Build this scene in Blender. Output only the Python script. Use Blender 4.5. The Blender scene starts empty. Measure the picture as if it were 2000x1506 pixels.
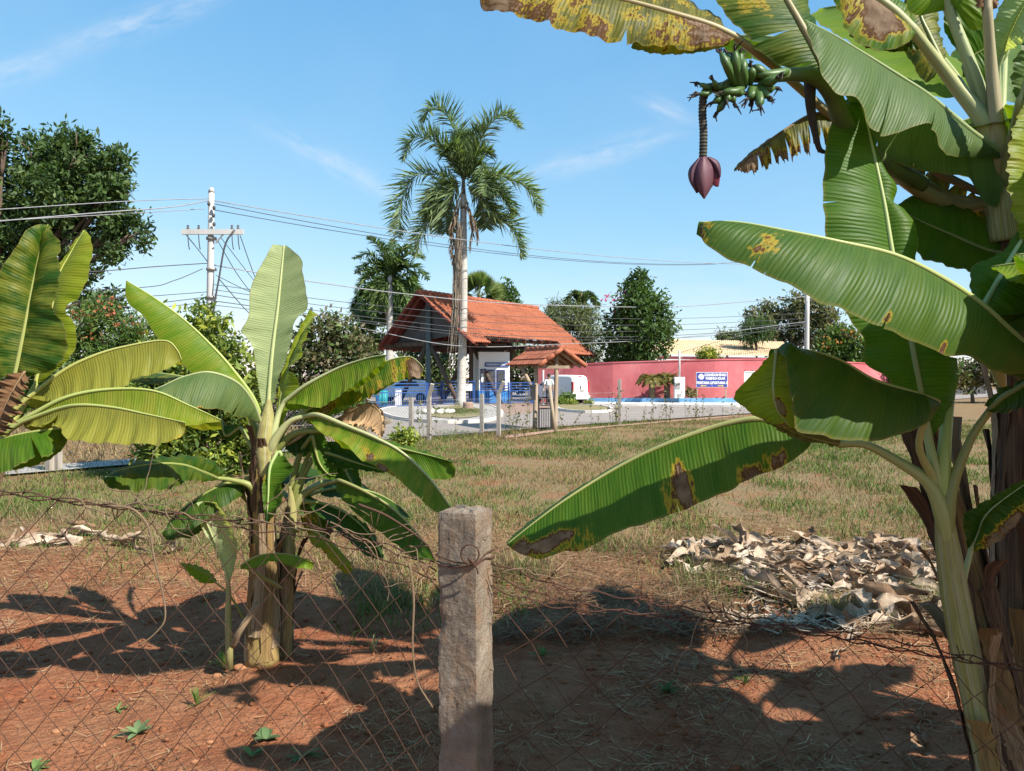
import bpy, math, random
import numpy as np
from mathutils import Vector, Matrix, noise as mnoise
rng = np.random.default_rng(7)
random.seed(7)
PI = math.pi
sc = bpy.context.scene
col = sc.collection
# ---------------------------------------------------------------- camera
CAM_H, F, HOR = 1.65, 1500.0, 735.0          # metres, focal length in photo pixels, horizon row
cam = bpy.data.cameras.new('camera'); camo = bpy.data.objects.new('camera', cam); col.objects.link(camo)
camo.location = (0, 0, CAM_H); camo.rotation_euler = (PI / 2, 0, 0)
cam.sensor_fit = 'HORIZONTAL'; cam.sensor_width = 36.0; cam.lens = 36.0 * F / 2000.0
cam.shift_y = -(753.0 - HOR) / 2000.0
cam.clip_start = 0.05; cam.clip_end = 3000
sc.camera = camo
# ---------------------------------------------------------------- sun and sky
SUN_H = (0.80, -0.60); SUN_EL = 43.0         # horizontal direction towards the sun, elevation
sv = Vector((SUN_H[0] * math.cos(math.radians(SUN_EL)), SUN_H[1] * math.cos(math.radians(SUN_EL)), math.sin(math.radians(SUN_EL)))).normalized()
sun = bpy.data.lights.new('sun', 'SUN'); sun.energy = 5.0; sun.angle = math.radians(0.53); sun.color = (1.0, 0.945, 0.86)
suno = bpy.data.objects.new('sun', sun); col.objects.link(suno)
suno.rotation_euler = (-sv).to_track_quat('-Z', 'Y').to_euler(); suno.location = sv * 60
wd = bpy.data.worlds.new('World'); sc.world = wd; wd.use_nodes = True
wn, wl = wd.node_tree.nodes, wd.node_tree.links
wn.clear()
def wnode(t, **kw):
    n = wn.new(t)
    for k, v in kw.items(): setattr(n, k, v)
    return n
def wmath(op, a, b=None, c=None):
    n = wnode('ShaderNodeMath', operation=op)
    for i, v in enumerate((a, b, c)):
        if v is None: continue
        if isinstance(v, (int, float)): n.inputs[i].default_value = v
        else: wl.new(v, n.inputs[i])
    return n.outputs[0]
sky = wnode('ShaderNodeTexSky', sky_type='NISHITA'); sky.sun_disc = False
sky.sun_elevation = math.radians(SUN_EL); sky.sun_rotation = math.atan2(sv.x, sv.y)
sky.altitude = 900; sky.air_density = 1.0; sky.dust_density = 0.15; sky.ozone_density = 3.0
tc = wnode('ShaderNodeTexCoord'); sx = wnode('ShaderNodeSeparateXYZ'); wl.new(tc.outputs['Generated'], sx.inputs[0])
yc = wmath('MAXIMUM', sx.outputs[1], 0.05)
cp = wmath('DIVIDE', sx.outputs[0], yc); cq = wmath('DIVIDE', sx.outputs[2], yc)
cmb = wnode('ShaderNodeCombineXYZ'); wl.new(cp, cmb.inputs[0]); wl.new(cq, cmb.inputs[1])
def wisp(px0, py0, px1, py1, wid, amp, seed):      # one streak of thin high cloud, given by its direction
    ax, ay, bx, by = (px0 - 1000) / F, (HOR - py0) / F, (px1 - 1000) / F, (HOR - py1) / F
    L = math.hypot(bx - ax, by - ay); ux, uy = (bx - ax) / L, (by - ay) / L
    du = wmath('SUBTRACT', cp, (ax + bx) / 2); dv = wmath('SUBTRACT', cq, (ay + by) / 2)
    s = wmath('ADD', wmath('MULTIPLY', du, ux), wmath('MULTIPLY', dv, uy))
    t = wmath('SUBTRACT', wmath('MULTIPLY', dv, ux), wmath('MULTIPLY', du, uy))
    e = wmath('ADD', wmath('POWER', wmath('ABSOLUTE', wmath('DIVIDE', s, L / 2)), 2.0), wmath('POWER', wmath('ABSOLUTE', wmath('DIVIDE', t, wid / F)), 2.0))
    g = wmath('POWER', 2.718, wmath('MULTIPLY', e, -1.0))
    cv = wnode('ShaderNodeCombineXYZ'); wl.new(wmath('MULTIPLY', s, 14.0), cv.inputs[0]); wl.new(wmath('MULTIPLY', t, 46.0), cv.inputs[1]); cv.inputs[2].default_value = seed
    nz = wnode('ShaderNodeTexNoise'); nz.inputs['Scale'].default_value = 1.0; nz.inputs['Detail'].default_value = 5; nz.inputs['Roughness'].default_value = .62
    wl.new(cv.outputs[0], nz.inputs['Vector'])
    nn = wmath('MULTIPLY', wmath('MAXIMUM', wmath('SUBTRACT', nz.outputs[0], 0.34), 0.0), 2.6)
    return wmath('MULTIPLY', wmath('MULTIPLY', g, nn), amp)
tot = None
for w in [(545, 262, 800, 395, 22, .55, 1), (1010, 350, 1330, 255, 22, .5, 5), (1255, 195, 1335, 228, 16, .55, 9), (130, 90, 400, 5, 24, .6, 13),
          (-60, 170, 120, 110, 26, .4, 17), (150, 520, 420, 480, 60, .25, 21), (1000, 590, 1700, 560, 70, .22, 25), (300, 620, 700, 590, 60, .25, 29)]:
    v = wisp(*w); tot = v if tot is None else wmath('ADD', tot, v)
cn = wnode('ShaderNodeTexNoise'); cn.inputs['Scale'].default_value = 3.0; cn.inputs['Detail'].default_value = 4
wl.new(cmb.outputs[0], cn.inputs['Vector'])
tot = wmath('MINIMUM', wmath('ADD', tot, wmath('MULTIPLY', wmath('MAXIMUM', wmath('SUBTRACT', cn.outputs[0], .45), 0.0), .25)), 0.8)
SKY_C = 0.215                                        # tone of the clear dry-season sky: softer towards the horizon
sp = wnode('ShaderNodeSeparateColor'); wl.new(sky.outputs[0], sp.inputs[0]); jc = wnode('ShaderNodeCombineColor')
for i, (k, p) in enumerate(((.80, .90), (.86, .56), (.98, .34))):
    wl.new(wmath('MULTIPLY', wmath('POWER', wmath('MULTIPLY', sp.outputs[i], SKY_C), p), k / SKY_C), jc.inputs[i])
mx = wnode('ShaderNodeMixRGB'); wl.new(tot, mx.inputs[0]); wl.new(jc.outputs[0], mx.inputs[1]); mx.inputs[2].default_value = (4.3, 4.5, 4.8, 1)
bg = wnode('ShaderNodeBackground'); bg.inputs[1].default_value = 0.112
wl.new(mx.outputs[0], bg.inputs[0])
wo = wnode('ShaderNodeOutputWorld'); wl.new(bg.outputs[0], wo.inputs[0])
# ---------------------------------------------------------------- exposure
sc.view_settings.view_transform = 'Standard'; sc.view_settings.look = 'None'
sc.view_settings.exposure = 0.92; sc.view_settings.gamma = 1.0; sc.view_settings.use_curve_mapping = False
sc.cycles.max_bounces = 8; sc.cycles.transparent_max_bounces = 6; sc.cycles.use_denoising = True
sc.cycles.transmission_bounces = 4; sc.cycles.caustics_reflective = False; sc.cycles.caustics_refractive = False
# ================================================================ helpers
def W(px, py, Y):                      # photo pixel + distance -> point
    return np.array([(px - 1000.0) / F * Y, Y, CAM_H + (HOR - py) / F * Y])
def G(px, py):                         # photo pixel of a point on the ground
    Y = CAM_H * F / (py - HOR)
    return np.array([(px - 1000.0) / F * Y, Y, 0.0])
ORG = {}
def P2(s):
    return np.array([[float(a) for a in t.split(',')] for t in s.split()])
def tag(o, label=None, cat=None, group=None, kind=None):
    if label: o['label'] = label
    if cat: o['category'] = cat
    if group: o['group'] = group
    if kind: o['kind'] = kind
    return o
def thing(name, label, cat, loc, group=None):
    o = bpy.data.objects.new(name, None); col.objects.link(o)
    o.empty_display_size = .2; o.location = tuple(map(float, loc)); ORG[o.name] = np.array(loc, float)
    return tag(o, label, cat, group)
def mkmesh(name, V, Fc, uv=None, attrs=None, smooth=True):
    me = bpy.data.meshes.new(name)
    V = np.asarray(V, np.float32)
    if isinstance(Fc, np.ndarray):
        k = Fc.shape[1]; n = len(Fc)
        me.vertices.add(len(V)); me.vertices.foreach_set('co', V.ravel())
        me.loops.add(n * k); me.loops.foreach_set('vertex_index', Fc.astype(np.int32).ravel())
        me.polygons.add(n); me.polygons.foreach_set('loop_start', np.arange(0, n * k, k, dtype=np.int32))
        me.update(calc_edges=True)
    else:
        me.from_pydata(V.tolist(), [], [list(map(int, f)) for f in Fc]); me.update()
    if smooth: me.polygons.foreach_set('use_smooth', np.ones(len(me.polygons), bool))
    if uv is not None:
        ul = me.uv_layers.new(name='UVMap'); li = np.empty(len(me.loops), np.int32); me.loops.foreach_get('vertex_index', li)
        ul.data.foreach_set('uv', np.asarray(uv, np.float32)[li].ravel())
    for k, a in (attrs or {}).items():
        a = np.asarray(a, np.float32)
        if a.ndim == 2:
            if a.shape[1] == 3: a = np.hstack([a, np.ones((len(a), 1), np.float32)])
            at = me.attributes.new(k, 'FLOAT_COLOR', 'POINT'); at.data.foreach_set('color', a.ravel())
        else:
            at = me.attributes.new(k, 'FLOAT', 'POINT'); at.data.foreach_set('value', a)
    return me
def obj(name, V, Fc, mat, parent=None, uv=None, attrs=None, smooth=True, loc=None):
    """V in world coordinates. Top level: origin moved to loc (default: base of the mesh)."""
    V = np.asarray(V, float)
    if parent is not None: org = ORG[parent.name]
    else: org = np.array(loc, float) if loc is not None else np.array([*V[:, :2].mean(0), V[:, 2].min()])
    me = mkmesh(name, V - org, Fc, uv, attrs, smooth)
    o = bpy.data.objects.new(name, me); col.objects.link(o)
    if parent is not None: o.parent = parent
    else: o.location = org
    ORG[o.name] = org
    if mat is not None: me.materials.append(mat)
    return o
class MB:
    def __init__(s): s.V = []; s.F = []; s.n = 0; s.U = []
    def add(s, V, Fc, uv=None):
        V = np.asarray(V, float)
        s.V.append(V); s.F += [[int(i) + s.n for i in f] for f in Fc]; s.n += len(V)
        s.U.append(np.zeros((len(V), 2)) if uv is None else np.asarray(uv, float)); return s
    def box(s, c, size, R=None):
        h = np.array(size) / 2.0
        v = np.array([[a, b, d] for a in (-1, 1) for b in (-1, 1) for d in (-1, 1)], float) * h
        if R is not None: v = v @ np.asarray(R).T
        return s.add(v + np.array(c), [(0, 1, 3, 2), (4, 6, 7, 5), (0, 4, 5, 1), (2, 3, 7, 6), (0, 2, 6, 4), (1, 5, 7, 3)])
    def bar(s, a, b, w, h=None, up=(0, 0, 1)):
        a, b = np.array(a, float), np.array(b, float); d = b - a; L = np.linalg.norm(d); d /= L
        x = np.cross(d, up)
        if np.linalg.norm(x) < 1e-4: x = np.cross(d, (1, 0, 0))
        x /= np.linalg.norm(x); y = np.cross(x, d)
        return s.box((a + b) / 2, (w, h or w, L), np.stack([x, y, d], 1))
    def tube(s, pts, r, n=8, cap=True):
        v, f, u = tube(pts, r, n, cap); return s.add(v, f, u)
    def prism(s, poly, z0, z1):        # polygon [(x,y)] extruded
        n = len(poly); P = np.array(poly, float)
        v = np.vstack([np.c_[P, np.full(n, z0)], np.c_[P, np.full(n, z1)]])
        f = [tuple(range(n))[::-1], tuple(range(n, 2 * n))] + [(i, (i + 1) % n, n + (i + 1) % n, n + i) for i in range(n)]
        return s.add(v, f)
    def quad(s, *p): return s.add(np.array(p, float), [tuple(range(len(p)))])
    def build(s, name, mat, parent=None, smooth=False, loc=None, uv=False, attrs=None):
        return obj(name, np.vstack(s.V), s.F, mat, parent, np.vstack(s.U) if uv else None, attrs, smooth, loc)
def resample(P, n, smooth=True):
    P = np.asarray(P, float)
    if len(P) == 2 or not smooth: Q = P
    else:
        E = np.vstack([2 * P[0] - P[1], P, 2 * P[-1] - P[-2]]); out = []
        t = np.linspace(0, 1, 14, endpoint=False)[:, None]
        for i in range(1, len(E) - 2):
            a, b, c, d = E[i - 1], E[i], E[i + 1], E[i + 2]
            out.append(.5 * (2 * b + (c - a) * t + (2 * a - 5 * b + 4 * c - d) * t ** 2 + (3 * b - a - 3 * c + d) * t ** 3))
        Q = np.vstack(out + [P[-1:]])
    l = np.r_[0, np.cumsum(np.linalg.norm(np.diff(Q, axis=0), axis=1))]
    s = np.linspace(0, l[-1], n)
    return np.stack([np.interp(s, l, Q[:, k]) for k in range(Q.shape[1])], 1)
def tube(pts, r, n=8, cap=True, prof=None):
    pts = np.asarray(pts, float); m = len(pts); r = np.broadcast_to(np.asarray(r, float), (m,))
    T = np.gradient(pts, axis=0); T /= np.linalg.norm(T, axis=1)[:, None] + 1e-12
    u = np.cross(T[0], (0, 1, 0) if abs(T[0][1]) < .9 else (1, 0, 0)); u /= np.linalg.norm(u)
    a = np.linspace(0, 2 * PI, n, endpoint=False); V = []; UV = []
    ln = np.r_[0, np.cumsum(np.linalg.norm(np.diff(pts, axis=0), axis=1))]
    for i in range(m):
        u = u - T[i] * (u @ T[i]); u /= np.linalg.norm(u) + 1e-12; w = np.cross(T[i], u)
        k = r[i] * (np.ones(n) if prof is None else prof[i % len(prof)])
        V.append(pts[i] + (np.cos(a) * k)[:, None] * u + (np.sin(a) * k)[:, None] * w)
        UV.append(np.c_[a / (2 * PI), np.full(n, ln[i])])
    Fc = [(i * n + j, i * n + (j + 1) % n, (i + 1) * n + (j + 1) % n, (i + 1) * n + j) for i in range(m - 1) for j in range(n)]
    if cap: Fc += [tuple(range(n))[::-1], tuple(range((m - 1) * n, m * n))]
    return np.vstack(V), Fc, np.vstack(UV)
def vnoise(x, y, seed=0):              # 2D value noise in [-1,1]
    x = np.asarray(x, float); y = np.asarray(y, float)
    xi = np.floor(x).astype(np.int64); yi = np.floor(y).astype(np.int64); fx = x - xi; fy = y - yi
    fx = fx * fx * (3 - 2 * fx); fy = fy * fy * (3 - 2 * fy)
    def h(a, b):
        v = (a * 374761393 + b * 668265263 + seed * 1274126177) & 0x7fffffff
        v = ((v ^ (v >> 13)) * 1274126177) & 0x7fffffff
        return ((v ^ (v >> 16)) & 0xffff) / 32767.5 - 1
    return (h(xi, yi) * (1 - fx) + h(xi + 1, yi) * fx) * (1 - fy) + (h(xi, yi + 1) * (1 - fx) + h(xi + 1, yi + 1) * fx) * fy
def copy_tree(o, parent=None):
    c = o.copy(); col.objects.link(c); c.parent = parent; ORG[c.name] = ORG.get(o.name, np.zeros(3))
    for ch in o.children: copy_tree(ch, c)
    return c
def rotz(a): return np.array([[math.cos(a), -math.sin(a), 0], [math.sin(a), math.cos(a), 0], [0, 0, 1]])
# ================================================================ materials
class NT:
    def __init__(s, name):
        s.m = bpy.data.materials.new(name); s.m.use_nodes = True; s.t = s.m.node_tree; s.n = s.t.nodes; s.l = s.t.links
        s.n.clear(); s.out = s.n.new('ShaderNodeOutputMaterial')
    def set(s, inp, v):
        if v is None: return
        if isinstance(v, bpy.types.NodeSocket): s.l.new(v, inp)
        elif isinstance(v, (tuple, list)): inp.default_value = tuple(v) + ((1,) if len(v) == 3 and len(inp.default_value) == 4 else ())
        else: inp.default_value = v
    def node(s, t, **kw):
        n = s.n.new(t)
        for k, v in kw.items(): setattr(n, k, v)
        return n
    def math(s, op, a, b=None, c=None, clamp=False):
        n = s.node('ShaderNodeMath', operation=op, use_clamp=clamp)
        for i, v in enumerate((a, b, c)): s.set(n.inputs[i], v)
        return n.outputs[0]
    def mix(s, f, a, b, mode='MIX'):
        n = s.node('ShaderNodeMixRGB', blend_type=mode); s.set(n.inputs[0], f); s.set(n.inputs[1], a); s.set(n.inputs[2], b); return n.outputs[0]
    def noise(s, scale, vec=None, detail=4, rough=.55, dist=0.0):
        n = s.node('ShaderNodeTexNoise'); n.inputs['Scale'].default_value = scale; n.inputs['Detail'].default_value = detail
        n.inputs['Roughness'].default_value = rough; n.inputs['Distortion'].default_value = dist
        if vec is not None: s.l.new(vec, n.inputs['Vector'])
        return n.outputs[0]
    def ramp(s, f, stops, interp='LINEAR'):
        n = s.node('ShaderNodeValToRGB'); n.color_ramp.interpolation = interp; e = n.color_ramp.elements
        while len(e) < len(stops): e.new(0.5)
        for i, (p, c) in enumerate(stops):
            e[i].position = p; e[i].color = tuple(c) + (1,) if isinstance(c, (tuple, list)) else (c, c, c, 1)
        s.l.new(f, n.inputs[0]); return n.outputs[0]
    def attr(s, name): return s.node('ShaderNodeAttribute', attribute_name=name)
    def pos(s): return s.node('ShaderNodeNewGeometry').outputs['Position']
    def objco(s): return s.node('ShaderNodeTexCoord').outputs['Object']
    def uv(s): return s.node('ShaderNodeTexCoord').outputs['UV']
    def sep(s, v):
        n = s.node('ShaderNodeSeparateXYZ'); s.l.new(v, n.inputs[0]); return n.outputs
    def comb(s, x=0., y=0., z=0.):
        n = s.node('ShaderNodeCombineXYZ')
        for i, v in enumerate((x, y, z)): s.set(n.inputs[i], v)
        return n.outputs[0]
    def vscale(s, v, k):
        n = s.node('ShaderNodeVectorMath', operation='MULTIPLY'); s.l.new(v, n.inputs[0]); n.inputs[1].default_value = k; return n.outputs[0]
    def bump(s, h, strength=.3, dist=.02, nrm=None):
        n = s.node('ShaderNodeBump'); n.inputs['Strength'].default_value = strength; n.inputs['Distance'].default_value = dist
        s.l.new(h, n.inputs['Height'])
        if nrm is not None: s.l.new(nrm, n.inputs['Normal'])
        return n.outputs[0]
    def bsdf(s, colr, rough=.7, nrm=None, metal=0., spec=.3, coat=None):
        n = s.node('ShaderNodeBsdfPrincipled'); s.set(n.inputs['Base Color'], colr); s.set(n.inputs['Roughness'], rough)
        n.inputs['Metallic'].default_value = metal; n.inputs['Specular IOR Level'].default_value = spec
        if coat: n.inputs['Coat Weight'].default_value = coat
        if nrm is not None: s.l.new(nrm, n.inputs['Normal'])
        return n.outputs[0]
    def done(s, sh): s.l.new(sh, s.out.inputs[0]); return s.m
    def mixs(s, f, a, b):
        n = s.node('ShaderNodeMixShader'); s.set(n.inputs[0], f); s.l.new(a, n.inputs[1]); s.l.new(b, n.inputs[2]); return n.outputs[0]
def plain(name, c1, c2=None, scale=8, rough=.7, bump=.15, bd=.01, metal=0., spec=.3, stretch=(1, 1, 1), detail=5, c3=None):
    t = NT(name); v = t.vscale(t.objco(), stretch); n = t.noise(scale, v, detail, .6)
    c2 = c2 or tuple(x * .7 for x in c1)
    st = [(.3, c1), (.7, c2)] if c3 is None else [(.28, c1), (.52, c2), (.75, c3)]
    c = t.ramp(n, st); n2 = t.noise(scale * 4, v, 4, .6)
    return t.done(t.bsdf(c, rough, t.bump(n2, bump, bd), metal, spec))
M = {}
# --- soil: red earth, dusted with straw colour
t = NT('red_soil'); p = t.pos(); big = t.noise(.9, p, 4); mid = t.noise(7, p, 5); fine = t.noise(60, p, 4, .7); cl = t.noise(22, p, 3)
c = t.ramp(mid, [(.25, (.19, .055, .024)), (.5, (.265, .092, .042)), (.75, (.33, .14, .072))])
c = t.mix(t.ramp(big, [(.42, 0.), (.62, .6)]), c, (.30, .15, .078))
c = t.mix(t.ramp(fine, [(.45, 0.), (.75, .4)]), c, (.13, .045, .02))
xyz = t.sep(p)
fld = t.math('MULTIPLY', t.math('SUBTRACT', xyz[1], 5.6), .33, clamp=True)
fn = t.ramp(t.noise(1.6, p, 5, .65), [(.36, 0.), (.5, 1.)])
fc = t.ramp(t.noise(14, p, 5, .7), [(.3, (.19, .12, .062)), (.55, (.24, .175, .09)), (.75, (.12, .12, .045))])
c = t.mix(t.math('MULTIPLY', fld, t.math('ADD', t.math('MULTIPLY', fn, .6), .35)), c, fc)
b1 = t.bump(cl, .9, .045); b2 = t.bump(fine, .9, .016, b1)
M['soil'] = t.done(t.bsdf(c, .95, b2, spec=.1))
t = NT('asphalt'); p = t.pos(); a = t.noise(.6, p, 4); b = t.noise(40, p, 3, .7)
c = t.ramp(a, [(.3, (.25, .21, .18)), (.7, (.31, .265, .23))]); c = t.mix(t.ramp(b, [(.4, 0.), (.7, .35)]), c, (.15, .13, .12))
M['asphalt'] = t.done(t.bsdf(c, .9, t.bump(b, .3, .01), spec=.2))
M['pave'] = plain('concrete_paving', (.40, .37, .33), (.32, .29, .26), 1.5, .9, .2)
M['earthpath'] = plain('brown_paving', (.32, .21, .16), (.24, .16, .12), 2, .95, .3)
M['kerb'] = plain('whitewashed_kerb', (.72, .68, .62), (.50, .45, .40), 2.5, .85, .2)
M['lawn'] = plain('worn_lawn', (.16, .17, .06), (.28, .20, .11), 2.2, .95, .4, .03)
# --- weathered concrete for the near post
t = NT('weathered_concrete'); p = t.objco(); n1 = t.noise(9, p, 6, .65); n2 = t.noise(70, p, 5, .75); n3 = t.noise(22, t.vscale(p, (1, 1, .5)), 5, .7)
c = t.ramp(n1, [(.3, (.11, .088, .068)), (.5, (.20, .16, .12)), (.72, (.32, .27, .21))])
c = t.mix(t.ramp(n3, [(.48, 0.), (.66, .7)]), c, (.25, .155, .09))
zz = t.sep(p)[2]
c = t.mix(t.ramp(n2, [(.60, 0.), (.72, .75)]), c, (.10, .08, .06)); c = t.mix(t.ramp(t.noise(3.2, t.vscale(p, (1, 1, .22)), 5, .7), [(.5, 0.), (.66, .6)]), c, (.15, .115, .085))
c = t.mix(t.math('MULTIPLY', t.ramp(zz, [(.0, 0.), (1., 1.)]), 0.0), c, (.4, .25, .15))
M['oldconc'] = t.done(t.bsdf(c, .95, t.bump(n2, .95, .009, t.bump(n1, .7, .018)), spec=.12))
M['conc'] = plain('grey_concrete', (.38, .34, .29), (.22, .19, .16), 3, .9, .3, stretch=(1, 1, .3))
M['pole'] = plain('pale_concrete_pole', (.50, .485, .46), (.38, .365, .35), 1.2, .8, .1, stretch=(1, 1, .2))
M['rust'] = plain('rusty_wire', (.06, .032, .022), (.10, .05, .032), 30, .8, .2, metal=.3)
M['rust_shade'] = plain('shaded_rusty_wire', (.055, .025, .017), (.09, .04, .025), 30, .85, .2, metal=.2)  # darker copy of the rust: shade over the right panel put into colour
M['galv'] = plain('galvanised_wire', (.42, .40, .38), (.28, .25, .23), 20, .6, .1, metal=.5)
M['cable'] = plain('black_cable', (.05, .05, .055), (.08, .08, .085), 3, .7, .05)
M['cableg'] = plain('grey_cable', (.30, .30, .31), (.2, .2, .21), 3, .6, .05)
M['white'] = plain('white_paint', (.80, .80, .79), (.72, .72, .70), 1.0, .6, .05)
M['carwhite'] = plain('white_car_paint', (.80, .80, .80), (.76, .76, .77), .6, .28, .01, spec=.5)
M['glass'] = plain('dark_glass', (.03, .04, .05), (.04, .05, .06), 1, .08, .01, spec=.6)
M['tyre'] = plain('black_rubber', (.03, .03, .03), (.04, .04, .04), 6, .85, .1)
M['redlamp'] = plain('red_lamp', (.45, .02, .03), (.35, .02, .03), 3, .25, .02, spec=.5)
M['blue'] = plain('blue_metal_paint', (.028, .085, .29), (.024, .07, .24), 2, .45, .05, spec=.4)
M['bluelt'] = plain('light_blue_paint', (.05, .24, .58), (.05, .20, .5), 1.4, .6, .05)
M['navy'] = plain('navy_paint', (.03, .05, .18), (.025, .04, .15), 1.4, .5, .05)
M['signblue'] = plain('sign_blue', (.045, .06, .27), (.04, .055, .24), 1.4, .5, .03)
M['plinth'] = plain('blue_plinth_paint', (.17, .36, .58), (.12, .28, .48), 1.2, .8, .1, c3=(.2, .38, .56))
M['teal'] = plain('teal_plastic', (.02, .26, .27), (.02, .22, .23), 2, .5, .05)
M['yellow'] = plain('yellow_paint', (.75, .55, .06), (.7, .5, .05), 2, .6, .05)
t = NT('pink_render'); p = t.pos(); n1 = t.noise(.35, p, 5, .6); n2 = t.noise(5, t.vscale(p, (1, 1, .4)), 5, .65); n3 = t.noise(40, p, 3)
c = t.ramp(n1, [(.3, (.46, .105, .115)), (.55, (.59, .17, .18)), (.78, (.66, .26, .26))]); c = t.mix(t.ramp(n2, [(.48, 0.), (.75, .5)]), c, (.40, .10, .125)); c = t.mix(t.ramp(t.noise(.9, t.vscale(p, (1, 1, .25)), 5, .7), [(.52, 0.), (.7, .5)]), c, (.72, .34, .35))
M['pink'] = t.done(t.bsdf(c, .85, t.bump(n3, .25, .01), spec=.15))
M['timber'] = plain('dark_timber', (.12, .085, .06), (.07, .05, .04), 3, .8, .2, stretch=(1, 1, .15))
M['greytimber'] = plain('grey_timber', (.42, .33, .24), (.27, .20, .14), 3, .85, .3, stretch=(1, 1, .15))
M['greenpost'] = plain('grey_green_column', (.10, .14, .15), (.07, .10, .11), 2, .7, .1)
M['gable'] = plain('grey_gable_board', (.10, .10, .10), (.07, .07, .07), 1.5, .85, .1)
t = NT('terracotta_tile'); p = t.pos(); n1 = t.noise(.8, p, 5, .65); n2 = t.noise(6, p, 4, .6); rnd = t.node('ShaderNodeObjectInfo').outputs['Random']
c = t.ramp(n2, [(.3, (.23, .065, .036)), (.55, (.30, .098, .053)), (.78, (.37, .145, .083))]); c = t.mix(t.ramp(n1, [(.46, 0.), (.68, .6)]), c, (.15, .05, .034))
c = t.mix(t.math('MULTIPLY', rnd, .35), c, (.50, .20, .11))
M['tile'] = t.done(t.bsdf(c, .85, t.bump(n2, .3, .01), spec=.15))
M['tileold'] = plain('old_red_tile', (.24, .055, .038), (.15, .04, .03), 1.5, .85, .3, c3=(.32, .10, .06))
M['tantile'] = plain('tan_roof_tile', (.62, .47, .29), (.52, .38, .23), 1.2, .85, .2, c3=(.66, .53, .36))
M['maroon'] = plain('maroon_fascia', (.22, .05, .06), (.16, .04, .05), 2, .8, .1)
M['dark'] = plain('dark_interior', (.05, .035, .035), (.035, .03, .03), 1.5, .9, .05)
M['stone'] = plain('ochre_stone', (.36, .17, .08), (.27, .12, .055), 9, .9, .5)
M['whitestone'] = plain('painted_stone', (.68, .64, .55), (.55, .5, .42), 4, .9, .4)
M['skin'] = plain('skin', (.36, .2, .13), (.32, .17, .11), 9, .6, .05)
M['hair'] = plain('dark_hair', (.03, .025, .02), (.04, .03, .025), 20, .7, .2)
M['shirt'] = plain('white_cloth', (.75, .75, .75), (.68, .68, .68), 12, .9, .2)
M['trousers'] = plain('dark_cloth', (.06, .05, .055), (.045, .04, .04), 12, .9, .2)
def foliage(name, transl=.3, rough=.55, spec=.3, tk=(1.25, 1.35, .55)):
    t = NT(name); a = t.attr('Col').outputs['Color']
    n = t.noise(3, t.pos(), 2); c = t.mix(1., a, t.ramp(n, [(.3, (.82, .82, .82)), (.7, (1.15, 1.15, 1.1))]), 'MULTIPLY')
    pr = t.bsdf(c, rough, None, 0., spec)
    tr = t.node('ShaderNodeBsdfTranslucent'); t.l.new(t.mix(1., c, tk, 'MULTIPLY'), tr.inputs[0])
    return t.done(t.mixs(transl, pr, tr.outputs[0]))
M['foliage'] = foliage('foliage')
M['grass'] = foliage('grass_blades', .25, .7, .15, (1.1, 1.1, .7))
M['straw'] = foliage('dry_straw', .12, .9, .08, (1, .9, .7))
M['petal'] = foliage('flower_petals', .3, .6, .2, (1.1, 1, 1))
M['bark'] = plain('bark', (.17, .12, .085), (.09, .065, .05), 6, .95, .7, .03, stretch=(1, 1, .25))
t = NT('palm_trunk'); p = t.pos(); z = t.sep(p)[2]; n1 = t.noise(2.5, t.vscale(p, (1, 1, .35)), 5, .6)
ring = t.math('PINGPONG', t.math('ADD', z, t.math('MULTIPLY', n1, .06)), .16)
c = t.ramp(n1, [(.3, (.50, .47, .43)), (.55, (.40, .37, .33)), (.78, (.24, .20, .17))]); c = t.mix(t.ramp(ring, [(.0, .55), (.03, 0.)]), c, (.24, .2, .16))
M['palmtrunk'] = t.done(t.bsdf(c, .9, t.bump(n1, .4, .03), spec=.15))
# --- banana leaf
t = NT('banana_leaf'); uv = t.uv(); s = t.sep(uv); u, v = s[0], s[1]; av = t.math('ABSOLUTE', v)
wob = t.noise(1., t.comb(t.math('MULTIPLY', u, 9), t.math('MULTIPLY', v, 1.3)), 3)
stripe = t.math('SINE', t.math('ADD', t.math('MULTIPLY', u, 2 * PI / .0135), t.math('MULTIPLY', wob, 9.)))
st2 = t.noise(1., t.comb(t.math('MULTIPLY', u, 120), t.math('MULTIPLY', v, 1.1)), 2)
band = t.noise(1., t.comb(t.math('MULTIPLY', u, 16), t.math('MULTIPLY', v, .9), 3.), 4, .6)
base = t.attr('Col').outputs['Color']; yel = t.attr('Yel').outputs['Fac']
base = t.mix(t.math('MULTIPLY', t.ramp(band, [(.42, 0.), (.66, 1.)]), yel), base, (.28, .26, .035))
base = t.mix(t.math('MULTIPLY', t.ramp(band, [(.3, 1.), (.46, 0.)]), .45), base, t.mix(1., base, (.55, .62, .5), 'MULTIPLY'))
base = t.mix(t.math('MULTIPLY', t.math('ADD', t.math('MULTIPLY', stripe, .5), .5), .22), base, t.mix(1., base, (.6, .68, .55), 'MULTIPLY'))
base = t.mix(t.math('MULTIPLY', t.ramp(st2, [(.45, 0.), (.75, 1.)]), .3), base, t.mix(1., base, (1.35, 1.3, 1.1), 'MULTIPLY'))
base = t.mix(t.ramp(av, [(.955, 0.), (.995, .55)]), base, (.22, .18, .05))
dm = t.attr('dmg').outputs['Fac']
dn = t.noise(1., t.comb(t.math('MULTIPLY', u, 95), t.math('MULTIPLY', v, 3.2), 5.), 4, .7)
dn2 = t.noise(1., t.comb(t.math('MULTIPLY', u, 17), t.math('MULTIPLY', v, 4), 9.), 4, .6)
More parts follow.
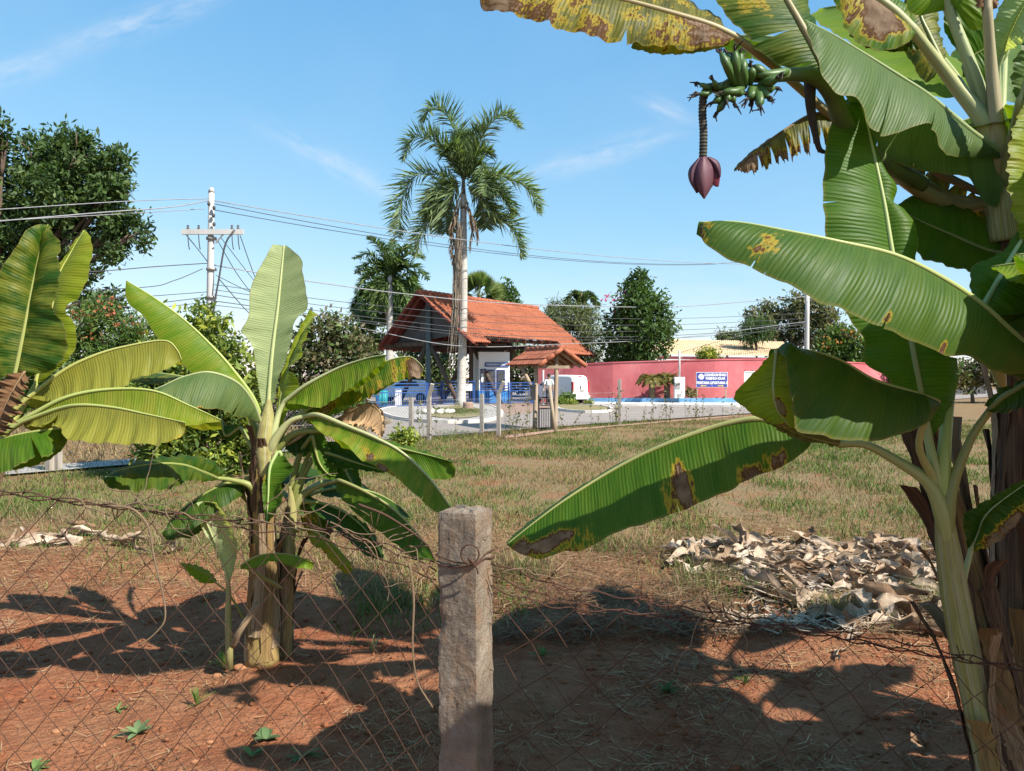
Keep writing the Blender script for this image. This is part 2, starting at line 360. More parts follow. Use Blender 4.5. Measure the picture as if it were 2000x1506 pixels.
d = t.math('ADD', dm, t.math('ADD', t.math('MULTIPLY', t.math('SUBTRACT', dn, .5), 1.0), t.math('MULTIPLY', t.math('SUBTRACT', dn2, .5), 1.1)))
d = t.math('MULTIPLY', d, t.math('GREATER_THAN', dm, .02))
base = t.mix(t.ramp(d, [(.29, 0.), (.40, .9)]), base, (.40, .29, .025))
base = t.mix(t.ramp(d, [(.45, 0.), (.51, 1.)]), base, (.11, .05, .02))
base = t.mix(t.ramp(d, [(.6, 0.), (.72, 1.)]), base, t.ramp(dn2, [(.35, (.13, .08, .05)), (.65, (.27, .185, .125))]))
h = t.math('ADD', t.math('MULTIPLY', stripe, .22), t.math('ADD', t.math('MULTIPLY', st2, 1.3), t.math('MULTIPLY', band, .8)))
nrm = t.bump(h, .42, .006)
rgh = t.ramp(d, [(.3, .47), (.6, .85)])
pr = t.bsdf(base, rgh, nrm, 0., .2)
tr = t.node('ShaderNodeBsdfTranslucent'); t.l.new(t.mix(1., base, (1.5, 1.45, .5), 'MULTIPLY'), tr.inputs[0]); t.l.new(nrm, tr.inputs['Normal'])
M['leaf'] = t.done(t.mixs(.41, pr, tr.outputs[0]))
# --- dry leaf
t = NT('dry_banana_leaf'); uv = t.uv(); s = t.sep(uv); n1 = t.noise(1., t.comb(t.math('MULTIPLY', s[0], 60), t.math('MULTIPLY', s[1], 1.5)), 4, .65)
n2 = t.noise(6, t.objco(), 4); rnd = t.node('ShaderNodeObjectInfo').outputs['Random']
base = t.mix(1., t.attr('Col').outputs['Color'], t.ramp(n1, [(.3, (.6, .56, .52)), (.7, (1.25, 1.22, 1.18))]), 'MULTIPLY')
base = t.mix(t.ramp(n2, [(.5, 0.), (.7, .5)]), base, (.22, .13, .075))
base = t.mix(1., base, t.ramp(rnd, [(0., (.75, .7, .66)), (1., (1.15, 1.13, 1.12))]), 'MULTIPLY')
tr = t.node('ShaderNodeBsdfTranslucent'); t.l.new(base, tr.inputs[0])
M['dryleaf'] = t.done(t.mixs(.15, t.bsdf(base, .85, t.bump(n1, .6, .01), 0., .15), tr.outputs[0]))
# --- stalk (petiole and midrib), stem
t = NT('banana_stalk'); uv = t.uv(); s = t.sep(uv); n1 = t.noise(1., t.comb(t.math('MULTIPLY', s[0], 14), t.math('MULTIPLY', s[1], 3)), 3)
base = t.mix(1., t.attr('Col').outputs['Color'], t.ramp(n1, [(.3, (.8, .82, .75)), (.7, (1.15, 1.15, 1.15))]), 'MULTIPLY')
M['stalk'] = t.done(t.bsdf(base, .45, t.bump(n1, .2, .004), 0., .35))
def stemmat(name, c1, c2, c3, k=14, thr=(.42, .6)):
    t = NT(name); uv = t.uv(); s = t.sep(uv)
    a = t.math('MULTIPLY', s[0], 2 * PI); cx = t.math('MULTIPLY', t.math('COSINE', a), k * .3); cy = t.math('MULTIPLY', t.math('SINE', a), k * .3)
    n1 = t.noise(1., t.comb(cx, cy, t.math('MULTIPLY', s[1], 1.6)), 5, .65); n2 = t.noise(3., t.comb(cx, cy, t.math('MULTIPLY', s[1], .9)), 5, .7); n3 = t.noise(6., t.comb(cx, cy, t.math('MULTIPLY', s[1], 2.2)), 4, .7)
    c = t.mix(t.ramp(n1, [(thr[0], 0.), (thr[1], 1.)]), c1, c2); c = t.mix(t.ramp(n2, [(.5, 0.), (.66, .85)]), c, c3)
    c = t.mix(t.ramp(n3, [(.56, 0.), (.68, .7)]), c, tuple(x * .35 for x in c3))
    return t.done(t.bsdf(c, .7, t.bump(n2, .7, .012), 0., .25))
M['stemgreen'] = stemmat('pale_banana_stem', (.42, .39, .21), (.33, .31, .075), (.22, .13, .055), 16, (.38, .62))
M['stembrown'] = stemmat('dry_banana_stem', (.23, .14, .065), (.34, .23, .075), (.11, .06, .035), 18)
M['stemyellow'] = stemmat('yellow_banana_stem', (.33, .235, .075), (.38, .26, .10), (.17, .095, .05), 18)
M['stemdark'] = stemmat('dark_banana_stem', (.085, .05, .032), (.17, .10, .055), (.04, .025, .02), 18)
M['sheath'] = stemmat('dry_leaf_sheath', (.27, .18, .10), (.36, .27, .165), (.12, .065, .04), 8)
M['banana'] = plain('green_banana_skin', (.042, .09, .018), (.065, .12, .024), 14, .45, .1, spec=.4)
M['bananatip'] = plain('withered_flower_tip', (.03, .025, .02), (.05, .04, .03), 30, .9, .4)
M['bunchstalk'] = plain('fruit_stalk', (.10, .14, .035), (.06, .085, .03), 14, .55, .2, spec=.4)
M['rachis'] = plain('ringed_flower_stalk', (.075, .07, .045), (.035, .035, .03), 40, .75, .4)
M['bract'] = plain('purple_bract', (.095, .03, .042), (.06, .022, .036), 12, .55, .25, stretch=(1, 1, .2), c3=(.13, .05, .062))
M['bractin'] = plain('crimson_bract', (.14, .012, .022), (.11, .01, .02), 12, .5, .1)
M['dryfrond'] = foliage('dry_palm_frond', .1, .9, .1, (1, .9, .7))
M['flatpetal'] = M['petal']
# ================================================================ ground, road, islands
def gz(x, y):
    x = np.asarray(x, float); y = np.asarray(y, float)
    near = np.clip((12.5 - y) / 4.0, 0, 1)
    z = .030 * vnoise(x * .9, y * .9, 1) + .022 * vnoise(x * 2.3, y * 2.3, 2) + .012 * vnoise(x * 6, y * 6, 3) + .006 * vnoise(x * 15, y * 15, 4)
    z = z + .10 * np.exp(-((y - 6.75 - .2 * np.sin(x * 1.3)) / .38) ** 2) * np.clip((-2.5 - x) / .6, 0, 1)
    z = z - .05 * np.exp(-(((x + 1.5) / 1.1) ** 2 + ((y - 5.1) / .8) ** 2)) + .05 * np.exp(-(((x + 1.45) / .5) ** 2 + ((y - 4.5) / .35) ** 2))
    z = z + .06 * np.exp(-(((x - 1.0) / 1.6) ** 2 + ((y - 4.95 - .15 * np.sin(x * 2.1)) / .25) ** 2)) + .05 * np.exp(-(((x - .75) / .22) ** 2 + ((y - 5.0) / .15) ** 2))
    z = z * near + np.clip((12.5 - y) / 12, 0, 1) * 0.0
    far = .02 * vnoise(x * .5, y * .5, 8) * np.clip((y - 8) / 4, 0, 1) * np.clip((17 - y) / 6, 0, 1)
    bank = .55 * np.clip((y - x * .9 - 22.5) / 3.0, 0, 1) * np.clip((-5.5 - x) / 2.0, 0, 1) * np.clip((26 - y) / 4, 0, 1)
    return z + far - .03 + bank
a = np.linspace(-1, 1, 250); gx = np.sinh(a * 6.2) / np.sinh(6.2) * 700
b = np.linspace(0, 1, 330); gy = -8 + np.sinh(b * 5.6) / np.sinh(5.6) * 1100
gy = np.sort(np.r_[gy, np.linspace(2.4, 9, 150)]); gx = np.sort(np.r_[gx, np.linspace(-6, 6, 260)])
X, Yg = np.meshgrid(gx, gy)
V = np.stack([X.ravel(), Yg.ravel(), gz(X.ravel(), Yg.ravel())], 1)
nx, ny = len(gx), len(gy); ii = np.arange(ny - 1)[:, None] * nx + np.arange(nx - 1)[None]
Fq = np.stack([ii, ii + 1, ii + nx + 1, ii + nx], -1).reshape(-1, 4)
tag(obj('ground', V, Fq, M['soil'], loc=(0, 0, 0)), kind='structure')
def sheet(name, poly, z, mat):
    V = np.array([[p[0], p[1], z] for p in poly], float)
    return tag(obj(name, V, [list(range(len(poly)))], mat, smooth=False, loc=(0, 0, 0)), kind='structure')
sheet('road', [(-4.4, 18.9), (3.6, 27.3), (9.4, 32.9), (24, 47.4), (60, 83), (60, 110), (-20, 110), (-16, 42), (-9, 27)], .012, M['asphalt'])
sheet('path', [(-13.6, 8.6), (-12.9, 7.9), (-3.6, 18.3), (-4.3, 18.95)], .008, M['pave'])
def smoothpoly(pts, n=60):
    P = np.array(pts + [pts[0]], float); return resample(P, n)[:-1]
def island(name, pts, h, mat, kerb=.14):
    Q = smoothpoly([G(*p)[:2] for p in pts])
    c = Q.mean(0); inn = c + (Q - c) * (1 - kerb / np.linalg.norm(Q - c, axis=1))[:, None]
    n = len(Q); V = np.vstack([np.c_[Q, np.zeros(n)], np.c_[Q, np.full(n, h)], np.c_[inn, np.full(n, h)], np.c_[inn, np.full(n, h - .03)]])
    Fk = [(k * n + i, k * n + (i + 1) % n, (k + 1) * n + (i + 1) % n, (k + 1) * n + i) for k in range(3) for i in range(n)]
    top = tag(obj(name, np.c_[inn, np.full(n, h - .03)], [list(range(n))], mat, smooth=False, loc=(c[0], c[1], 0)), kind='structure')
    obj('kerb', V, Fk, M['kerb'], top, smooth=False)
    return top
isl1 = island('traffic_island', [(735, 806), (770, 819), (830, 826.5), (900, 828), (950, 825), (975, 818), (983, 809), (972, 800), (945, 793), (900, 790.5), (830, 793), (760, 799)], .13, M['pave'])
lw = smoothpoly([G(*p)[:2] for p in [(830, 812), (850, 820), (900, 823), (945, 815), (935, 803), (905, 797), (865, 800)]])
sheet('lawn', np.c_[lw, lw[:, :1] * 0].tolist(), .128, M['lawn'])
isl2 = island('planted_island', [(1080, 797), (1095, 803), (1140, 807), (1185, 806), (1197, 801), (1180, 796.5), (1130, 793.5), (1090, 793)], .13, M['lawn'], .18)
sheet('driveway', [G(985, 806)[:2], G(1000, 812)[:2], G(1040, 806)[:2], G(1075, 795)[:2], G(1040, 787)[:2], G(960, 788)[:2], G(975, 797)[:2]], .018, M['earthpath'])
pv = [G(px, py)[:2] for px, py in [(1150, 793), (1280, 794), (1440, 796), (1560, 796), (1720, 791)]]
pv2 = [np.array([p[0] * 1.02, p[1] + 4.5]) for p in pv[::-1]]
mb = MB(); mb.prism([tuple(p) for p in pv + pv2], .0, .13)
tag(mb.build('pavement', M['kerb']), kind='structure')
# ================================================================ pink boundary wall and blue planter
wx = np.array([1045, 1100, 1150, 1200, 1300, 1400, 1490, 1600, 1700, 1790, 1880]); wY = np.array([49, 48.2, 47.6, 47.0, 46.4, 46.0, 46.0, 46.6, 47.6, 49, 51.]); wt = np.array([714, 713, 711.5, 709, 706, 703.6, 702.5, 706, 711, 716, 719])
xs = np.linspace(1045, 1735, 60); Ys = np.interp(xs, wx, wY); Ts = np.interp(xs, wx, wt)
top = np.array([W(a, b, c) for a, b, c in zip(xs, Ts, Ys)])
wall = thing('boundary_wall', 'long pink rendered boundary wall curving behind the blue sign', 'wall', (8, 46.5, 0))
n = len(xs); f0 = top.copy(); f0[:, 2] = 0; bk = top + [0, .18, 0]; bk0 = f0 + [0, .18, 0]
obj('wall_body', np.vstack([f0, top, bk, bk0]), [(k * n + i, k * n + i + 1, (k + 1) * n + i + 1, (k + 1) * n + i) for k in range(3) for i in range(n - 1)], M['pink'], wall, smooth=False)
cp0 = top + [0, -.04, .002]; cpv = np.vstack([cp0, cp0 + [0, 0, .07], cp0 + [0, .26, .07], cp0 + [0, .26, 0]])
obj('coping', cpv, [(k * n + i, k * n + i + 1, (k + 1) % 4 * n + i + 1, (k + 1) % 4 * n + i) for k in range(4) for i in range(n - 1)], M['pink'], wall, smooth=False)
xs2 = np.linspace(1146, 1730, 60); Y2 = np.interp(xs2, wx, wY) - 1.55; pt = np.array([W(a, 777.5, c) for a, c in zip(xs2, Y2)]); n = len(xs2)
pb = pt.copy(); pb[:, 2] = .1
pl = thing('planter_wall', 'low pale blue planter wall in front of the pink wall', 'planter', (8, 44.8, 0))
obj('planter_front', np.vstack([pb, pt, pt + [0, .15, 0], pb + [0, .15, 0]]), [(k * n + i, k * n + i + 1, (k + 1) * n + i + 1, (k + 1) * n + i) for k in range(3) for i in range(n - 1)], M['plinth'], pl, smooth=False)
bed = np.vstack([pt + [0, .14, -.05], pt + [0, 1.6, -.05]])
obj('soil_bed', bed, [(i, i + 1, n + i + 1, n + i) for i in range(n - 1)], M['lawn'], pl, smooth=False)
BEDZ = float(pt[:, 2].mean()) - .05
# ================================================================ gatehouse
gA = np.array([-5.3, 43.0]); gd = np.array([.558, .83]); gn = np.array([.83, -.557]); RZ = 6.32
def gp(t, w, z): q = gA + gd * t + gn * w; return np.array([q[0], q[1], z])
def tiled(P00, P10, P01, P11, nc, nr, amp=.075, step=.035, sub=6):
    """roof slope of curved tiles: ridge P00-P10, eave P01-P11"""
    P00, P10, P01, P11 = map(lambda a: np.array(a, float), (P00, P10, P01, P11))
    nrm = np.cross(P10 - P00, P01 - P00); nrm /= np.linalg.norm(nrm)
    if nrm[2] < 0: nrm = -nrm
    s = np.linspace(0, 1, nc * sub + 1); V = []
    wav = amp * np.sqrt(np.clip(1 - (2 * ((s * nc) % 1) - 1) ** 2, 0, 1))
    for r in range(nr):
        for k in (0, 1):
            t_ = (r + k * 1.0) / nr
            jit = .006 * np.repeat(rng.standard_normal(nc + 1), sub)[:len(s)]
            V.append(P00 * (1 - s[:, None]) * (1 - t_) + P10 * s[:, None] * (1 - t_) + P01 * (1 - s[:, None]) * t_ + P11 * s[:, None] * t_ + nrm * (wav + k * step + jit)[:, None])
    m = len(s); Fc = [(i * m + j, i * m + j + 1, (i + 1) * m + j + 1, (i + 1) * m + j) for i in range(2 * nr - 1) for j in range(m - 1)]
    return np.vstack(V), Fc
gh = thing('gatehouse', 'large open gatehouse under a steep red tiled gable roof', 'gatehouse', (*gp(6, 0, 0)[:2], 0))
L = 12.65; sl = .725
def er(w): return RZ - w * sl
roof = MB()
for (t0, t1, w) in ((0, 1.5, 4.0), (1.5, 9.6, 3.45), (9.6, L, 4.6)):
    v, f = tiled(gp(t0, 0, RZ), gp(t1, 0, RZ), gp(t0, w, er(w)), gp(t1, w, er(w)), max(2, int((t1 - t0) / .21)), int(w * 1.24 / .36))
    roof.add(v, f)
ro = roof.build('roof_tiles', M['tile'], gh, smooth=True); ro['kind'] = 'stuff'; ro['label'] = 'rows of orange clay tiles on the sunlit slope'
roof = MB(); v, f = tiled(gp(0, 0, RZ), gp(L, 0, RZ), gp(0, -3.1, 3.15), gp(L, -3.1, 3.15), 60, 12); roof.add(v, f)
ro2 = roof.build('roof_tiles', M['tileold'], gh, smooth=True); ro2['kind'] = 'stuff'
for i in range(32):
    q0, q1 = gp(i * L / 32, 0, RZ + .07), gp((i + 1.08) * L / 32, 0, RZ + .10)
    mb = MB(); mb.tube([q0, q1], [.13, .15], 8); mb.build('ridge_tile', M['tile'], gh, smooth=True)
mb = MB()
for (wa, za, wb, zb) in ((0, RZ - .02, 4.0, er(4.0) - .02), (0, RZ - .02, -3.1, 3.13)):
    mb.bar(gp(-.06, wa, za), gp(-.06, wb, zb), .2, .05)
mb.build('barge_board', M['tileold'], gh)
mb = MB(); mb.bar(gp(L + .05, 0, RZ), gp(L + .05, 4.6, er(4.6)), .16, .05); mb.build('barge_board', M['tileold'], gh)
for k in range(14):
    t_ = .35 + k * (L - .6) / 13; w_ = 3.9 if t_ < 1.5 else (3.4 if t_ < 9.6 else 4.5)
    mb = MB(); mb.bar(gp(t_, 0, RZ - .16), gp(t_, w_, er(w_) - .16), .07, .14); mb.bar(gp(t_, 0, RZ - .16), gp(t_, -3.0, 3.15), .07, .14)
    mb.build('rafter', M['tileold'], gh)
mb = MB(); g0 = gp(1.1, 0, RZ - .3); mb.add([gp(1.1, -2.75, 3.42), gp(1.1, 2.75, 3.5 + .6), g0, gp(1.2, -2.75, 3.42), gp(1.2, 2.75, 4.1), gp(1.2, 0, RZ - .3)], [(0, 1, 2), (5, 4, 3), (0, 3, 4, 1), (1, 4, 5, 2), (2, 5, 3, 0)])
mb.build('gable_panel', M['gable'], gh)
mb = MB(); mb.box(gp(1.05, -.95, 4.5), (.3, .1, .4), rotz(math.atan2(-.557, .83))); mb.build('vent', M['dark'], gh)
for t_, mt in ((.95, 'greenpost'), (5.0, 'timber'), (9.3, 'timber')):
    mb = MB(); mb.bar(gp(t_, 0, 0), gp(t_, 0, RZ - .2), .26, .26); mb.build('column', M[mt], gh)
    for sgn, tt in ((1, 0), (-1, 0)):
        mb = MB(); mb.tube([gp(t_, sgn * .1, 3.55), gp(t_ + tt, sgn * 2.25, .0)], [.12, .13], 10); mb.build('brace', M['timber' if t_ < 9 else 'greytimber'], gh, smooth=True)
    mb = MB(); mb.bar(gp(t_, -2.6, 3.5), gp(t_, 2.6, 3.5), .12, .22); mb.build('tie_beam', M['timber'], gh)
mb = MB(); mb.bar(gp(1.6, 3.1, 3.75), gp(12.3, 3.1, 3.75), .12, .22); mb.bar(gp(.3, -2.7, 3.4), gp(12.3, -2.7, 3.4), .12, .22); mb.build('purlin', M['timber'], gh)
# back partition in shade at the far right end
# ---- guard booth
def label_text(s, size, mat, parent, o, xd, zd, ext=.004, sx=1.0, align='CENTER', bold=0.0):
    cu = bpy.data.curves.new('lettering', 'FONT'); cu.body = s; cu.size = size; cu.align_x = align; cu.align_y = 'CENTER'; cu.extrude = ext; cu.offset = bold
    tmp = bpy.data.objects.new('tmp_text', cu); col.objects.link(tmp)
    dg = bpy.context.evaluated_depsgraph_get(); me = bpy.data.meshes.new_from_object(tmp.evaluated_get(dg)); bpy.data.objects.remove(tmp)
    n = len(me.vertices); co = np.empty(n * 3, np.float32); me.vertices.foreach_get('co', co); co = co.reshape(-1, 3)
    xd, zd, o = map(lambda a: np.array(a, float), (xd, zd, o)); yd = np.cross(zd, xd); 
    Wd = o + co[:, :1] * sx * xd + co[:, 1:2] * zd - co[:, 2:3] * yd
    me.vertices.foreach_set('co', (Wd - ORG[parent.name]).astype(np.float32).ravel()); me.materials.clear(); me.materials.append(mat); me.update()
    ob = bpy.data.objects.new('lettering', me); col.objects.link(ob); ob.parent = parent; ORG[ob.name] = ORG[parent.name]
    return ob
bc = W(961, 790, 46.6); ba = math.radians(14); bx = np.array([math.cos(ba), math.sin(ba), 0]); by = np.array([-math.sin(ba), math.cos(ba), 0]); bz = np.array([0, 0, 1.])
booth = thing('guard_booth', 'small white guard booth with blue base under the gatehouse roof', 'booth', (bc[0], bc[1], 0))
b0 = np.array([bc[0], bc[1], 0])
def bq(u, v, z): return b0 + bx * u + by * v + bz * z
Rb = np.stack([bx, by, bz], 1)
mb = MB(); mb.box(bq(.15, 1.0, 1.95), (1.9, 2.0, 2.35), Rb); mb.build('booth_wall', M['white'], booth)
mb = MB(); mb.box(bq(.15, 1.0, .39), (1.93, 2.03, .78), Rb); mb.build('booth_base', M['bluelt'], booth)
mb = MB(); mb.box(bq(.30, -.04, 2.36), (1.5, .06, .26), Rb); sg = mb.build('sign_band', M['blue'], booth)
label_text('FAZENDA SOLAR', .17, M['white'], sg, bq(.30, -.08, 2.36), bx, bz, bold=.004)
for (u0, u1, z0, z1) in ((-.72, -.35, .85, 2.1), (-.30, .22, .85, 2.05), (.28, .80, .85, 2.05)):
    mb = MB()
    mb.box(bq((u0 + u1) / 2, -.015, (z0 + z1) / 2), (u1 - u0, .05, z1 - z0), Rb); wfr = mb.build('window', M['navy'], booth)
    mb = MB(); mb.box(bq((u0 + u1) / 2, -.045, (z0 + z1) / 2), (u1 - u0 - .1, .02, z1 - z0 - .14), Rb); mb.build('pane', M['glass'], wfr)
mb = MB(); mb.box(bq(-.62, -.07, 1.55), (.13, .02, .5), Rb); mb.build('notice', M['white'], booth)
# ---- blue metal fence panels
def bfence(pts, htop, label, posts=True, kind='blue'):
    (xa, ya), (xb, yb) = pts; A, B = G(xa, ya), G(xb, yb); A[2] = B[2] = .05; d = B - A; Ln = np.linalg.norm(d); u = d / Ln; c = (A + B) / 2
    th = thing('metal_fence', label, 'fence', (c[0], c[1], 0), 'blue metal fence panels of the gate')
    mb = MB()
    for z in (.08, htop * .62, htop * .74, htop * .87, htop): mb.bar(A + [0, 0, z], B + [0, 0, z], .045, .045)
    mb.build('rail', M[kind], th)
    mb = MB(); k = int(Ln / .12)
    for i in range(k + 1): p_ = A + u * (Ln * i / k); mb.bar(p_ + [0, 0, .08], p_ + [0, 0, htop * .62], .022)
    mb.build('picket_row', M[kind], th)
    for p_ in ((A, B) if posts else ()):
        mb = MB(); mb.bar(p_ * [1, 1, 0], p_ * [1, 1, 0] + [0, 0, htop + .1], .1); mb.build('post', M[kind], th)
    return th
bfence(((738, 798.5), (834, 796.5)), 1.22, 'wide blue sliding gate panel left of the palm trunk')
bfence(((835, 796), (862, 793)), 1.2, 'narrow dark metal gate between two blue fence panels', kind='navy')
f3 = bfence(((864, 792), (926, 790.5)), 1.3, 'blue metal fence panel behind the palm trunk with white notice')
mb = MB(); q = G(914, 790.8); mb.box(q + [0, -.12, 1.02], (.5, .03, .4)); mb.build('notice', M['white'], f3)
bfence(((940, 790), (993, 789.5)), 1.2, 'blue metal fence panel before the white guard booth')
bfence(((997, 790), (1040, 789)), 1.22, 'blue metal fence panel right of the guard booth')
# ---- things behind the gate
for px, lab in ((737, 'teal plastic bin beside the end of the blue gate'), (744, 'second teal plastic bin behind the blue gate')):
    q = G(px, 797.5) + [0, .8, 0]; bn = thing('waste_bin', lab, 'bin', q, 'teal bins')
    mb = MB(); mb.tube([q, q + [0, 0, .8]], [.2, .25], 12); mb.build('bin_body', M['teal'], bn, smooth=True)
    mb = MB(); mb.tube([q + [0, 0, .8], q + [0, 0, .9]], [.27, .18], 12); mb.build('lid', M['teal'], bn, smooth=True)
q = G(778, 794); ba_ = thing('barrier_machine', 'white barrier cabinet standing behind the blue gate', 'barrier', q)
mb = MB(); mb.box(q + [0, 0, .5], (.3, .3, 1.0)); mb.build('cabinet', M['white'], ba_)
mb = MB(); mb.box(q + [0, 0, 1.03], (.36, .36, .06)); mb.build('cap', M['bluelt'], ba_)
def vehicle(name, label, cat, org, ang, Lg, Wd, prof, win, grp=None):
    """prof: side outline [(x,z)], x forward; extruded with rounded flanks"""
    th = thing(name, label, cat, org, grp); R = rotz(ang); o = np.array(org, float)
    P = resample(np.array(prof + [prof[0]], float), 72, False)[:-1]; n = len(P); ys = np.array([-1, -.96, -.85, .85, .96, 1]) * Wd / 2
    c = np.array([Lg / 2, .75]); V = []
    for k, y in enumerate(ys):
        s_ = (.90, .97, 1, 1, .97, .90)[k]; Q = c + (P - c) * [1 - (1 - s_) * .35, s_]
        tum = np.where(Q[:, 1] > .95, 1 - (Q[:, 1] - .95) * .16, 1.0)
        V.append(np.c_[Q[:, 0], y * tum, Q[:, 1]])
    V = np.vstack(V) @ R.T + o
    Fc = [(k * n + i, k * n + (i + 1) % n, (k + 1) * n + (i + 1) % n, (k + 1) * n + i) for k in range(5) for i in range(n)] + [tuple(range(n)), tuple(range(5 * n, 6 * n))[::-1]]
    obj('body', V, Fc, M['carwhite'], th, smooth=False)
    for poly, side in win:
        for sg_ in ((-1, 1) if side else (0,)):
            if side:
                q = np.array([[x, sg_ * (Wd / 2 * (1 - max(0, z - .95) * .16) + .006), z] for x, z in poly])
            else: q = np.array(poly, float)
            obj('window', q @ R.T + o, [list(range(len(q)))], M['glass'], th, smooth=False)
    for x in (.72, Lg - .72):
        for sg_ in (-1, 1):
            w_ = MB(); cy = sg_ * (Wd / 2 - .09)
            w_.tube(np.array([[x, cy - .09, .3], [x, cy + .095 , .3]]) @ R.T + o, [.3, .3], 20)
            wh = w_.build('wheel', M['tyre'], th)
            w_ = MB(); w_.tube(np.array([[x, cy + sg_ * .09, .3], [x, cy + sg_ * .105, .3]]) @ R.T + o, [.18, .17], 14); w_.build('rim', M['galv'], wh)
    return th, R, o
vo = W(1151, 792, 45.2); vo[2] = .02
va = math.radians(180 - 44)
vf = np.array([math.cos(va), math.sin(va)]); vo[:2] += vf * .05 + np.array([-vf[1], vf[0]]) * .72
van, Rv, ov = vehicle('delivery_van', 'white delivery van with red tail lamp parked by the pink wall', 'van', vo, va, 3.6, 1.5,
    [(0, .28), (0.02, 1.0), (.06, 1.56), (.22, 1.68), (1.5, 1.72), (2.0, 1.66), (2.75, 1.08), (3.45, .92), (3.58, .6), (3.58, .28)],
    [([(1.85, 1.08), (2.62, 1.08), (2.05, 1.52), (1.85, 1.54)], True)])
for sg_ in (-1, 1):
    mb = MB(); mb.add(np.array([[x, sg_ * .715 + y, z] for x in (-.022, .1) for y in (-.045, .045) for z in (.72, 1.32)]) @ Rv.T + ov, [(0, 1, 3, 2), (4, 6, 7, 5), (0, 4, 5, 1), (2, 3, 7, 6), (0, 2, 6, 4), (1, 5, 7, 3)])
    mb.build('tail_lamp', M['redlamp'], van)
def vbox(name, c, s, m):
    mb = MB(); mb.box(Rv @ np.array(c) + ov, s, Rv); mb.build(name, m, van)
vbox('rear_bumper', (-.04, 0, .42), (.12, 1.46, .2), M['carwhite']); vbox('number_plate', (-.01, -.1, .80), (.03, .4, .12), M['galv'])
vbox('door_handle', (-.01, .05, .98), (.04, .05, .2), M['tyre']); vbox('door_seam', (.002, 0, 1.05), (.02, .015, 1.0), M['tyre']); vbox('brake_lamp', (.06, 0, 1.62), (.05, .3, .04), M['redlamp'])
co_ = W(812, 792, 49.0); co_[2] = .02
vehicle('parked_car', 'white car parked behind the blue gate', 'car', co_ + [1.2, 0, 0], math.radians(172), 3.9, 1.6,
    [(0, .3), (0, .85), (.35, .95), (.8, 1.38), (2.0, 1.42), (2.8, .98), (3.75, .85), (3.88, .55), (3.88, .3)], [([(.75, .98), (1.0, 1.32), (1.95, 1.34), (2.5, .98)], True)])
# ---- dark sheet gate at the far end of the field
gw = thing('sheet_gate', 'dark grey sheet metal gate beyond the far fence posts', 'gate', G(1900, 771))
for k, px in enumerate((1846, 1866, 1886, 1906)):
    a, b = G(px, 771), G(px + 19, 771); mb = MB(); mb.bar(a + [0, 0, .95], b + [0, 0, .95], 1.75, .05, up=(0, 1, 0)); mb.build('panel', M['gable'], gw)
mb = MB(); mb.bar(G(1845, 771) + [0, -.06, 1.85], G(1927, 771) + [0, -.06, 1.85], .08); mb.build('rail', M['gable'], gw)
# ---- house behind the wall
hs = thing('house', 'low house with broad tan tiled roof behind the pink wall', 'house', (9, 58, 0))
ha, hb, hc, hd = W(1288, 663, 60), W(1530, 668, 60), W(1268, 693.5, 54), W(1545, 697.5, 54)
v, f = tiled(ha, hb, hc, hd, 62, 10, .05, .03); rt = obj('roof_tiles', v, f, M['tantile'], hs); rt['kind'] = 'stuff'
mb = MB(); mb.bar(hc + [0, .1, -.16], hd + [0, .1, -.16], .1, .2); mb.build('fascia', M['maroon'], hs)
mb = MB(); mb.box((hc + hd) / 2 * [1, 1, 0] + [0, 2.0, 1.2], (10.6, .3, 2.4)); mb.build('wall', M['maroon'], hs)
for k in range(5):
    q = hc * (1 - (k + .3) / 5) + hd * (k + .3) / 5; mb = MB(); mb.box([q[0], q[1] + .6, 1.4], (.22, .22, 2.8)); mb.build('veranda_post', M['maroon'], hs)
for k in range(3):
    q = hc * (1 - (k + .6) / 4) + hd * (k + .6) / 4; mb = MB(); mb.box([q[0], q[1] + 1.82, 1.5], (1.3, .05, 1.1)); wf = mb.build('window', M['white'], hs)
    mb = MB(); mb.box([q[0], q[1] + 1.78, 1.5], (1.15, .05, .95)); mb.build('pane', M['glass'], wf)
hs2 = thing('house_wing', 'house wing with pale eave half hidden behind the dark conical tree', 'house', (5.5, 57, 0))
ha, hb, hc, hd = W(1186, 679, 58), W(1288, 676, 58), W(1180, 690, 53), W(1284, 690, 53)
v, f = tiled(ha, hb, hc, hd, 24, 7, .05, .03); rt = obj('roof_tiles', v, f, M['tantile'], hs2); rt['kind'] = 'stuff'
mb = MB(); mb.box((hc + hd) / 2 * [1, 1, 0] + [0, 1.2, 1.45], (3.4, .3, 2.9)); mb.build('wall', M['dark'], hs2)
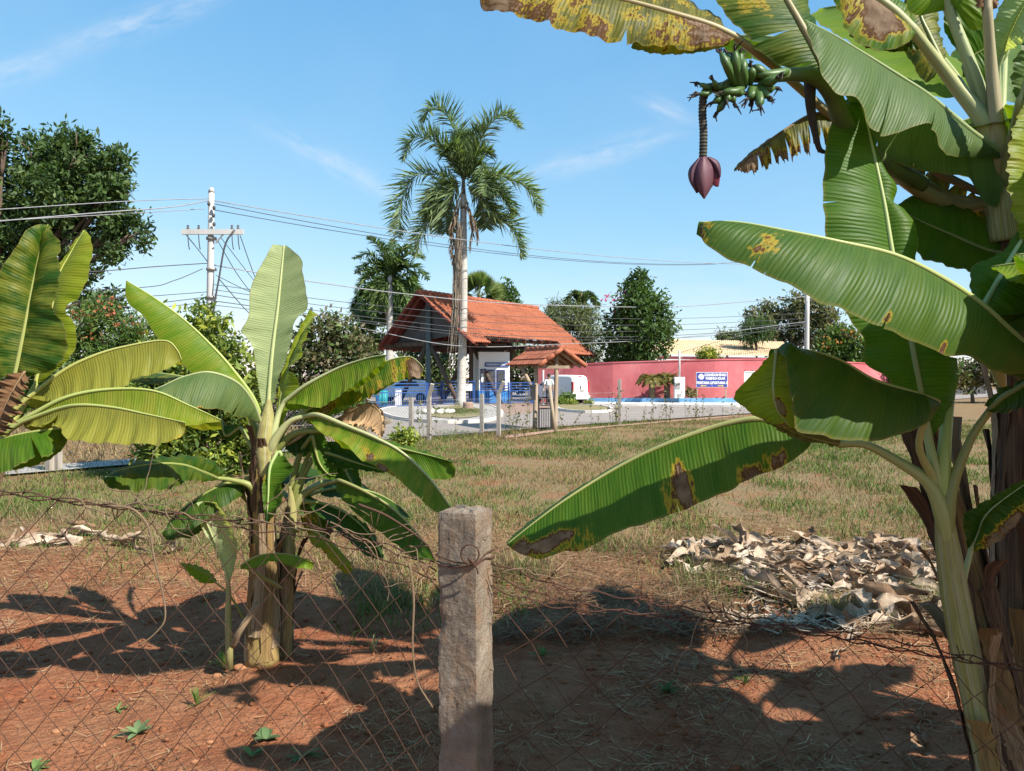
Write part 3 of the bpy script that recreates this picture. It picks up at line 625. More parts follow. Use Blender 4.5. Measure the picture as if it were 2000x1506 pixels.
# ================================================================ trees, palms, shrubs
def leafcloud(C, R, n, size, cols, clump=7, flat=.35, seed=0, squash=1.0, long=1.7, droop=0.0, gap=-.55):
    """diamond leaves in twig clumps spread through blobs (C centres, R radii)"""
    r = np.random.default_rng(seed); C = np.asarray(C, float); R = np.asarray(R, float)
    m = max(1, n // clump); w = R ** 2; k = r.choice(len(R), m, p=w / w.sum())
    d = r.standard_normal((m, 3)); d /= np.linalg.norm(d, axis=1)[:, None]
    rad = R[k] * (.35 + .65 * r.random(m) ** .45) * (1 + .16 * r.standard_normal(m))
    cc = C[k] + d * rad[:, None] * [1, 1, squash]
    q_ = cc / (np.median(R) * .55); g_ = np.sin(q_[:, 0] * 1.9 + seed) + np.sin(q_[:, 1] * 2.1 + 1.3 * q_[:, 2]) + np.sin(q_[:, 2] * 2.3 - q_[:, 0])
    kp = g_ > gap - .8 * r.random(m); cc, d, rad = cc[kp], d[kp], rad[kp]; m = len(cc)
    tint = r.random(m)
    idx = np.repeat(np.arange(m), clump); N = len(idx)
    base = cc[idx] + r.standard_normal((N, 3)) * size * 1.1
    dr = d[idx] * .8 + r.standard_normal((N, 3)) * .8; dr[:, 2] -= droop; dr /= np.linalg.norm(dr, axis=1)[:, None]
    nm = r.standard_normal((N, 3)) * .7 + [0, 0, .9] + d[idx] * .5
    sd = np.cross(dr, nm); sd /= np.linalg.norm(sd, axis=1)[:, None] + 1e-9
    s = size * (.6 + .8 * r.random(N))
    ln = s * long * .5; wd_ = s * flat
    V = np.stack([base - dr * ln[:, None], base + sd * wd_[:, None], base + dr * ln[:, None], base - sd * wd_[:, None]], 1).reshape(-1, 3)
    cols = np.asarray(cols, float); t = np.clip(tint[idx] * .65 + r.random(N) * .35, 0, .999) * (len(cols) - 1)
    i0 = t.astype(int); f_ = (t - i0)[:, None]; cv = cols[i0] * (1 - f_) + cols[np.minimum(i0 + 1, len(cols) - 1)] * f_
    cv = cv * (.8 + .4 * r.random((N, 1)))
    return V, np.arange(4 * N).reshape(-1, 4), np.repeat(cv, 4, 0)
DK = [(.018, .04, .014), (.034, .07, .02), (.055, .105, .028), (.085, .14, .035)]
OL = [(.07, .085, .04), (.105, .125, .055), (.14, .16, .07), (.18, .19, .085)]
MG = [(.04, .08, .02), (.07, .13, .028), (.115, .18, .035), (.17, .24, .045)]
YG = [(.04, .07, .018), (.085, .14, .028), (.20, .25, .04), (.40, .40, .05)]
BR = [(.07, .065, .032), (.11, .11, .045), (.14, .11, .065), (.19, .165, .09)]
def tree(name, label, cat, Y, blobs, base, n, size, cols, trunk=.15, group=None, limbs=True, depth=.8, flowers=None, seed=1, clump=7, flat=.35, squash=1.0, long=1.7, droop=0., barkm='bark', zbase=0., gap=-.55):
    r = np.random.default_rng(seed); B = [W(b[0], b[1], Y) for b in blobs]; R = [b[2] / F * Y for b in blobs]
    ctr = np.mean(B, 0)
    for i, b in enumerate(B): b[1] += (r.random() - .5) * 2 * depth * R[i]
    bp = np.array([(base - 1000) / F * Y, Y, zbase]); th = thing(name, label, cat, bp, group)
    V, Fc, cv = leafcloud(B, R, n, size, cols, clump, flat, seed, squash, long, droop, gap)
    V[:, 2] = np.maximum(V[:, 2], zbase + .02)
    obj('crown', V, Fc, M['foliage'], th, attrs={'Col': cv}, smooth=False)
    mb = MB(); fork = bp + np.array([(ctr[0] - bp[0]) * .3, 0, max(.25, (min(b[2] for b in B) - zbase) * .8)])
    mb.tube(resample([bp, (bp + fork) / 2 + [trunk * .3, 0, 0], fork], 10), np.linspace(trunk * 1.2, trunk * .8, 10), 9)
    if limbs:
        for b, rr in zip(B, R):
            q = b + (ctr - b) * .1; m_ = (fork + q) / 2 + r.standard_normal(3) * rr * .2
            mb.tube(resample([fork, m_, q], 9), np.linspace(trunk * .55, trunk * .1, 9), 6)
            for k in range(3):
                e = b + r.standard_normal(3) * rr * .55; mb.tube(resample([m_ * .4 + q * .6, (q + e) / 2, e], 6), np.linspace(trunk * .22, trunk * .05, 6), 5)
    mb.build('trunk', M[barkm], th, smooth=True)
    if flowers:
        fb, fn, fs, fcol = flowers
        V, Fc, cv = leafcloud([W(b[0], b[1], Y - b[2] / F * Y * .7) for b in fb], [b[2] / F * Y for b in fb], fn, fs, fcol, 5, .5, seed + 5, long=1.1)
        obj('blossom', V, Fc, M['petal'], th, attrs={'Col': cv}, smooth=False)
    return th
tree('shade_tree', 'huge dark green shade tree behind the far left banana leaves', 'tree', 30,
     [(10, 262, 34), (-40, 300, 70), (60, 310, 55), (120, 300, 48), (170, 305, 40), (165, 345, 55), (225, 330, 38), (240, 360, 26), (60, 380, 75), (140, 395, 60), (215, 400, 45), (240, 440, 42), (268, 462, 26), (30, 460, 60), (110, 455, 55), (190, 465, 40), (225, 492, 20), (-60, 400, 80), (-80, 480, 80), (150, 540, 36), (190, 545, 24), (180, 590, 40), (205, 600, 22)],
     -60, 60000, .15, [(.022, .046, .018), (.042, .08, .025), (.064, .112, .032), (.095, .145, .042), (.13, .165, .06)], .32, seed=3, clump=11, depth=.9, gap=.15)
tree('flame_tree', 'feathery tree with orange blossom behind the yellow banana leaves', 'tree', 24,
     [(150, 640, 40), (190, 630, 45), (235, 650, 40), (270, 660, 28), (160, 690, 45), (220, 700, 50), (270, 705, 35), (120, 690, 40)], 200, 16000, .10, MG[:3] + [(.09, .12, .045)], .1, seed=4, clump=9, flat=.22,
     flowers=([(160, 618, 22), (205, 600, 26), (235, 640, 20), (180, 655, 25), (265, 640, 18), (225, 668, 18)], 420, .09, [(.34, .09, .04), (.40, .15, .07), (.3, .09, .06)]))
tree('citrus_bush', 'tall glossy yellow-green bush behind the clump of banana stems', 'bush', 13,
     [(325, 640, 32), (380, 632, 32), (360, 668, 44), (425, 662, 38), (460, 690, 30), (310, 700, 36), (345, 730, 60), (420, 730, 60), (320, 790, 55), (380, 810, 65), (450, 800, 50), (330, 860, 50), (400, 870, 70), (460, 870, 50), (300, 890, 40), (350, 915, 40), (430, 915, 45), (480, 760, 35), (500, 880, 30)],
     400, 24000, .085, YG, .06, seed=5, clump=8, flat=.3, depth=1.0, gap=-.2)
tree('tangled_bush', 'brownish bush tangled with climbers behind the upright pale leaf', 'bush', 22,
     [(590, 680, 40), (630, 650, 40), (675, 655, 38), (640, 700, 45), (700, 690, 34), (600, 740, 45), (660, 745, 45), (710, 735, 30), (570, 790, 40), (620, 790, 40), (690, 780, 34), (520, 720, 40), (540, 770, 45), (500, 790, 40)], 640, 17000, .095, MG[:2] + BR + MG[1:], .07, seed=6, clump=7)
tree('garden_tree', 'light green tree rising left of the gatehouse roof', 'tree', 62, [(705, 650, 24), (725, 625, 20), (715, 690, 26), (735, 670, 22), (690, 680, 22), (700, 730, 30), (730, 730, 30)], 715, 6000, .22, MG, .1, seed=7)
tree('garden_tree', 'sunlit bush seen through the open gatehouse between the braces', 'bush', 64, [(795, 705, 26), (820, 690, 24), (850, 715, 34), (880, 710, 26), (800, 740, 30), (850, 750, 36), (885, 755, 26), (960, 740, 30), (1010, 735, 30), (985, 700, 26), (1020, 700, 26), (1050, 705, 26), (1060, 735, 30), (940, 705, 24)], 840, 12000, .24, OL[:3] + DK[2:], .1, seed=8)
tree('small_tree', 'dark leafy tree top showing above the red roof ridge', 'tree', 62, [(985, 575, 22), (965, 585, 20), (1003, 588, 16), (975, 610, 30), (990, 640, 34)], 985, 4500, .24, DK[1:] + [(.08, .12, .03)], .12, seed=9)
tree('willowy_tree', 'grey-green willowy tree right of the gatehouse roof', 'tree', 58, [(1090, 610, 26), (1120, 620, 28), (1150, 625, 26), (1080, 640, 30), (1125, 655, 36), (1160, 660, 26), (1100, 680, 30), (1150, 695, 28)], 1125, 12000, .22, OL, .14, seed=10, flat=.16, droop=.9, long=2.2)
tree('conical_tree', 'dense dark conical tree with pink blossom behind the pink wall', 'tree', 51,
     [(1248, 538, 12), (1246, 555, 20), (1245, 580, 32), (1238, 605, 42), (1262, 608, 38), (1225, 635, 42), (1270, 638, 42), (1245, 655, 52), (1215, 670, 36), (1285, 668, 30), (1240, 690, 40)], 1245, 17000, .2, DK[1:] + [(.07, .12, .03)], .16, seed=11,
     flowers=([(1188, 580, 10), (1215, 578, 9), (1232, 572, 6), (1205, 590, 8), (1200, 602, 6)], 150, .16, [(.6, .1, .22), (.65, .2, .32)]))
tree('street_tree', 'broad grey-branched tree behind the right utility pole', 'tree', 64, [(1480, 630, 26), (1510, 615, 28), (1550, 605, 28), (1590, 610, 28), (1620, 630, 24), (1490, 655, 24), (1540, 650, 30), (1590, 655, 30), (1630, 665, 26), (1525, 675, 22)], 1540, 13000, .22, OL[:3] + BR[2:], .22, seed=12, barkm='bark')
tree('hanging_fern', 'drooping dark green fringe-leaved tree above the tan roof', 'tree', 56, [(1470, 640, 16), (1462, 655, 14), (1480, 655, 16), (1490, 640, 14)], 1478, 1800, .24, DK[1:], .08, seed=13, flat=.12, droop=1.6, long=2.6)
tree('orange_bush', 'bush with scattered orange blossom beyond the end of the tan roof', 'bush', 55, [(1640, 660, 26), (1665, 670, 26), (1620, 680, 24), (1680, 690, 28), (1650, 700, 30)], 1650, 7000, .2, MG, .1, seed=14,
     flowers=([(1630, 665, 16), (1660, 655, 16), (1610, 680, 12)], 160, .16, [(.55, .2, .06), (.6, .28, .08)]))
tree('distant_tree', 'small round distant tree over the tan roof', 'tree', 110, [(1420, 658, 12), (1408, 664, 12), (1434, 664, 12), (1420, 672, 16)], 1420, 1800, .35, OL[:3], .2, seed=15)
tree('yellow_shrub', 'round yellow-green shrub just above the pink wall', 'shrub', 49.5, [(1382, 690, 12), (1370, 694, 9), (1394, 694, 10), (1382, 702, 14)], 1382, 1500, .13, YG[1:] + [(.42, .36, .05)], .06, seed=16)
tree('roadside_bush', 'green bush beyond the fence at the end of the road', 'bush', 48, [(1900, 730, 26), (1930, 725, 30), (1970, 735, 30), (1870, 745, 24), (1840, 735, 26), (1800, 730, 30), (1760, 735, 26), (2010, 730, 34)], 1900, 8000, .2, BR + MG[1:3], .1, seed=17)
tree('bank_scrub', 'dry scrub on the bank beside the narrow path', 'scrub', 17.5, [(140, 860, 40), (190, 850, 40), (240, 860, 34), (100, 840, 40), (60, 850, 40), (10, 850, 45), (165, 835, 40)], 160, 9000, .09, [(.28, .18, .10), (.36, .25, .14), (.2, .13, .08), (.22, .2, .09)], .03, seed=18, flat=.12, long=2.6)
tree('dark_thicket', 'dark low thicket at the foot of the orange-blossom tree', 'thicket', 21, [(110, 760, 50), (180, 755, 50), (250, 750, 45), (50, 750, 55), (-20, 740, 60), (290, 780, 40), (215, 800, 45)], 180, 11000, .11, DK[1:] + BR[:2], .05, seed=19)
# ---------------------------------------------------------------- palms
def frond(parent, pts, n=46, ll=.9, wid=.035, cols=((.02, .055, .018), (.05, .10, .028)), mat='foliage', name='frond', droop=.5, seed=0, rr=.03, plume=.5):
    r = np.random.default_rng(seed); P = resample(pts, n); T = np.gradient(P, axis=0); T /= np.linalg.norm(T, axis=1)[:, None]
    side = np.cross(T, [0, 0, 1.]); side /= np.linalg.norm(side, axis=1)[:, None] + 1e-9; up = np.cross(side, T)
    V = []; C = []; s = np.linspace(0, 1, n)
    prof = np.clip(np.sin(PI * (.08 + .9 * s)) ** .6, .25, 1); c0, c1 = map(np.array, cols)
    for i in range(3, n):
        for sg in (-1, 1):
            for q in range(2):
                L = ll * prof[i] * (.8 + .35 * r.random()); b = P[i] + T[i] * (r.random() - .5) * .05
                d = side[i] * sg * (.8 + .3 * r.random()) + T[i] * (.45 + .3 * r.random()) + up[i] * (plume * (r.random() - .25)); d /= np.linalg.norm(d)
                m_ = b + d * L * .5; e = b + d * L + np.array([0, 0, -droop * L * (.4 + .8 * r.random())]); m_[2] -= droop * L * .12
                wv = np.cross(d, up[i] + r.standard_normal(3) * .5); wv /= np.linalg.norm(wv) + 1e-9; w = wv * wid * (.8 + .4 * r.random())
                V += [b - w * .5, b + w * .5, m_ + w, e, m_ - w]; cc = c0 + (c1 - c0) * r.random(); C += [cc] * 5
    V = np.array(V); k = np.arange(len(V) // 5)[:, None] * 5
    Fc = np.vstack([k + [0, 1, 2], k + [0, 2, 4], k + [4, 2, 3]])
    tv, tf, _ = tube(P, np.linspace(rr, rr * .2, n), 5)
    tf = [t for q in tf for t in ([q[:3], (q[0], q[2], q[3])] if len(q) == 4 else [])]
    Fc = np.vstack([Fc, np.array(tf) + len(V)]); V = np.vstack([V, tv]); C = np.vstack([np.array(C), np.tile(c0 * .5 + c1 * .9 + [.04, .04, .0], (len(tv), 1))])
    return obj(name, V, Fc, M[mat], parent, attrs={'Col': C}, smooth=False)
def palm(label, Y, cx, cy, bx, br, fronds, trunkw, ll, group='tall palms', seed=1, dead=(), cols=((.04, .085, .035), (.16, .22, .09)), wid=.035, n=44, drp=.3, plm=.5):
    base = np.array([(bx - 1000) / F * Y, Y, 0.]); th = thing('palm_tree', label, 'palm', base, group)
    top = W(cx, cy, Y); w = trunkw / F * Y / 2
    mid = base + (top - base) * .5; mid[0] += w * .3
    P = resample([base, mid, top], 40); s = np.linspace(0, 1, 40)
    rad = w * (1.0 + .35 * np.exp(-s * 22) + .10 * np.sin(s * 3.0) - .35 * s) ; v, f, u = tube(P, rad, 14)
    obj('trunk', v, f, M['palmtrunk'], th)
    P = resample([top - [0, 0, .8], top + [0, 0, .9]], 10); v, f, u = tube(P, np.linspace(w * .75, w * .35, 10), 10); sh = obj('crownshaft', v, f, M['bark'], th)
    r = np.random.default_rng(seed)
    for i, fr in enumerate(fronds):
        pts = P2(fr); dy = (r.random() - .5) * 2.2; m = len(pts)
        P3 = np.array([W(p[0], p[1], Y + dy * (k / (m - 1)) ** 1.2) for k, p in enumerate(pts)])
        frond(th, P3, n, ll, wid, cols, seed=seed * 50 + i, droop=drp, plume=plm)
    for i, fr in enumerate(dead):
        pts = P2(fr); P3 = np.array([W(p[0], p[1], Y - .35) for p in pts])
        frond(th, P3, 26, ll * .3, .04, ((.14, .095, .06), (.28, .22, .16)), 'dryfrond', 'dead_frond', .9, seed * 70 + i, .05, .9)
    return th, top
pm, pt_ = palm('tall royal palm with whitish trunk in front of the gatehouse roof', 41.5, 905, 380, 900, 4,
     ['905,352 896,280 872,226 845,207 829,236', '902,350 886,303 846,276 808,270 788,312', '900,356 856,342 812,344 786,390 777,462', '898,364 879,373 853,408 828,446 812,502',
      '909,346 930,292 958,243 987,225 1014,248', '912,352 958,342 1002,350 1038,378 1052,415', '914,368 943,393 972,426 1000,446 1021,504', '912,352 937,322 947,342 951,382',
      '906,350 912,300 928,262 945,250', '904,350 892,310 880,290 868,300', '912,356 950,360 985,385 1000,420', '900,358 868,362 846,392 838,430', '908,352 922,318 940,300 962,298', '903,352 898,316 903,280 906,262',
      '900,360 880,385 872,420 870,455', '912,360 935,385 945,415 950,445'], 17, 1.45, seed=3, group=None,
     dead=('903,372 892,400 884,450 880,505', '908,400 922,425 930,450 932,475', '897,400 886,440 885,480 884,515', '908,380 917,420 921,455 918,490', '899,390 893,430 893,470 890,500'), n=84, wid=.036, cols=((.07, .12, .055), (.24, .31, .14)), drp=.14, plm=1.5)
v, f, u = tube([W(905, 352, 41.5), W(904, 290, 41.5), W(902.5, 205, 41.5)], [.05, .035, .012], 6); obj('spear_leaf', v, f, M['foliage'], pm, attrs={'Col': np.tile([.25, .3, .2], (len(v), 1))})
for k, (xa, xb, ya, yb) in enumerate(((894, 888, 470, 650), (892, 882, 500, 700), (897, 891, 440, 600), (891, 880, 560, 735))):      # dry sheaths hanging down the trunk
    r = np.random.default_rng(k); V = []; m = 26
    P = resample([W(xa, ya, 41.1), W((xa + xb) / 2 + 2, (ya + yb) / 2, 41.05), W(xb, yb, 41.0)], m)
    mb = MB()
    for q in range(11):
        o_ = np.cumsum(r.standard_normal((m, 3)) * .014, 0) + r.standard_normal(3) * [.11, .08, .15]
        e = int(m * (.55 + .45 * r.random())); mb.tube((P + o_)[:e], np.linspace(.03, .012, e), 4)
    n_ = sum(len(a) for a in mb.V); mb.build('dead_frond', M['dryfrond'], pm, attrs={'Col': np.tile([.20, .165, .13], (n_, 1)) * (.7 + .6 * r.random((n_, 1)))})
def radial(cx, cy, R, k, seed, up=.35):
    r = np.random.default_rng(seed); out = []
    for i in range(k):
        a = 2 * PI * i / k + r.random() * .3; rx = R * math.cos(a) * (.75 + .3 * r.random()); ry = -R * (.2 + .75 * math.sin(a)) * (.8 + .3 * r.random())
        dr = R * (.12 + .35 * abs(math.cos(a)))
        out.append(f'{cx},{cy} {cx + rx * .4},{cy + ry * .55 - R * up * .4} {cx + rx * .8},{cy + ry * .8 - R * up * .15 + dr * .4} {cx + rx},{cy + ry + dr * 1.5}')
    return out
def crown(cx, cy, tips):
    return [f'{cx},{cy} {cx + (a - cx) * .5},{cy + (b - cy) * .5 - abs(a - cx) * .28 - 7} {cx + (a - cx) * .85},{cy + (b - cy) * .8 - abs(a - cx) * .12 - 3} {a},{b}' for a, b in tips]
palm('bushy royal palm left of the gatehouse roof', 56, 762, 535, 757, 4, crown(761, 545, [(692, 505), (697, 533), (695, 572), (706, 606), (722, 462), (742, 474), (768, 468), (800, 478), (827, 503), (835, 546), (822, 582), (802, 612), (728, 622), (776, 505), (714, 545), (812, 545), (748, 604), (786, 602), (735, 515), (790, 515), (760, 560), (720, 590), (805, 590)]), 14, .95, seed=5, cols=((.055, .11, .04), (.19, .26, .085)), wid=.05, n=46, drp=.18, plm=1.3)
palm('slender palm trunk standing behind the left eave', 60, 752, 575, 770, 4, radial(745, 585, 52, 18, 9), 10, 1.2, seed=6, cols=((.03, .075, .028), (.10, .16, .05)), wid=.06, n=34, drp=.3)
palm('rear palm with white trunk seen under the left eave', 64, 780, 590, 782, 4, radial(790, 580, 44, 16, 11), 9, 1.2, seed=8, cols=((.03, .075, .028), (.10, .16, .05)), wid=.06, n=32, drp=.3)
palm('small coconut palm crown behind the willowy tree', 74, 1135, 590, 1135, 4, crown(1135, 598, [(1105, 590), (1112, 575), (1125, 568), (1138, 570), (1150, 572), (1162, 584), (1168, 600), (1102, 608), (1120, 610), (1152, 612)]), 8, .9, seed=9, cols=((.05, .10, .03), (.15, .21, .08)), wid=.07, n=28, drp=.2)
def fanpalm(label, Y, cx, cy, R, k, seed):
    r = np.random.default_rng(seed); c = W(cx, cy, Y); base = np.array([c[0], Y, 0.]); th = thing('fan_palm', label, 'palm', base)
    mb = MB(); mb.tube(resample([base, c], 8), np.linspace(.22, .16, 8), 9); mb.build('trunk', M['bark'], th, smooth=True)
    for i in range(k):
        a = 2 * PI * i / k + r.random() * .3; el = .25 + r.random() * 1.25; d = np.array([math.cos(a) * math.cos(el), math.sin(a) * math.cos(el), math.sin(el)])
        h = c + d * R * .5; V = []; C = []
        s0 = np.cross(d, [0, 0, 1.]); s0 /= np.linalg.norm(s0); u0 = np.cross(s0, d); ro = r.random() * PI; s0, u0 = s0 * math.cos(ro) + u0 * math.sin(ro), u0 * math.cos(ro) - s0 * math.sin(ro)
        for j in np.linspace(-1.35, 1.35, 22):
            dd = d * math.cos(j) + s0 * math.sin(j) + u0 * .12 * math.cos(j); e = h + dd * R * (.62 + .1 * r.random()); e[2] -= .05 * R
            w = np.cross(dd, u0); w = w / np.linalg.norm(w) * R * .035; m_ = h + dd * R * .35; V += [h, m_ + w, e, m_ - w]; C += [np.array([.16, .21, .06]) * (.6 + .8 * r.random())] * 4
        tv, tf, _ = tube([c, h], [.02, .012], 4); nV = len(V)
        obj('frond', np.vstack([V, tv]), [tuple(range(q, q + 4)) for q in range(0, nV, 4)] + [tuple(np.array(q) + nV) for q in tf], M['foliage'], th, attrs={'Col': np.vstack([C, np.tile([.15, .16, .05], (len(tv), 1))])}, smooth=False)
fanpalm('fan palm with yellow-green fans above the red roof', 60, 936, 580, 1.9, 26, 2)
# ---- cycads in the planter
def cycad(label, px, py, Y, R, k, seed):
    r = np.random.default_rng(seed); c = W(px, py, Y); c0 = np.array([c[0], Y, BEDZ]); th = thing('cycad', label, 'cycad', c0, 'cycads in the planter')
    mb = MB(); mb.tube(resample([c0, c], 6), np.linspace(.2, .17, 6), 9); mb.build('trunk', M['bark'], th, smooth=True)
    for i in range(k):
        a = 2 * PI * i / k + r.random() * .4; rl = R * (.8 + .3 * r.random()); d = np.array([math.cos(a), math.sin(a), 0]); lift = .15 + .5 * r.random()
        frond(th, [c, c + d * rl * .5 + [0, 0, rl * lift], c + d * rl + [0, 0, rl * (lift * .7 - .35)]], 26, .26, .022, ((.09, .09, .025), (.24, .20, .05)), seed=seed * 9 + i, rr=.014, droop=.1, plume=.3)
cycad('spreading yellow-green cycad before the pink wall', 1273, 749, 45.2, 1.05, 22, 3)
cycad('second cycad crowding against the white meter cabinet', 1303, 750, 45.3, .95, 22, 4)
# ---- low shrubs
def shrub(name, label, px, py, rpx, Y, n, size, cols, z0=.1, seed=1, group=None, squash=.85, flat=.35, extra=None):
    c = W(px, py, Y); R = rpx / F * Y; th = thing(name, label, 'shrub', (c[0], Y, z0), group)
    bl = [c] + [c + np.array([math.cos(a) * R * .45, math.sin(a) * R * .45, -.1 * R]) for a in np.linspace(0, 5, 5)]; rr = [R * .8] + [R * .55] * 5
    V, Fc, cv = leafcloud(bl, rr, n, size, cols, 6, flat, seed, squash); V[:, 2] = np.maximum(V[:, 2], z0 + .01)
    obj('foliage', V, Fc, M['foliage'], th, attrs={'Col': cv}, smooth=False)
    mb = MB()
    for k in range(5):
        e = c + np.random.default_rng(seed + k).standard_normal(3) * R * .35; mb.tube(resample([np.array([c[0], Y, z0]), (c + e) / 2, e], 5), np.linspace(.02, .006, 5), 5)
    mb.build('stem', M['bark'], th, smooth=True)
    return th
shrub('clipped_shrub', 'round clipped yellow-green shrub left of the van tyre', 1117, 788, 11, 42.5, 900, .07, YG[1:], .12, 1, 'clipped shrubs on the planted island')
shrub('clipped_shrub', 'round clipped yellow-green shrub below the van rear door', 1150, 788, 9, 42.8, 800, .07, YG[1:], .12, 2, 'clipped shrubs on the planted island')
shrub('leafy_shrub', 'loose green shrub hiding the van wheel', 1108, 778, 15, 43.4, 900, .12, MG, .12, 3)
shrub('leafy_shrub', 'low yellowish plants on the planted island beside the kiosk post', 1092, 784, 12, 42.6, 700, .12, MG[1:] + YG[2:3], .12, 4, flat=.15)
shrub('flowering_shrub', 'speckled shrub between white cabinet and blue sign', 1349, 766, 11, 45.2, 900, .09, [(.16, .12, .05), (.3, .2, .1), (.12, .16, .05), (.45, .3, .2)], BEDZ, 5)
shrub('small_shrub', 'little green shrub in the stone ring on the traffic island', 856, 806, 10, 32, 700, .07, MG[1:], .13, 6)
shrub('young_bush', 'yellow-green young bush by the near fence line left of the leaning posts', 790, 852, 24, 16.5, 900, .07, YG[1:], 0, 7)
shrub('young_bush', 'leafy sapling growing under the drooping brown leaf', 690, 800, 26, 15, 500, .07, MG, 0, 8)
# ================================================================ banana plants
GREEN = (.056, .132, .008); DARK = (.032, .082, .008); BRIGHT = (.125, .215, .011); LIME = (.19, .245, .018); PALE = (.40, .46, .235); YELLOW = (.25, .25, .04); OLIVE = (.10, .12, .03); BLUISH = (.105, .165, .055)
DRY = (.36, .25, .145); DRYB = (.20, .115, .06)
def leaf_core(parent, m3, l3, r3, colr, yel=.3, dmg=(), tears=(), bulge=.015, wave=.008, seed=0, rib=.012, pet3=None, mat='leaf', stalkcol=(0.218, 0.242, 0.070), name='leaf', ribend=.15, N=72, MM=9, freq=7, fray=0.0, ribside=0):
    r = np.random.default_rng(seed); m3, l3, r3 = resample(m3, N), resample(l3, N), resample(r3, N)
    ln = np.r_[0, np.cumsum(np.linalg.norm(np.diff(m3, axis=0), axis=1))]; T = np.gradient(m3, axis=0); T /= np.linalg.norm(T, axis=1)[:, None] + 1e-9
    s = np.linspace(0, 1, N); V = []; U = []; D = []; Fc = []; off = 0
    for sg, e3 in ((1, l3), (-1, r3)):
        hw = np.linalg.norm(e3 - m3, axis=1); nm = np.cross(T, e3 - m3) * sg; nm /= np.linalg.norm(nm, axis=1)[:, None] + 1e-9
        ph = r.random(4) * 6.28
        tr2 = list(tears) + ([(sg, .15 + .75 * r.random(), .8 + .17 * r.random(), .001 + .003 * r.random()) for _ in range(2)] if mat == 'leaf' and ln[-1] > .6 else [])
        ts = sorted([(max(1, min(N - 2, int(t[1] * N))), t[2], t[3]) for t in tr2 if t[0] * sg > 0])
        ts = [t for i, t in enumerate(ts) if i == 0 or t[0] > ts[i - 1][0] + 1]; segs = [0] + [t[0] for t in ts] + [N - 1]
        fr = np.zeros(N)
        if fray: fr = fray * (np.abs(vnoise(s * 34, s * 0 + seed, seed)) + .6 * np.abs(vnoise(s * 90, s * 0, seed + 1)))
        for q in range(len(segs) - 1):
            i0, i1 = segs[q], segs[q + 1]; idx = np.arange(i0, i1 + 1); k = len(idx)
            t = np.linspace(0, 1, MM)[None, :]; tf = t * (1 - fr[idx][:, None])
            P = m3[idx][:, None] * (1 - tf[..., None]) + e3[idx][:, None] * tf[..., None]
            wv = np.sin(s[idx] * 2 * PI * freq + ph[0]) * .6 + np.sin(s[idx] * 2 * PI * freq * 2.3 + ph[1]) * .4
            h = bulge * 4 * t * (1 - t) * np.minimum(1, hw[idx][:, None] / .1) + wave * wv[:, None] * t ** 1.5
            P = P + nm[idx][:, None] * h[..., None]
            if q > 0:      # this side of the tear bends away
                w0, wd = ts[q - 1][1], ts[q - 1][2]; g = np.clip((t - w0) / (1 - w0 + 1e-6), 0, 1) * np.exp(-(np.arange(k)[:, None]) / (k * .45 + 1))
                P = P + T[idx][:, None] * (g * wd)[..., None] + nm[idx][:, None] * (g * wd * .8)[..., None]
            if q < len(segs) - 2:
                w0, wd = ts[q][1], ts[q][2]; g = np.clip((t - w0) / (1 - w0 + 1e-6), 0, 1) * np.exp(-(np.arange(k)[::-1][:, None]) / (k * .45 + 1))
                P = P - T[idx][:, None] * (g * wd)[..., None] - nm[idx][:, None] * (g * wd * .5)[..., None]
            V.append(P.reshape(-1, 3)); uu = ln[idx][:, None] - .12 * hw[idx][:, None] * t; U.append(np.stack([uu, np.broadcast_to(sg * t, uu.shape)], -1).reshape(-1, 2))
            dd = np.zeros((k, MM))
            for (du, dv, ru, rv, st) in dmg:
                if dv * sg < 0 and abs(dv) > .02: continue
                x = np.sqrt(((s[idx][:, None] - du) / ru) ** 2 + ((t - abs(dv)) / rv) ** 2); dd = np.maximum(dd, st * np.clip(1.25 - x * .95, 0, 1))
            D.append(dd.ravel())
            a_ = np.arange(k - 1)[:, None] * MM + np.arange(MM - 1)[None] + off
            fq = np.stack([a_, a_ + 1, a_ + MM + 1, a_ + MM] if sg > 0 else [a_, a_ + MM, a_ + MM + 1, a_ + 1], -1).reshape(-1, 4); Fc.append(fq); off += k * MM
    V = np.vstack(V); n = len(V)
    lf = obj(name, V, np.vstack(Fc), M[mat], parent, np.vstack(U), {'Col': np.tile(colr, (n, 1)), 'Yel': np.full(n, yel), 'dmg': np.concatenate(D)})
    nm = np.cross(T, l3 - r3); nm /= np.linalg.norm(nm, axis=1)[:, None] + 1e-9
    if pet3 is not None and len(pet3): P = np.vstack([resample(np.vstack([pet3, m3[:1]]), 16)[:-1], m3]); npz = 15
    else: P = m3; npz = 0
    rad = np.r_[rib * (1 + 1.7 * np.linspace(1, 0, npz) ** 1.6) if npz else [], np.linspace(rib, rib * ribend, N)]
    if npz: rad[:5] *= np.linspace(.3, 1, 5)
    v, f, u = tube(P, rad, 8)
    obj('midrib', v, f, M['stalk'], lf, u, {'Col': np.tile(stalkcol, (len(v), 1))})
    return lf
def pl3(s, Y, d=0.0):
    """pixel polyline -> 3D; Y = (start, end) or list spread evenly; d = extra depth bulging along the line"""
    p = P2(s) if isinstance(s, str) else np.asarray(s, float); k = np.linspace(0, 1, len(p)); Yv = np.interp(k, np.linspace(0, 1, len(Y)), Y) + d * np.sin(PI * k) ** .6
    return np.array([W(a, b, c) for (a, b), c in zip(p, Yv)])
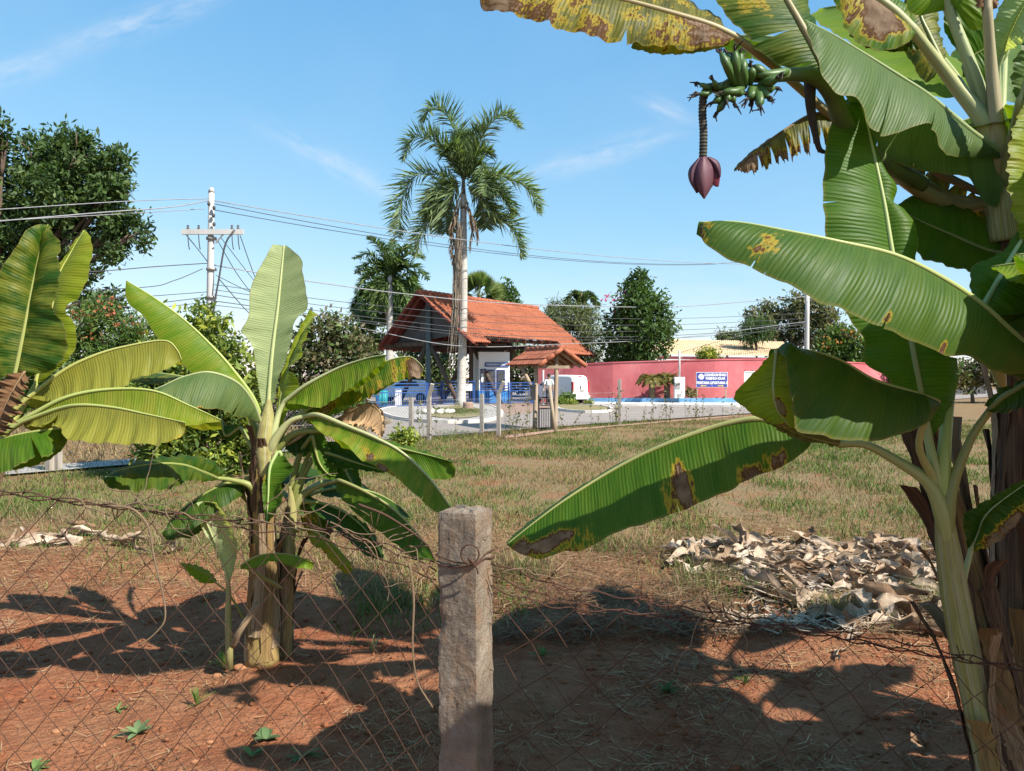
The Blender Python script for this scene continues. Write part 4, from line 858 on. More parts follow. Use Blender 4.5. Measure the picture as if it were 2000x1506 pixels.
def leaf(parent, mid, L=None, R=None, Y=(4.46, 4.46), dL=-.08, dR=.1, pet=None, colr=GREEN, back=(.0, .12, -.16), **kw):
    m3 = pl3(mid, Y); prof = np.sin(PI * np.clip(np.linspace(.03, .99, len(m3)), 0, 1)) ** .5
    def edge(e, d):
        if e is None: return resample(m3, 24) + np.array(back) * (np.sin(PI * np.linspace(.02, .98, 24)) ** .5)[:, None]
        return pl3(e, Y, d)
    p3 = None
    if pet: p3 = np.array([W(a, b, c) for a, b, c in pet])
    return leaf_core(parent, m3, edge(L, dL), edge(R, dR), colr, pet3=p3, **kw)
def gleaf(parent, base, az, el, length, width, droop=.8, roll=0., pet=.35, **kw):
    """free-standing leaf: arching midrib in direction az"""
    d = np.array([math.cos(az), math.sin(az), 0.]); s = np.linspace(0, 1, 14); ang = el - droop * s * 1.6; P = [np.array(base, float)]
    for a in ang[1:]: P.append(P[-1] + (d * math.cos(a) + np.array([0, 0, math.sin(a)])) * length / 13)
    P = np.array(P); k0 = int(14 * pet * .5) + 1; m = P[k0:]; n = len(m); t = np.linspace(0, 1, n)
    T = np.gradient(m, axis=0); T /= np.linalg.norm(T, axis=1)[:, None]; sd = np.cross(T, [0, 0, 1.]); sd /= np.linalg.norm(sd, axis=1)[:, None]; up = np.cross(sd, T)
    w = width / 2 * np.clip(np.sin(PI * (.06 + .9 * t)), 0, 1) ** .55; w[-1] = .01
    c, s_ = math.cos(roll), math.sin(roll); sd2 = sd * c + up * s_; up2 = up * c - sd * s_
    fold = kw.pop('fold', .35)
    l3 = m + sd2 * w[:, None] * math.cos(fold) - up2 * w[:, None] * math.sin(fold); r3 = m - sd2 * w[:, None] * math.cos(fold) - up2 * w[:, None] * math.sin(fold)
    return leaf_core(parent, m, l3, r3, kw.pop('colr', GREEN), pet3=P[:k0 + 1][:-1], **kw)
def stem(parent, pts, wpx, mat, sides=18, name='stem', lump=.06, seed=0, N=46):
    r = np.random.default_rng(seed); P = resample(np.array([W(*p) for p in pts]), N); Yv = np.array([p[2] for p in pts])
    rad = np.interp(np.linspace(0, 1, N), np.linspace(0, 1, len(wpx)), np.array(wpx) / F * np.interp(np.linspace(0, 1, len(wpx)), np.linspace(0, 1, len(Yv)), Yv) / 2)
    a = np.linspace(0, 2 * PI, sides, endpoint=False); prof = []
    for i in range(N):
        z = i / N; prof.append(1 + lump * (np.sin(a * 2 + z * 3 + seed) * .6 + np.sin(a * 5 + z * 7 + seed * 2) * .5) + .04 * vnoise(a * 2.2, z * 14 + a * 0, seed))
    if name == 'stem': P[0, 2] = min(P[0, 2], -.02)
    v, f, u = tube(P, rad, sides, True, prof)
    return obj(name, v, f, M[mat], parent, u), P, rad
def sheath(parent, P, rad, th, t0, t1, aw, lift=.06, seed=0, mat='sheath', curl=.1, n=18):
    """dry strip hugging the stem, its upper end peeling away"""
    r = np.random.default_rng(seed); N = len(P); s = np.linspace(t0, t1, n); C = np.stack([np.interp(s * (N - 1), np.arange(N), P[:, k]) for k in range(3)], 1); R = np.interp(s * (N - 1), np.arange(N), rad)
    k = np.linspace(0, 1, n); m = 7; V = []; U = []
    for i in range(n):
        tw = th + .25 * math.sin(k[i] * 3 + seed); w = aw * (1 - .5 * k[i]) * (1 + .15 * r.standard_normal()); rr = R[i] * (1.06 + .05 * r.random()) + lift * k[i] ** 4 + curl * max(0, k[i] - .75) ** 2 * 4
        for j in range(m):
            a = tw + w * (j / (m - 1) - .5); q = rr + .006 * math.sin(j * 2.1 + i) ; V.append(C[i] + np.array([math.cos(a) * q, math.sin(a) * q, 0])); U.append((j / m * .4 + th, k[i] * (t1 - t0) * 1.5))
    Fc = [(i * m + j, i * m + j + 1, (i + 1) * m + j + 1, (i + 1) * m + j) for i in range(n - 1) for j in range(m - 1)]
    return obj('dry_sheath', np.array(V), Fc, M[mat], parent, np.array(U))
# ---------------------------------------------------------------- clump left of the post: main plant
Y0 = 4.46
bp = thing('banana_plant', 'tallest banana plant of the middle clump with upright pale central leaf', 'banana plant', G(512, 1290), 'banana plants')
st, P, rd = stem(bp, [(512, 1292, Y0), (514, 1180, Y0), (516, 1060, Y0), (512, 950, Y0), (517, 870, Y0), (521, 815, Y0)], [64, 56, 46, 42, 44, 26], 'stemyellow', seed=2)
st, P2_, rd2 = stem(bp, [(520, 930, Y0 - .02), (519, 870, Y0 - .02), (523, 815, Y0 - .02), (525, 780, Y0 - .02)], [38, 46, 34, 8], 'stemgreen', seed=3, name='upper_stem')
for k in range(11): sheath(bp, P, rd, -PI / 2 + (k - 5) * .55, .02 + .05 * (k % 3), .5 + .12 * (k % 4), .9, .02 + .03 * (k % 3 == 0), seed=k, mat='sheath' if k % 2 else 'stembrown')
sheath(bp, P, rd, -PI / 2 - .9, .62, .97, 1.3, .05, seed=31, mat='stemdark'); sheath(bp, P, rd, -PI / 2 + .2, .6, .92, .9, .03, seed=32, mat='stemdark')
leaf(bp, '522,822 531,700 544,590 555,480', '518,822 505,756 494,682 478,656 470,648 484,622 487,600 489,564 505,527 524,493 533,477', '526,822 544,741 565,682 577,628 601,600 596,560 592,534 589,508 573,490 557,478', (Y0, Y0 + .02, Y0 + .1), -.02, -.06, colr=PALE, yel=.1, bulge=.0, wave=.006, rib=.016, ribend=.35, pet=[(520, 880, Y0), (521, 850, Y0)], stalkcol=(0.390, 0.421, 0.195), seed=1)
leaf(bp, '540,835 556,740 585,668 617,612', '536,835 548,740 572,668 604,606', '548,835 583,748 572,722 592,700 588,684 598,660 606,632 621,614', (Y0 + .06, Y0 + .3), .0, -.1, colr=LIME, yel=.3, pet=[(524, 880, Y0 + .05)], seed=2, tears=((-1, .45, .2, .02),), dmg=((.98, -.5, .08, .9, .45),))
leaf(bp, '511,822 494,776 450,716 409,671 358,623 302,582 247,548', '507,822 488,785 439,748 382,732 358,713 328,684 302,652 278,615 254,597 245,576 246,550', None, (Y0, Y0 - .1, Y0 - .25), -.10, colr=BRIGHT, yel=.45, pet=[(516, 885, Y0 - .02), (513, 850, Y0)], rib=.013, stalkcol=(0.328, 0.390, 0.109), seed=3, wave=.004, dmg=((1., .3, .02, .4, .6),))
leaf(bp, '509,824 492,782 461,746 409,727 358,736 322,752 302,760', '508,826 480,815 454,811 430,800 409,799 380,797 354,796 328,789 309,776 302,762', None, (Y0 - .05, Y0 - .3, Y0 - .45), -.12, colr=BLUISH, yel=.12, pet=[(514, 890, Y0 - .04), (512, 855, Y0 - .04)], stalkcol=(0.296, 0.328, 0.156), seed=4, wave=.005, tears=((1, .33, .5, .012), (1, .62, .75, .008), (1, .76, .8, .008)), dmg=((.62, 1, .03, .1, .6), (.8, 1, .03, .12, .6)))
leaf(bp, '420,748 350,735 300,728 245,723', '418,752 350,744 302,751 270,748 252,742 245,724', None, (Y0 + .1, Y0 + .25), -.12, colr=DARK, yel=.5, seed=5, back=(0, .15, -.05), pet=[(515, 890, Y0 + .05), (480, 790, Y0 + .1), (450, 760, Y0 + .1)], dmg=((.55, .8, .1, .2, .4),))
leaf(bp, '556,784 598,752 661,719 716,700 753,693', '558,788 587,790 624,796 661,775 690,754 716,735 742,712 752,700', None, (Y0 - .02, Y0 - .1, Y0 - .25), -.12, colr=BRIGHT, yel=.5, pet=[(522, 882, Y0 - .03), (535, 840, Y0 - .03), (545, 805, Y0 - .02)], rib=.014, seed=6, stalkcol=(0.374, 0.390, 0.187))
leaf(bp, '590,808 640,770 690,735 739,712 772,700 801,697 818,708 828,720', '592,814 631,812 661,794 698,787 727,768 757,750 790,742 806,735 818,738 826,722', None, (Y0 + .05, Y0, Y0 - .05), -.1, colr=GREEN, yel=.8, pet=[(524, 890, Y0), (545, 855, Y0 + .02), (570, 820, Y0 + .03)], seed=7, tears=((1, .5, .4, .02), (1, .83, .2, .01)), dmg=((.93, .5, .13, 1.0, 1.0), (.74, .5, .03, 1., .55), (.55, .95, .08, .3, .5), (.2, .7, .1, .5, .75), (.62, 1, .04, .5, .6)), stalkcol=(0.312, 0.328, 0.125))
leaf(bp, '660,818 690,800 720,789 742,806 748,848', '655,826 690,835 712,838 725,842 742,856', '672,800 695,792 728,786 750,808 752,846', (Y0 + .05, Y0 - .08), -.15, .0, colr=DRY, mat='dryleaf', seed=8, bulge=.04, wave=.02, rib=.006, fray=.15, name='dead_leaf', pet=[(560, 870, Y0), (610, 838, Y0 + .02)], stalkcol=(0.265, 0.187, 0.094))
leaf(bp, '600,812 624,811 672,830 735,856 787,885 839,934 880,990', '604,818 613,830 635,850 672,864 705,898 735,912 779,938 809,964 846,996 872,999 879,992', None, (Y0 - .1, Y0 - .4, Y0 - .6), -.12, colr=BRIGHT, yel=.85, pet=[(521, 905, Y0 - .03), (535, 862, Y0 - .06), (565, 825, Y0 - .08)], rib=.015, stalkcol=(0.390, 0.390, 0.187), seed=9, wave=.012, dmg=((.52, .72, .035, .2, 1.), (.61, .88, .035, .16, 1.), (.47, .5, .05, .3, .35), (.66, 1., .08, .3, .42)))
leaf(bp, '668,850 740,862 772,873 840,890 880,901', '672,858 745,880 809,905 835,933 879,935 889,918 881,902', None, (Y0, Y0 - .2), -.1, colr=GREEN, yel=.2, seed=10, pet=[(524, 900, Y0 + .02), (570, 850, Y0), (620, 842, Y0)], back=(0, .18, .0))
leaf(bp, '541,884 527,915 524,967 521,1020', '538,886 516,930 512,960 516,1000 519,1022', '553,887 566,905 574,918 551,943 553,971 537,1003 524,1022', (Y0 - .12, Y0 - .25), -.02, -.06, colr=GREEN, yel=.1, rib=.011, seed=11, pet=[(520, 940, Y0 - .03), (545, 900, Y0 - .1), (548, 884, Y0 - .12)], stalkcol=(0.281, 0.359, 0.125), dmg=((.35, .9, .12, .3, .5),))
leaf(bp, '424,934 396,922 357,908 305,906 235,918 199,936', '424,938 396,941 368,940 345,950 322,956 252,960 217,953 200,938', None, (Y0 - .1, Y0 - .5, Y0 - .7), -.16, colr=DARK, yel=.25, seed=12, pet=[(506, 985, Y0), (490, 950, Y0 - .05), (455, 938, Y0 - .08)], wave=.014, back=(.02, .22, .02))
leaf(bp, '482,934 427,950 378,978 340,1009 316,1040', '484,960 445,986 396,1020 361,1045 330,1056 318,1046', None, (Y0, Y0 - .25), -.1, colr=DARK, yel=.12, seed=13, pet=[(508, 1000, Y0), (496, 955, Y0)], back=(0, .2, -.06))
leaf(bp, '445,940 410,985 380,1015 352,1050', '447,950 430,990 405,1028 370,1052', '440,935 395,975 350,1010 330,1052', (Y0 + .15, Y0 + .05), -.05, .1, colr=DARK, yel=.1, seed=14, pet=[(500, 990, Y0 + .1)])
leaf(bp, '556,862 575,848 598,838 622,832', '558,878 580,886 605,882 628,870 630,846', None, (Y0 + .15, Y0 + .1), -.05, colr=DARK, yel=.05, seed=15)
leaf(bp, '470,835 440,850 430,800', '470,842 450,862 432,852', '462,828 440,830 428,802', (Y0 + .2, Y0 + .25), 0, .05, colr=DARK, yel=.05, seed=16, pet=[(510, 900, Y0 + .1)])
# second plant
Y1 = 4.6
bp2 = thing('banana_plant', 'shorter banana plant with pale forked stem right of the tallest one', 'banana plant', G(553, 1278), 'banana plants')
st, P, rd = stem(bp2, [(553, 1282, Y1), (556, 1180, Y1), (562, 1080, Y1), (566, 1020, Y1), (572, 985, Y1)], [34, 33, 30, 28, 20], 'stembrown', seed=5)
stem(bp2, [(562, 1090, Y1 - .02), (567, 1030, Y1 - .02), (569, 985, Y1 - .02), (566, 950, Y1 - .02)], [24, 26, 19, 5], 'stemgreen', seed=6, name='upper_stem')
for k in range(7): sheath(bp2, P, rd, -PI / 2 + (k - 3) * .7, .02 + .1 * (k % 3), .55 + .12 * (k % 3), 1.0, .02 + .04 * (k % 2), seed=40 + k, mat=('sheath', 'stemyellow', 'stemdark')[k % 3])
leaf(bp2, '657,940 665,939 707,957 760,988 802,1027 837,1069 848,1087', '655,950 672,979 704,1010 746,1042 781,1070 816,1094 842,1092', None, (Y1 - .1, Y1 - .4, Y1 - .55), -.1, colr=GREEN, yel=.2, pet=[(570, 1010, Y1), (585, 975, Y1), (605, 958, Y1), (635, 945, Y1 - .05)], rib=.012, seed=20, stalkcol=(0.281, 0.281, 0.109), wave=.012, back=(.02, .2, -.14))
leaf(bp2, '612,1036 644,1056 669,1082 686,1100', '600,1045 612,1066 634,1074 641,1090 662,1107 684,1103', None, (Y1 - .2, Y1 - .35), -.08, colr=LIME, yel=.9, seed=21, pet=[(572, 1040, Y1), (585, 1034, Y1 - .1)], rib=.008, dmg=((.6, .6, .25, .4, .3),))
leaf(bp2, '590,972 612,990 628,1030 634,1072', '582,980 586,1010 600,1040 625,1066', '600,965 628,985 648,1024 640,1070', (Y1 + .05, Y1), -.05, .05, colr=DARK, yel=.3, seed=22, pet=[(572, 1000, Y1)], dmg=((.5, .6, .3, .5, .5),))
leaf(bp2, '612,878 650,888 700,905 752,920', '616,884 660,912 700,918 748,924', '606,868 650,862 705,880 754,914', (Y1 - .05, Y1 - .1), -.05, .05, colr=DARK, yel=.05, seed=23, pet=[(568, 985, Y1), (588, 930, Y1), (600, 895, Y1)])
leaf(bp2, '640,880 665,905 690,950 705,1000', '636,895 652,930 672,965 702,1002', '655,870 690,900 706,945 708,998', (Y1, Y1 - .08), -.05, .05, colr=DARK, yel=.05, seed=24, pet=[(570, 985, Y1), (600, 915, Y1), (625, 882, Y1)])
leaf(bp2, '610,850 622,900 640,925 655,930', '604,870 616,915 636,935 652,936', '630,842 645,880 655,905 660,926', (Y1 - .1, Y1 - .12), 0, .05, colr=GREEN, yel=.05, seed=25, pet=[(566, 960, Y1), (585, 890, Y1)])
leaf(bp2, '470,1104 504,1086 540,1081 578,1086 613,1099', '468,1112 504,1108 535,1096 575,1108 609,1112', None, (Y1 - .45, Y1 - .5), -.05, colr=BRIGHT, yel=.2, seed=26, rib=.006, back=(0, .1, -.03), pet=[(552, 1150, Y1 - .2), (500, 1120, Y1 - .4)])
leaf(bp2, '420,1137 403,1121 375,1106 350,1100', '418,1139 396,1139 375,1126 352,1104', None, (Y1 - .25, Y1 - .4), -.04, colr=BRIGHT, yel=.15, seed=27, rib=.005, back=(0, .08, -.02), pet=[(500, 1250, Y1 - .1), (450, 1165, Y1 - .2)])
for k, (az, el, ln_, wd_) in enumerate(((60, 40, .85, .34), (100, 50, .9, .36), (20, 35, .8, .32), (140, 45, .8, .34), (-20, 20, .75, .3))):
    gleaf(bp2, W(570, 985, Y1 + .05), math.radians(az), math.radians(el), ln_, wd_, .9, colr=DARK, yel=.05, seed=300 + k, rib=.01, N=40, MM=7)
# sucker
Y2s = 4.38
bp3 = thing('banana_sucker', 'thin young banana sucker with one pale half-open leaf', 'banana plant', G(448, 1262), 'banana plants')
stem(bp3, [(448, 1268, Y2s), (446, 1210, Y2s), (446, 1150, Y2s), (444, 1120, Y2s)], [14, 13, 11, 7], 'stemgreen', seed=8, N=20)
leaf(bp3, '446,1146 440,1115 424,1070 405,1025 384,982', '446,1146 455,1118 462,1084 462,1056 447,1020 425,985 404,979', '444,1146 434,1108 418,1070 394,1032 381,996', (Y2s, Y2s - .08), -.05, .0, colr=PALE, yel=.1, rib=.008, seed=28, bulge=.03, stalkcol=(0.390, 0.421, 0.195))
v, f, u = tube(resample([W(455, 1262, 4.3), W(470, 1230, 4.25), W(505, 1178, 4.3)], 12), [.018] * 12, 7); obj('dry_sheath', v, f, M['sheath'], bp3, u)
# ---------------------------------------------------------------- far left plant
YF = 3.75
bl = thing('banana_plant', 'banana plant cut by the left picture edge with long yellowish leaves', 'banana plant', G(-75, 1390) * [1, 1, 0], 'banana plants')
bl['label'] = 'banana plant with long yellowish leaves beside the huge shade tree'
st, P, rd = stem(bl, [(-75, 1395, YF), (-70, 1200, YF), (-50, 1000, YF), (-25, 860, YF), (5, 810, YF)], [70, 62, 50, 44, 26], 'stembrown', seed=9)
for k in range(6): sheath(bl, P, rd, -PI / 2 + (k - 2.5) * .8, .03, .6 + .05 * k, 1.1, .04, seed=60 + k)
leaf(bl, '30,735 51,627 67,541 83,468 94,438', '-20,740 -32,650 -12,575 2,525 22,497 48,455 66,441 92,437', '60,735 115,714 132,656 104,598 119,544 112,515 119,484 102,452 96,439', (YF, YF + .12), -.08, -.1, colr=DARK, yel=.6, rib=.014, seed=50, pet=[(-10, 850, YF), (20, 780, YF)], stalkcol=(0.265, 0.281, 0.078), wave=.012, bulge=.02)
leaf(bl, '70,750 96,645 113,545 137,496 164,450', '66,750 86,645 104,548 130,496 162,449', '86,745 113,719 136,700 149,669 148,640 130,602 154,582 170,547 179,503 179,468 166,450', (YF + .15, YF + .25), 0, -.05, colr=LIME, yel=.4, seed=51, pet=[(-5, 850, YF + .05), (40, 800, YF + .1)], stalkcol=(0.390, 0.406, 0.109))
leaf(bl, '51,780 121,726 178,697 239,678 319,665 345,682 355,704', '62,778 105,784 150,774 191,768 242,756 256,742 319,724 350,706', None, (YF + .05, YF + .1), -.1, colr=YELLOW, yel=.5, seed=52, pet=[(-10, 855, YF + .05), (15, 815, YF + .05)], stalkcol=(0.406, 0.406, 0.125), wave=.01)
leaf(bl, '58,812 127,777 207,761 298,763 370,792 432,820', '62,818 130,818 220,832 300,836 360,831 428,824', None, (YF - .02, YF - .05), -.1, colr=LIME, yel=.75, seed=53, pet=[(-12, 862, YF), (20, 836, YF)], stalkcol=(0.351, 0.390, 0.117), wave=.008)
leaf(bl, '45,824 112,799 159,791 223,796 287,809 361,825', '48,834 85,832 112,832 127,856 191,864 271,867 335,862 357,846', None, (YF - .06, YF - .2, YF - .3), -.12, colr=YELLOW, yel=.55, seed=54, pet=[(-12, 868, YF - .03), (15, 842, YF - .04)], stalkcol=(0.351, 0.390, 0.117), tears=((1, .24, .25, .014),), wave=.014, dmg=((.96, 1, .06, .3, .4),))
leaf(bl, '126,836 60,844 0,858 -70,884', '126,858 100,884 60,901 20,920 -60,950', None, (YF - .1, YF - .25), -.12, colr=GREEN, yel=.15, seed=55, tears=((1, .36, .3, .012),), pet=[(100, 830, YF - .1)], rib=.008)
leaf(bl, '48,726 30,755 12,790 -10,850', '58,748 50,786 35,820 18,850', '30,722 0,740 -30,780 -40,850', (YF - .15, YF - .2), -.06, .0, colr=DRYB, mat='dryleaf', seed=56, fray=.35, wave=.03, name='dead_leaf', rib=.006, stalkcol=(0.234, 0.156, 0.078), pet=[(-10, 830, YF), (30, 750, YF - .1)])
leaf(bl, '20,800 60,770 90,750 120,735', '25,830 60,800 80,775 118,738', '10,780 55,745 90,735 118,731', (YF + .2, YF + .3), 0, .05, colr=DARK, yel=.1, seed=57, pet=[(-20, 860, YF)])
leaf(bl, '-10,800 -40,700 -90,600 -160,520', '0,790 -20,690 -70,590 -150,515', '-40,800 -80,710 -130,630 -165,525', (YF, YF + .3), 0, 0, colr=GREEN, seed=58, pet=[(-30, 870, YF)])
# ---------------------------------------------------------------- right clump: front plant with pale stem
YA = 2.5
ba1 = thing('banana_plant', 'front banana plant of the right clump with smooth pale green stem', 'banana plant', G(1975, 1725), 'banana plants')
st, P, rd = stem(ba1, [(1975, 1730, YA), (1935, 1530, YA), (1898, 1340, YA), (1868, 1180, YA), (1850, 1060, YA), (1843, 1000, YA), (1838, 950, YA), (1835, 905, YA)], [64, 56, 50, 47, 49, 54, 53, 46, 32, 10], 'stemgreen', seed=11, lump=.03)
sheath(ba1, P, rd, -PI / 2 - .3, .0, .42, 1.6, .03, seed=70, mat='stemyellow'); sheath(ba1, P, rd, -PI / 2 + .9, .0, .62, 1.2, .04, seed=71, mat='sheath'); sheath(ba1, P, rd, PI - .3, .1, .66, 1.0, .06, seed=72, mat='stemdark')
PC = (.31, .31, .11)
# long leaf reaching down to the post
leaf(ba1, '1640,868 1560,832 1485,819 1432,825 1380,839 1310,864 1240,895 1170,934 1100,979 1047,1018 990,1063', '1640,872 1593,858 1572,882 1520,914 1450,942 1436,952 1397,970 1345,991 1275,1019 1226,1031 1187,1050 1135,1075 1100,1078 1058,1091 1022,1084 1000,1072', None,
     (2.62, 2.75, 2.85, 2.85), -.14, colr=GREEN, yel=.12, rib=.014, seed=81, wave=.008, pet=[(1853, 1090, YA - .012), (1842, 1010, YA - .012), (1815, 945, YA), (1760, 905, YA + .03), (1690, 868, YA + .08)], stalkcol=PC, back=(.02, .26, -.05), N=110, MM=12,
     dmg=((.86, .72, .085, .2, 1.15), (.80, .95, .10, .3, .42), (.955, .8, .045, .55, 1.0), (.93, .9, .06, .4, .45), (.46, .75, .035, .45, .95), (.50, .85, .03, .4, .42), (.27, .95, .05, .22, .8), (.2, .9, .04, .3, .6)))
# folded leaf
leaf(ba1, '1832,784 1782,766 1709,743 1646,706 1599,689 1549,680 1514,682', '1836,790 1815,823 1775,843 1715,860 1652,860 1600,850 1560,842 1548,800 1540,740 1530,695 1515,684', None, (2.35, 2.3, 2.25), -.16, colr=(.05, .105, .016), yel=.1, rib=.009, seed=82, bulge=.03, wave=.006, back=(0, .2, -.16), pet=[(1846, 1050, YA - .005), (1838, 985, YA - .01), (1826, 940, YA), (1795, 872, YA - .05), (1815, 800, YA - .1)], stalkcol=PC, N=80)
leaf(ba1, '1516,683 1512,725 1510,760 1518,800 1545,835', '1512,684 1480,720 1433,772 1450,792 1466,807 1500,824 1535,838', '1520,684 1548,720 1566,770 1570,812 1560,842', (2.24, 2.2, 2.22), -.04, -.02, colr=LIME, yel=.3, rib=.006, seed=83, bulge=.02, stalkcol=(0.312, 0.328, 0.140), dmg=((.72, -.15, .16, .22, 1.0), (.95, .5, .06, .5, .9)))
leaf(ba1, '1640,868 1610,862 1566,850 1520,832 1475,808', '1640,872 1608,866 1570,862 1530,846 1478,812', '1640,850 1600,842 1566,832 1520,818 1473,802', (2.36, 2.3), 0, 0, colr=(.09, .08, .03), yel=.2, rib=.003, seed=84)
# tall upright leaf
leaf(ba1, '1812,850 1795,762 1778,666 1760,580 1743,498 1727,400 1706,300 1687,223 1668,192', '1806,850 1780,800 1735,742 1688,706 1689,668 1662,628 1632,560 1613,462 1608,378 1611,299 1624,238 1645,200 1664,190', '1822,850 1842,823 1861,792 1872,706 1851,692 1810,600 1791,516 1793,466 1771,410 1747,402 1748,366 1719,319 1700,262 1688,215 1674,193', (2.52, 2.6, 2.75), -.04, .02, colr=GREEN, yel=.08, rib=.015, ribend=.3, seed=85, bulge=.02, wave=.008, pet=[(1848, 1060, YA), (1842, 990, YA), (1836, 950, YA), (1822, 900, YA)], stalkcol=(0.296, 0.343, 0.125), N=100, MM=11)
v, f, u = tube(resample([W(1841, 985, YA), W(1843, 900, YA), W(1850, 815, YA + .05), W(1856, 770, YA + .1)], 14), np.linspace(.026, .016, 14), 8); obj('petiole', v, f, M['stalk'], ba1, u, {'Col': np.tile((.3, .36, .1), (len(v), 1))})
# short petiole to the right with dark leaf
leaf(ba1, '1935,800 1960,776 2000,752 2080,700 2160,660', '1928,804 1960,806 2000,796 2080,770 2160,664', '1922,792 1950,762 2000,738 2070,680 2158,655', (YA - .05, YA - .2), -.1, .05, colr=DARK, yel=.05, rib=.012, seed=86, pet=[(1856, 1080, YA - .012), (1851, 1000, YA - .015), (1864, 935, YA - .02), (1900, 850, YA - .03)], stalkcol=(0.203, 0.211, 0.062))
# low leaf to the right
leaf(ba1, '1896,1075 1910,1045 1924,1008 1960,975 2040,920', '1890,1070 1882,1030 1884,1005 1930,975 2035,915', '1900,1078 1930,1068 1960,1050 2000,1005 2045,930', (2.6, 2.55), 0, -.08, colr=DARK, yel=.1, rib=.009, seed=87, pet=[(1862, 1230, YA + .08), (1877, 1151, YA + .09)], stalkcol=(0.312, 0.343, 0.156), dmg=((.4, -.9, .4, .35, .75),))
# ---------------------------------------------------------------- right clump: withered stem behind it
YB = 2.75
ba2 = thing('banana_plant', 'leaning withered brown banana stem behind the pale one', 'banana plant', G(2010, 1635), 'banana plants')
st, P, rd = stem(ba2, [(2010, 1640, YB), (1985, 1520, YB), (1935, 1330, YB), (1893, 1150, YB), (1850, 1000, YB), (1808, 850, YB), (1795, 770, YB)], [110, 100, 88, 80, 72, 58, 40], 'stembrown', seed=12)
for k in range(12): sheath(ba2, P, rd, -PI / 2 + (k - 6) * .5, .02 + .13 * (k % 4), .35 + .15 * (k % 5), 1.0, .03 + .04 * (k % 2), seed=90 + k, mat=('stemdark', 'sheath', 'stembrown', 'stemdark')[k % 4])
sheath(ba2, P, rd, PI + .2, .5, .98, 1.2, .05, seed=111, mat='stemdark'); sheath(ba2, P, rd, -PI / 2 - .6, .55, .99, 1.2, .04, seed=112, mat='stemdark')
# ---------------------------------------------------------------- right clump: tall fruiting plant
YC = 3.05
bc1 = thing('banana_plant', 'tallest fruiting banana plant with dark trunk and hanging purple bud', 'banana plant', G(2010, 1546), 'banana plants')
st, P, rd = stem(bc1, [(2010, 1552, YC), (2006, 1300, YC), (2000, 1000, YC), (1992, 720, YC), (1975, 500, YC), (1962, 400, YC), (1955, 330, YC), (1952, 285, YC)], [130, 122, 112, 100, 78, 64, 46, 12], 'stemdark', seed=13)
for k in range(14): sheath(bc1, P, rd, -PI / 2 + (k - 7) * .45, .01 + .1 * (k % 5), .3 + .13 * (k % 5), .9, .02 + .04 * (k % 3 == 0), seed=120 + k, mat=('stemdark', 'stembrown', 'stemdark', 'sheath')[k % 4])
sheath(bc1, P, rd, -PI / 2 + .2, .0, .36, 1.2, .03, seed=140, mat='stemyellow')
stem(bc1, [(1968, 470, YC - .02), (1958, 380, YC - .02), (1952, 290, YC - .02), (1951, 255, YC - .02)], [66, 60, 46, 10], 'stemgreen', seed=14, name='upper_stem', N=20)
CR = (1956, 395, YC)
PW = (.36, .36, .17)
# broad leaf sweeping up to the left
leaf(bc1, '1968,307 1898,258 1818,190 1759,150 1639,75 1573,40', '1962,310 1900,308 1878,306 1850,302 1838,292 1826,252 1806,246 1786,248 1740,262 1712,262 1695,238 1676,196 1640,185 1607,148 1591,105 1575,44', '1966,318 1952,400 1918,392 1894,348 1850,340 1798,333 1760,322 1719,302 1690,250 1640,170 1600,90 1574,42', (YC - .1, YC - .3, YC - .55), -.16, .12, colr=BLUISH, yel=.05, rib=.014, seed=150, bulge=.02, wave=.006, pet=[CR, (1985, 335, YC - .05)], stalkcol=(0.234, 0.281, 0.125), N=100, MM=11, tears=((1, .42, .15, .012), (1, .62, .3, .01)))
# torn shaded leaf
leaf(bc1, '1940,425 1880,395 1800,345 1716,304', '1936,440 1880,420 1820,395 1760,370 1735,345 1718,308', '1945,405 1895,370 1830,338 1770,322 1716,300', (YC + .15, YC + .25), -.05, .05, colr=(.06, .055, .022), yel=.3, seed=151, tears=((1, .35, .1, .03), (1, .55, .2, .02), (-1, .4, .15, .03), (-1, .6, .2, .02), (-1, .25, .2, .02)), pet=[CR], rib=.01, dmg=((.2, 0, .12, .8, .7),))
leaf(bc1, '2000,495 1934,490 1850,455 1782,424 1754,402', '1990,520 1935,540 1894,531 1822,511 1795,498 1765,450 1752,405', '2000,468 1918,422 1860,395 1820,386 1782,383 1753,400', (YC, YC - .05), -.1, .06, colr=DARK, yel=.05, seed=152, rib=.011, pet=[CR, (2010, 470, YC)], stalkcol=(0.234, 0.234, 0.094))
# leaf with pale lit half at the right edge
leaf(bc1, '1915,606 1950,545 1998,466 2060,380', '1905,600 1894,548 1900,520 1930,505 1960,488 2010,420 2055,372', '1930,615 2000,610 2040,560 2070,470 2066,390', (2.35, 2.45), .02, -.05, colr=GREEN, yel=.1, seed=153, rib=.012, pet=[(1960, 760, 2.55), (1930, 660, 2.45)], stalkcol=(0.328, 0.374, 0.156))
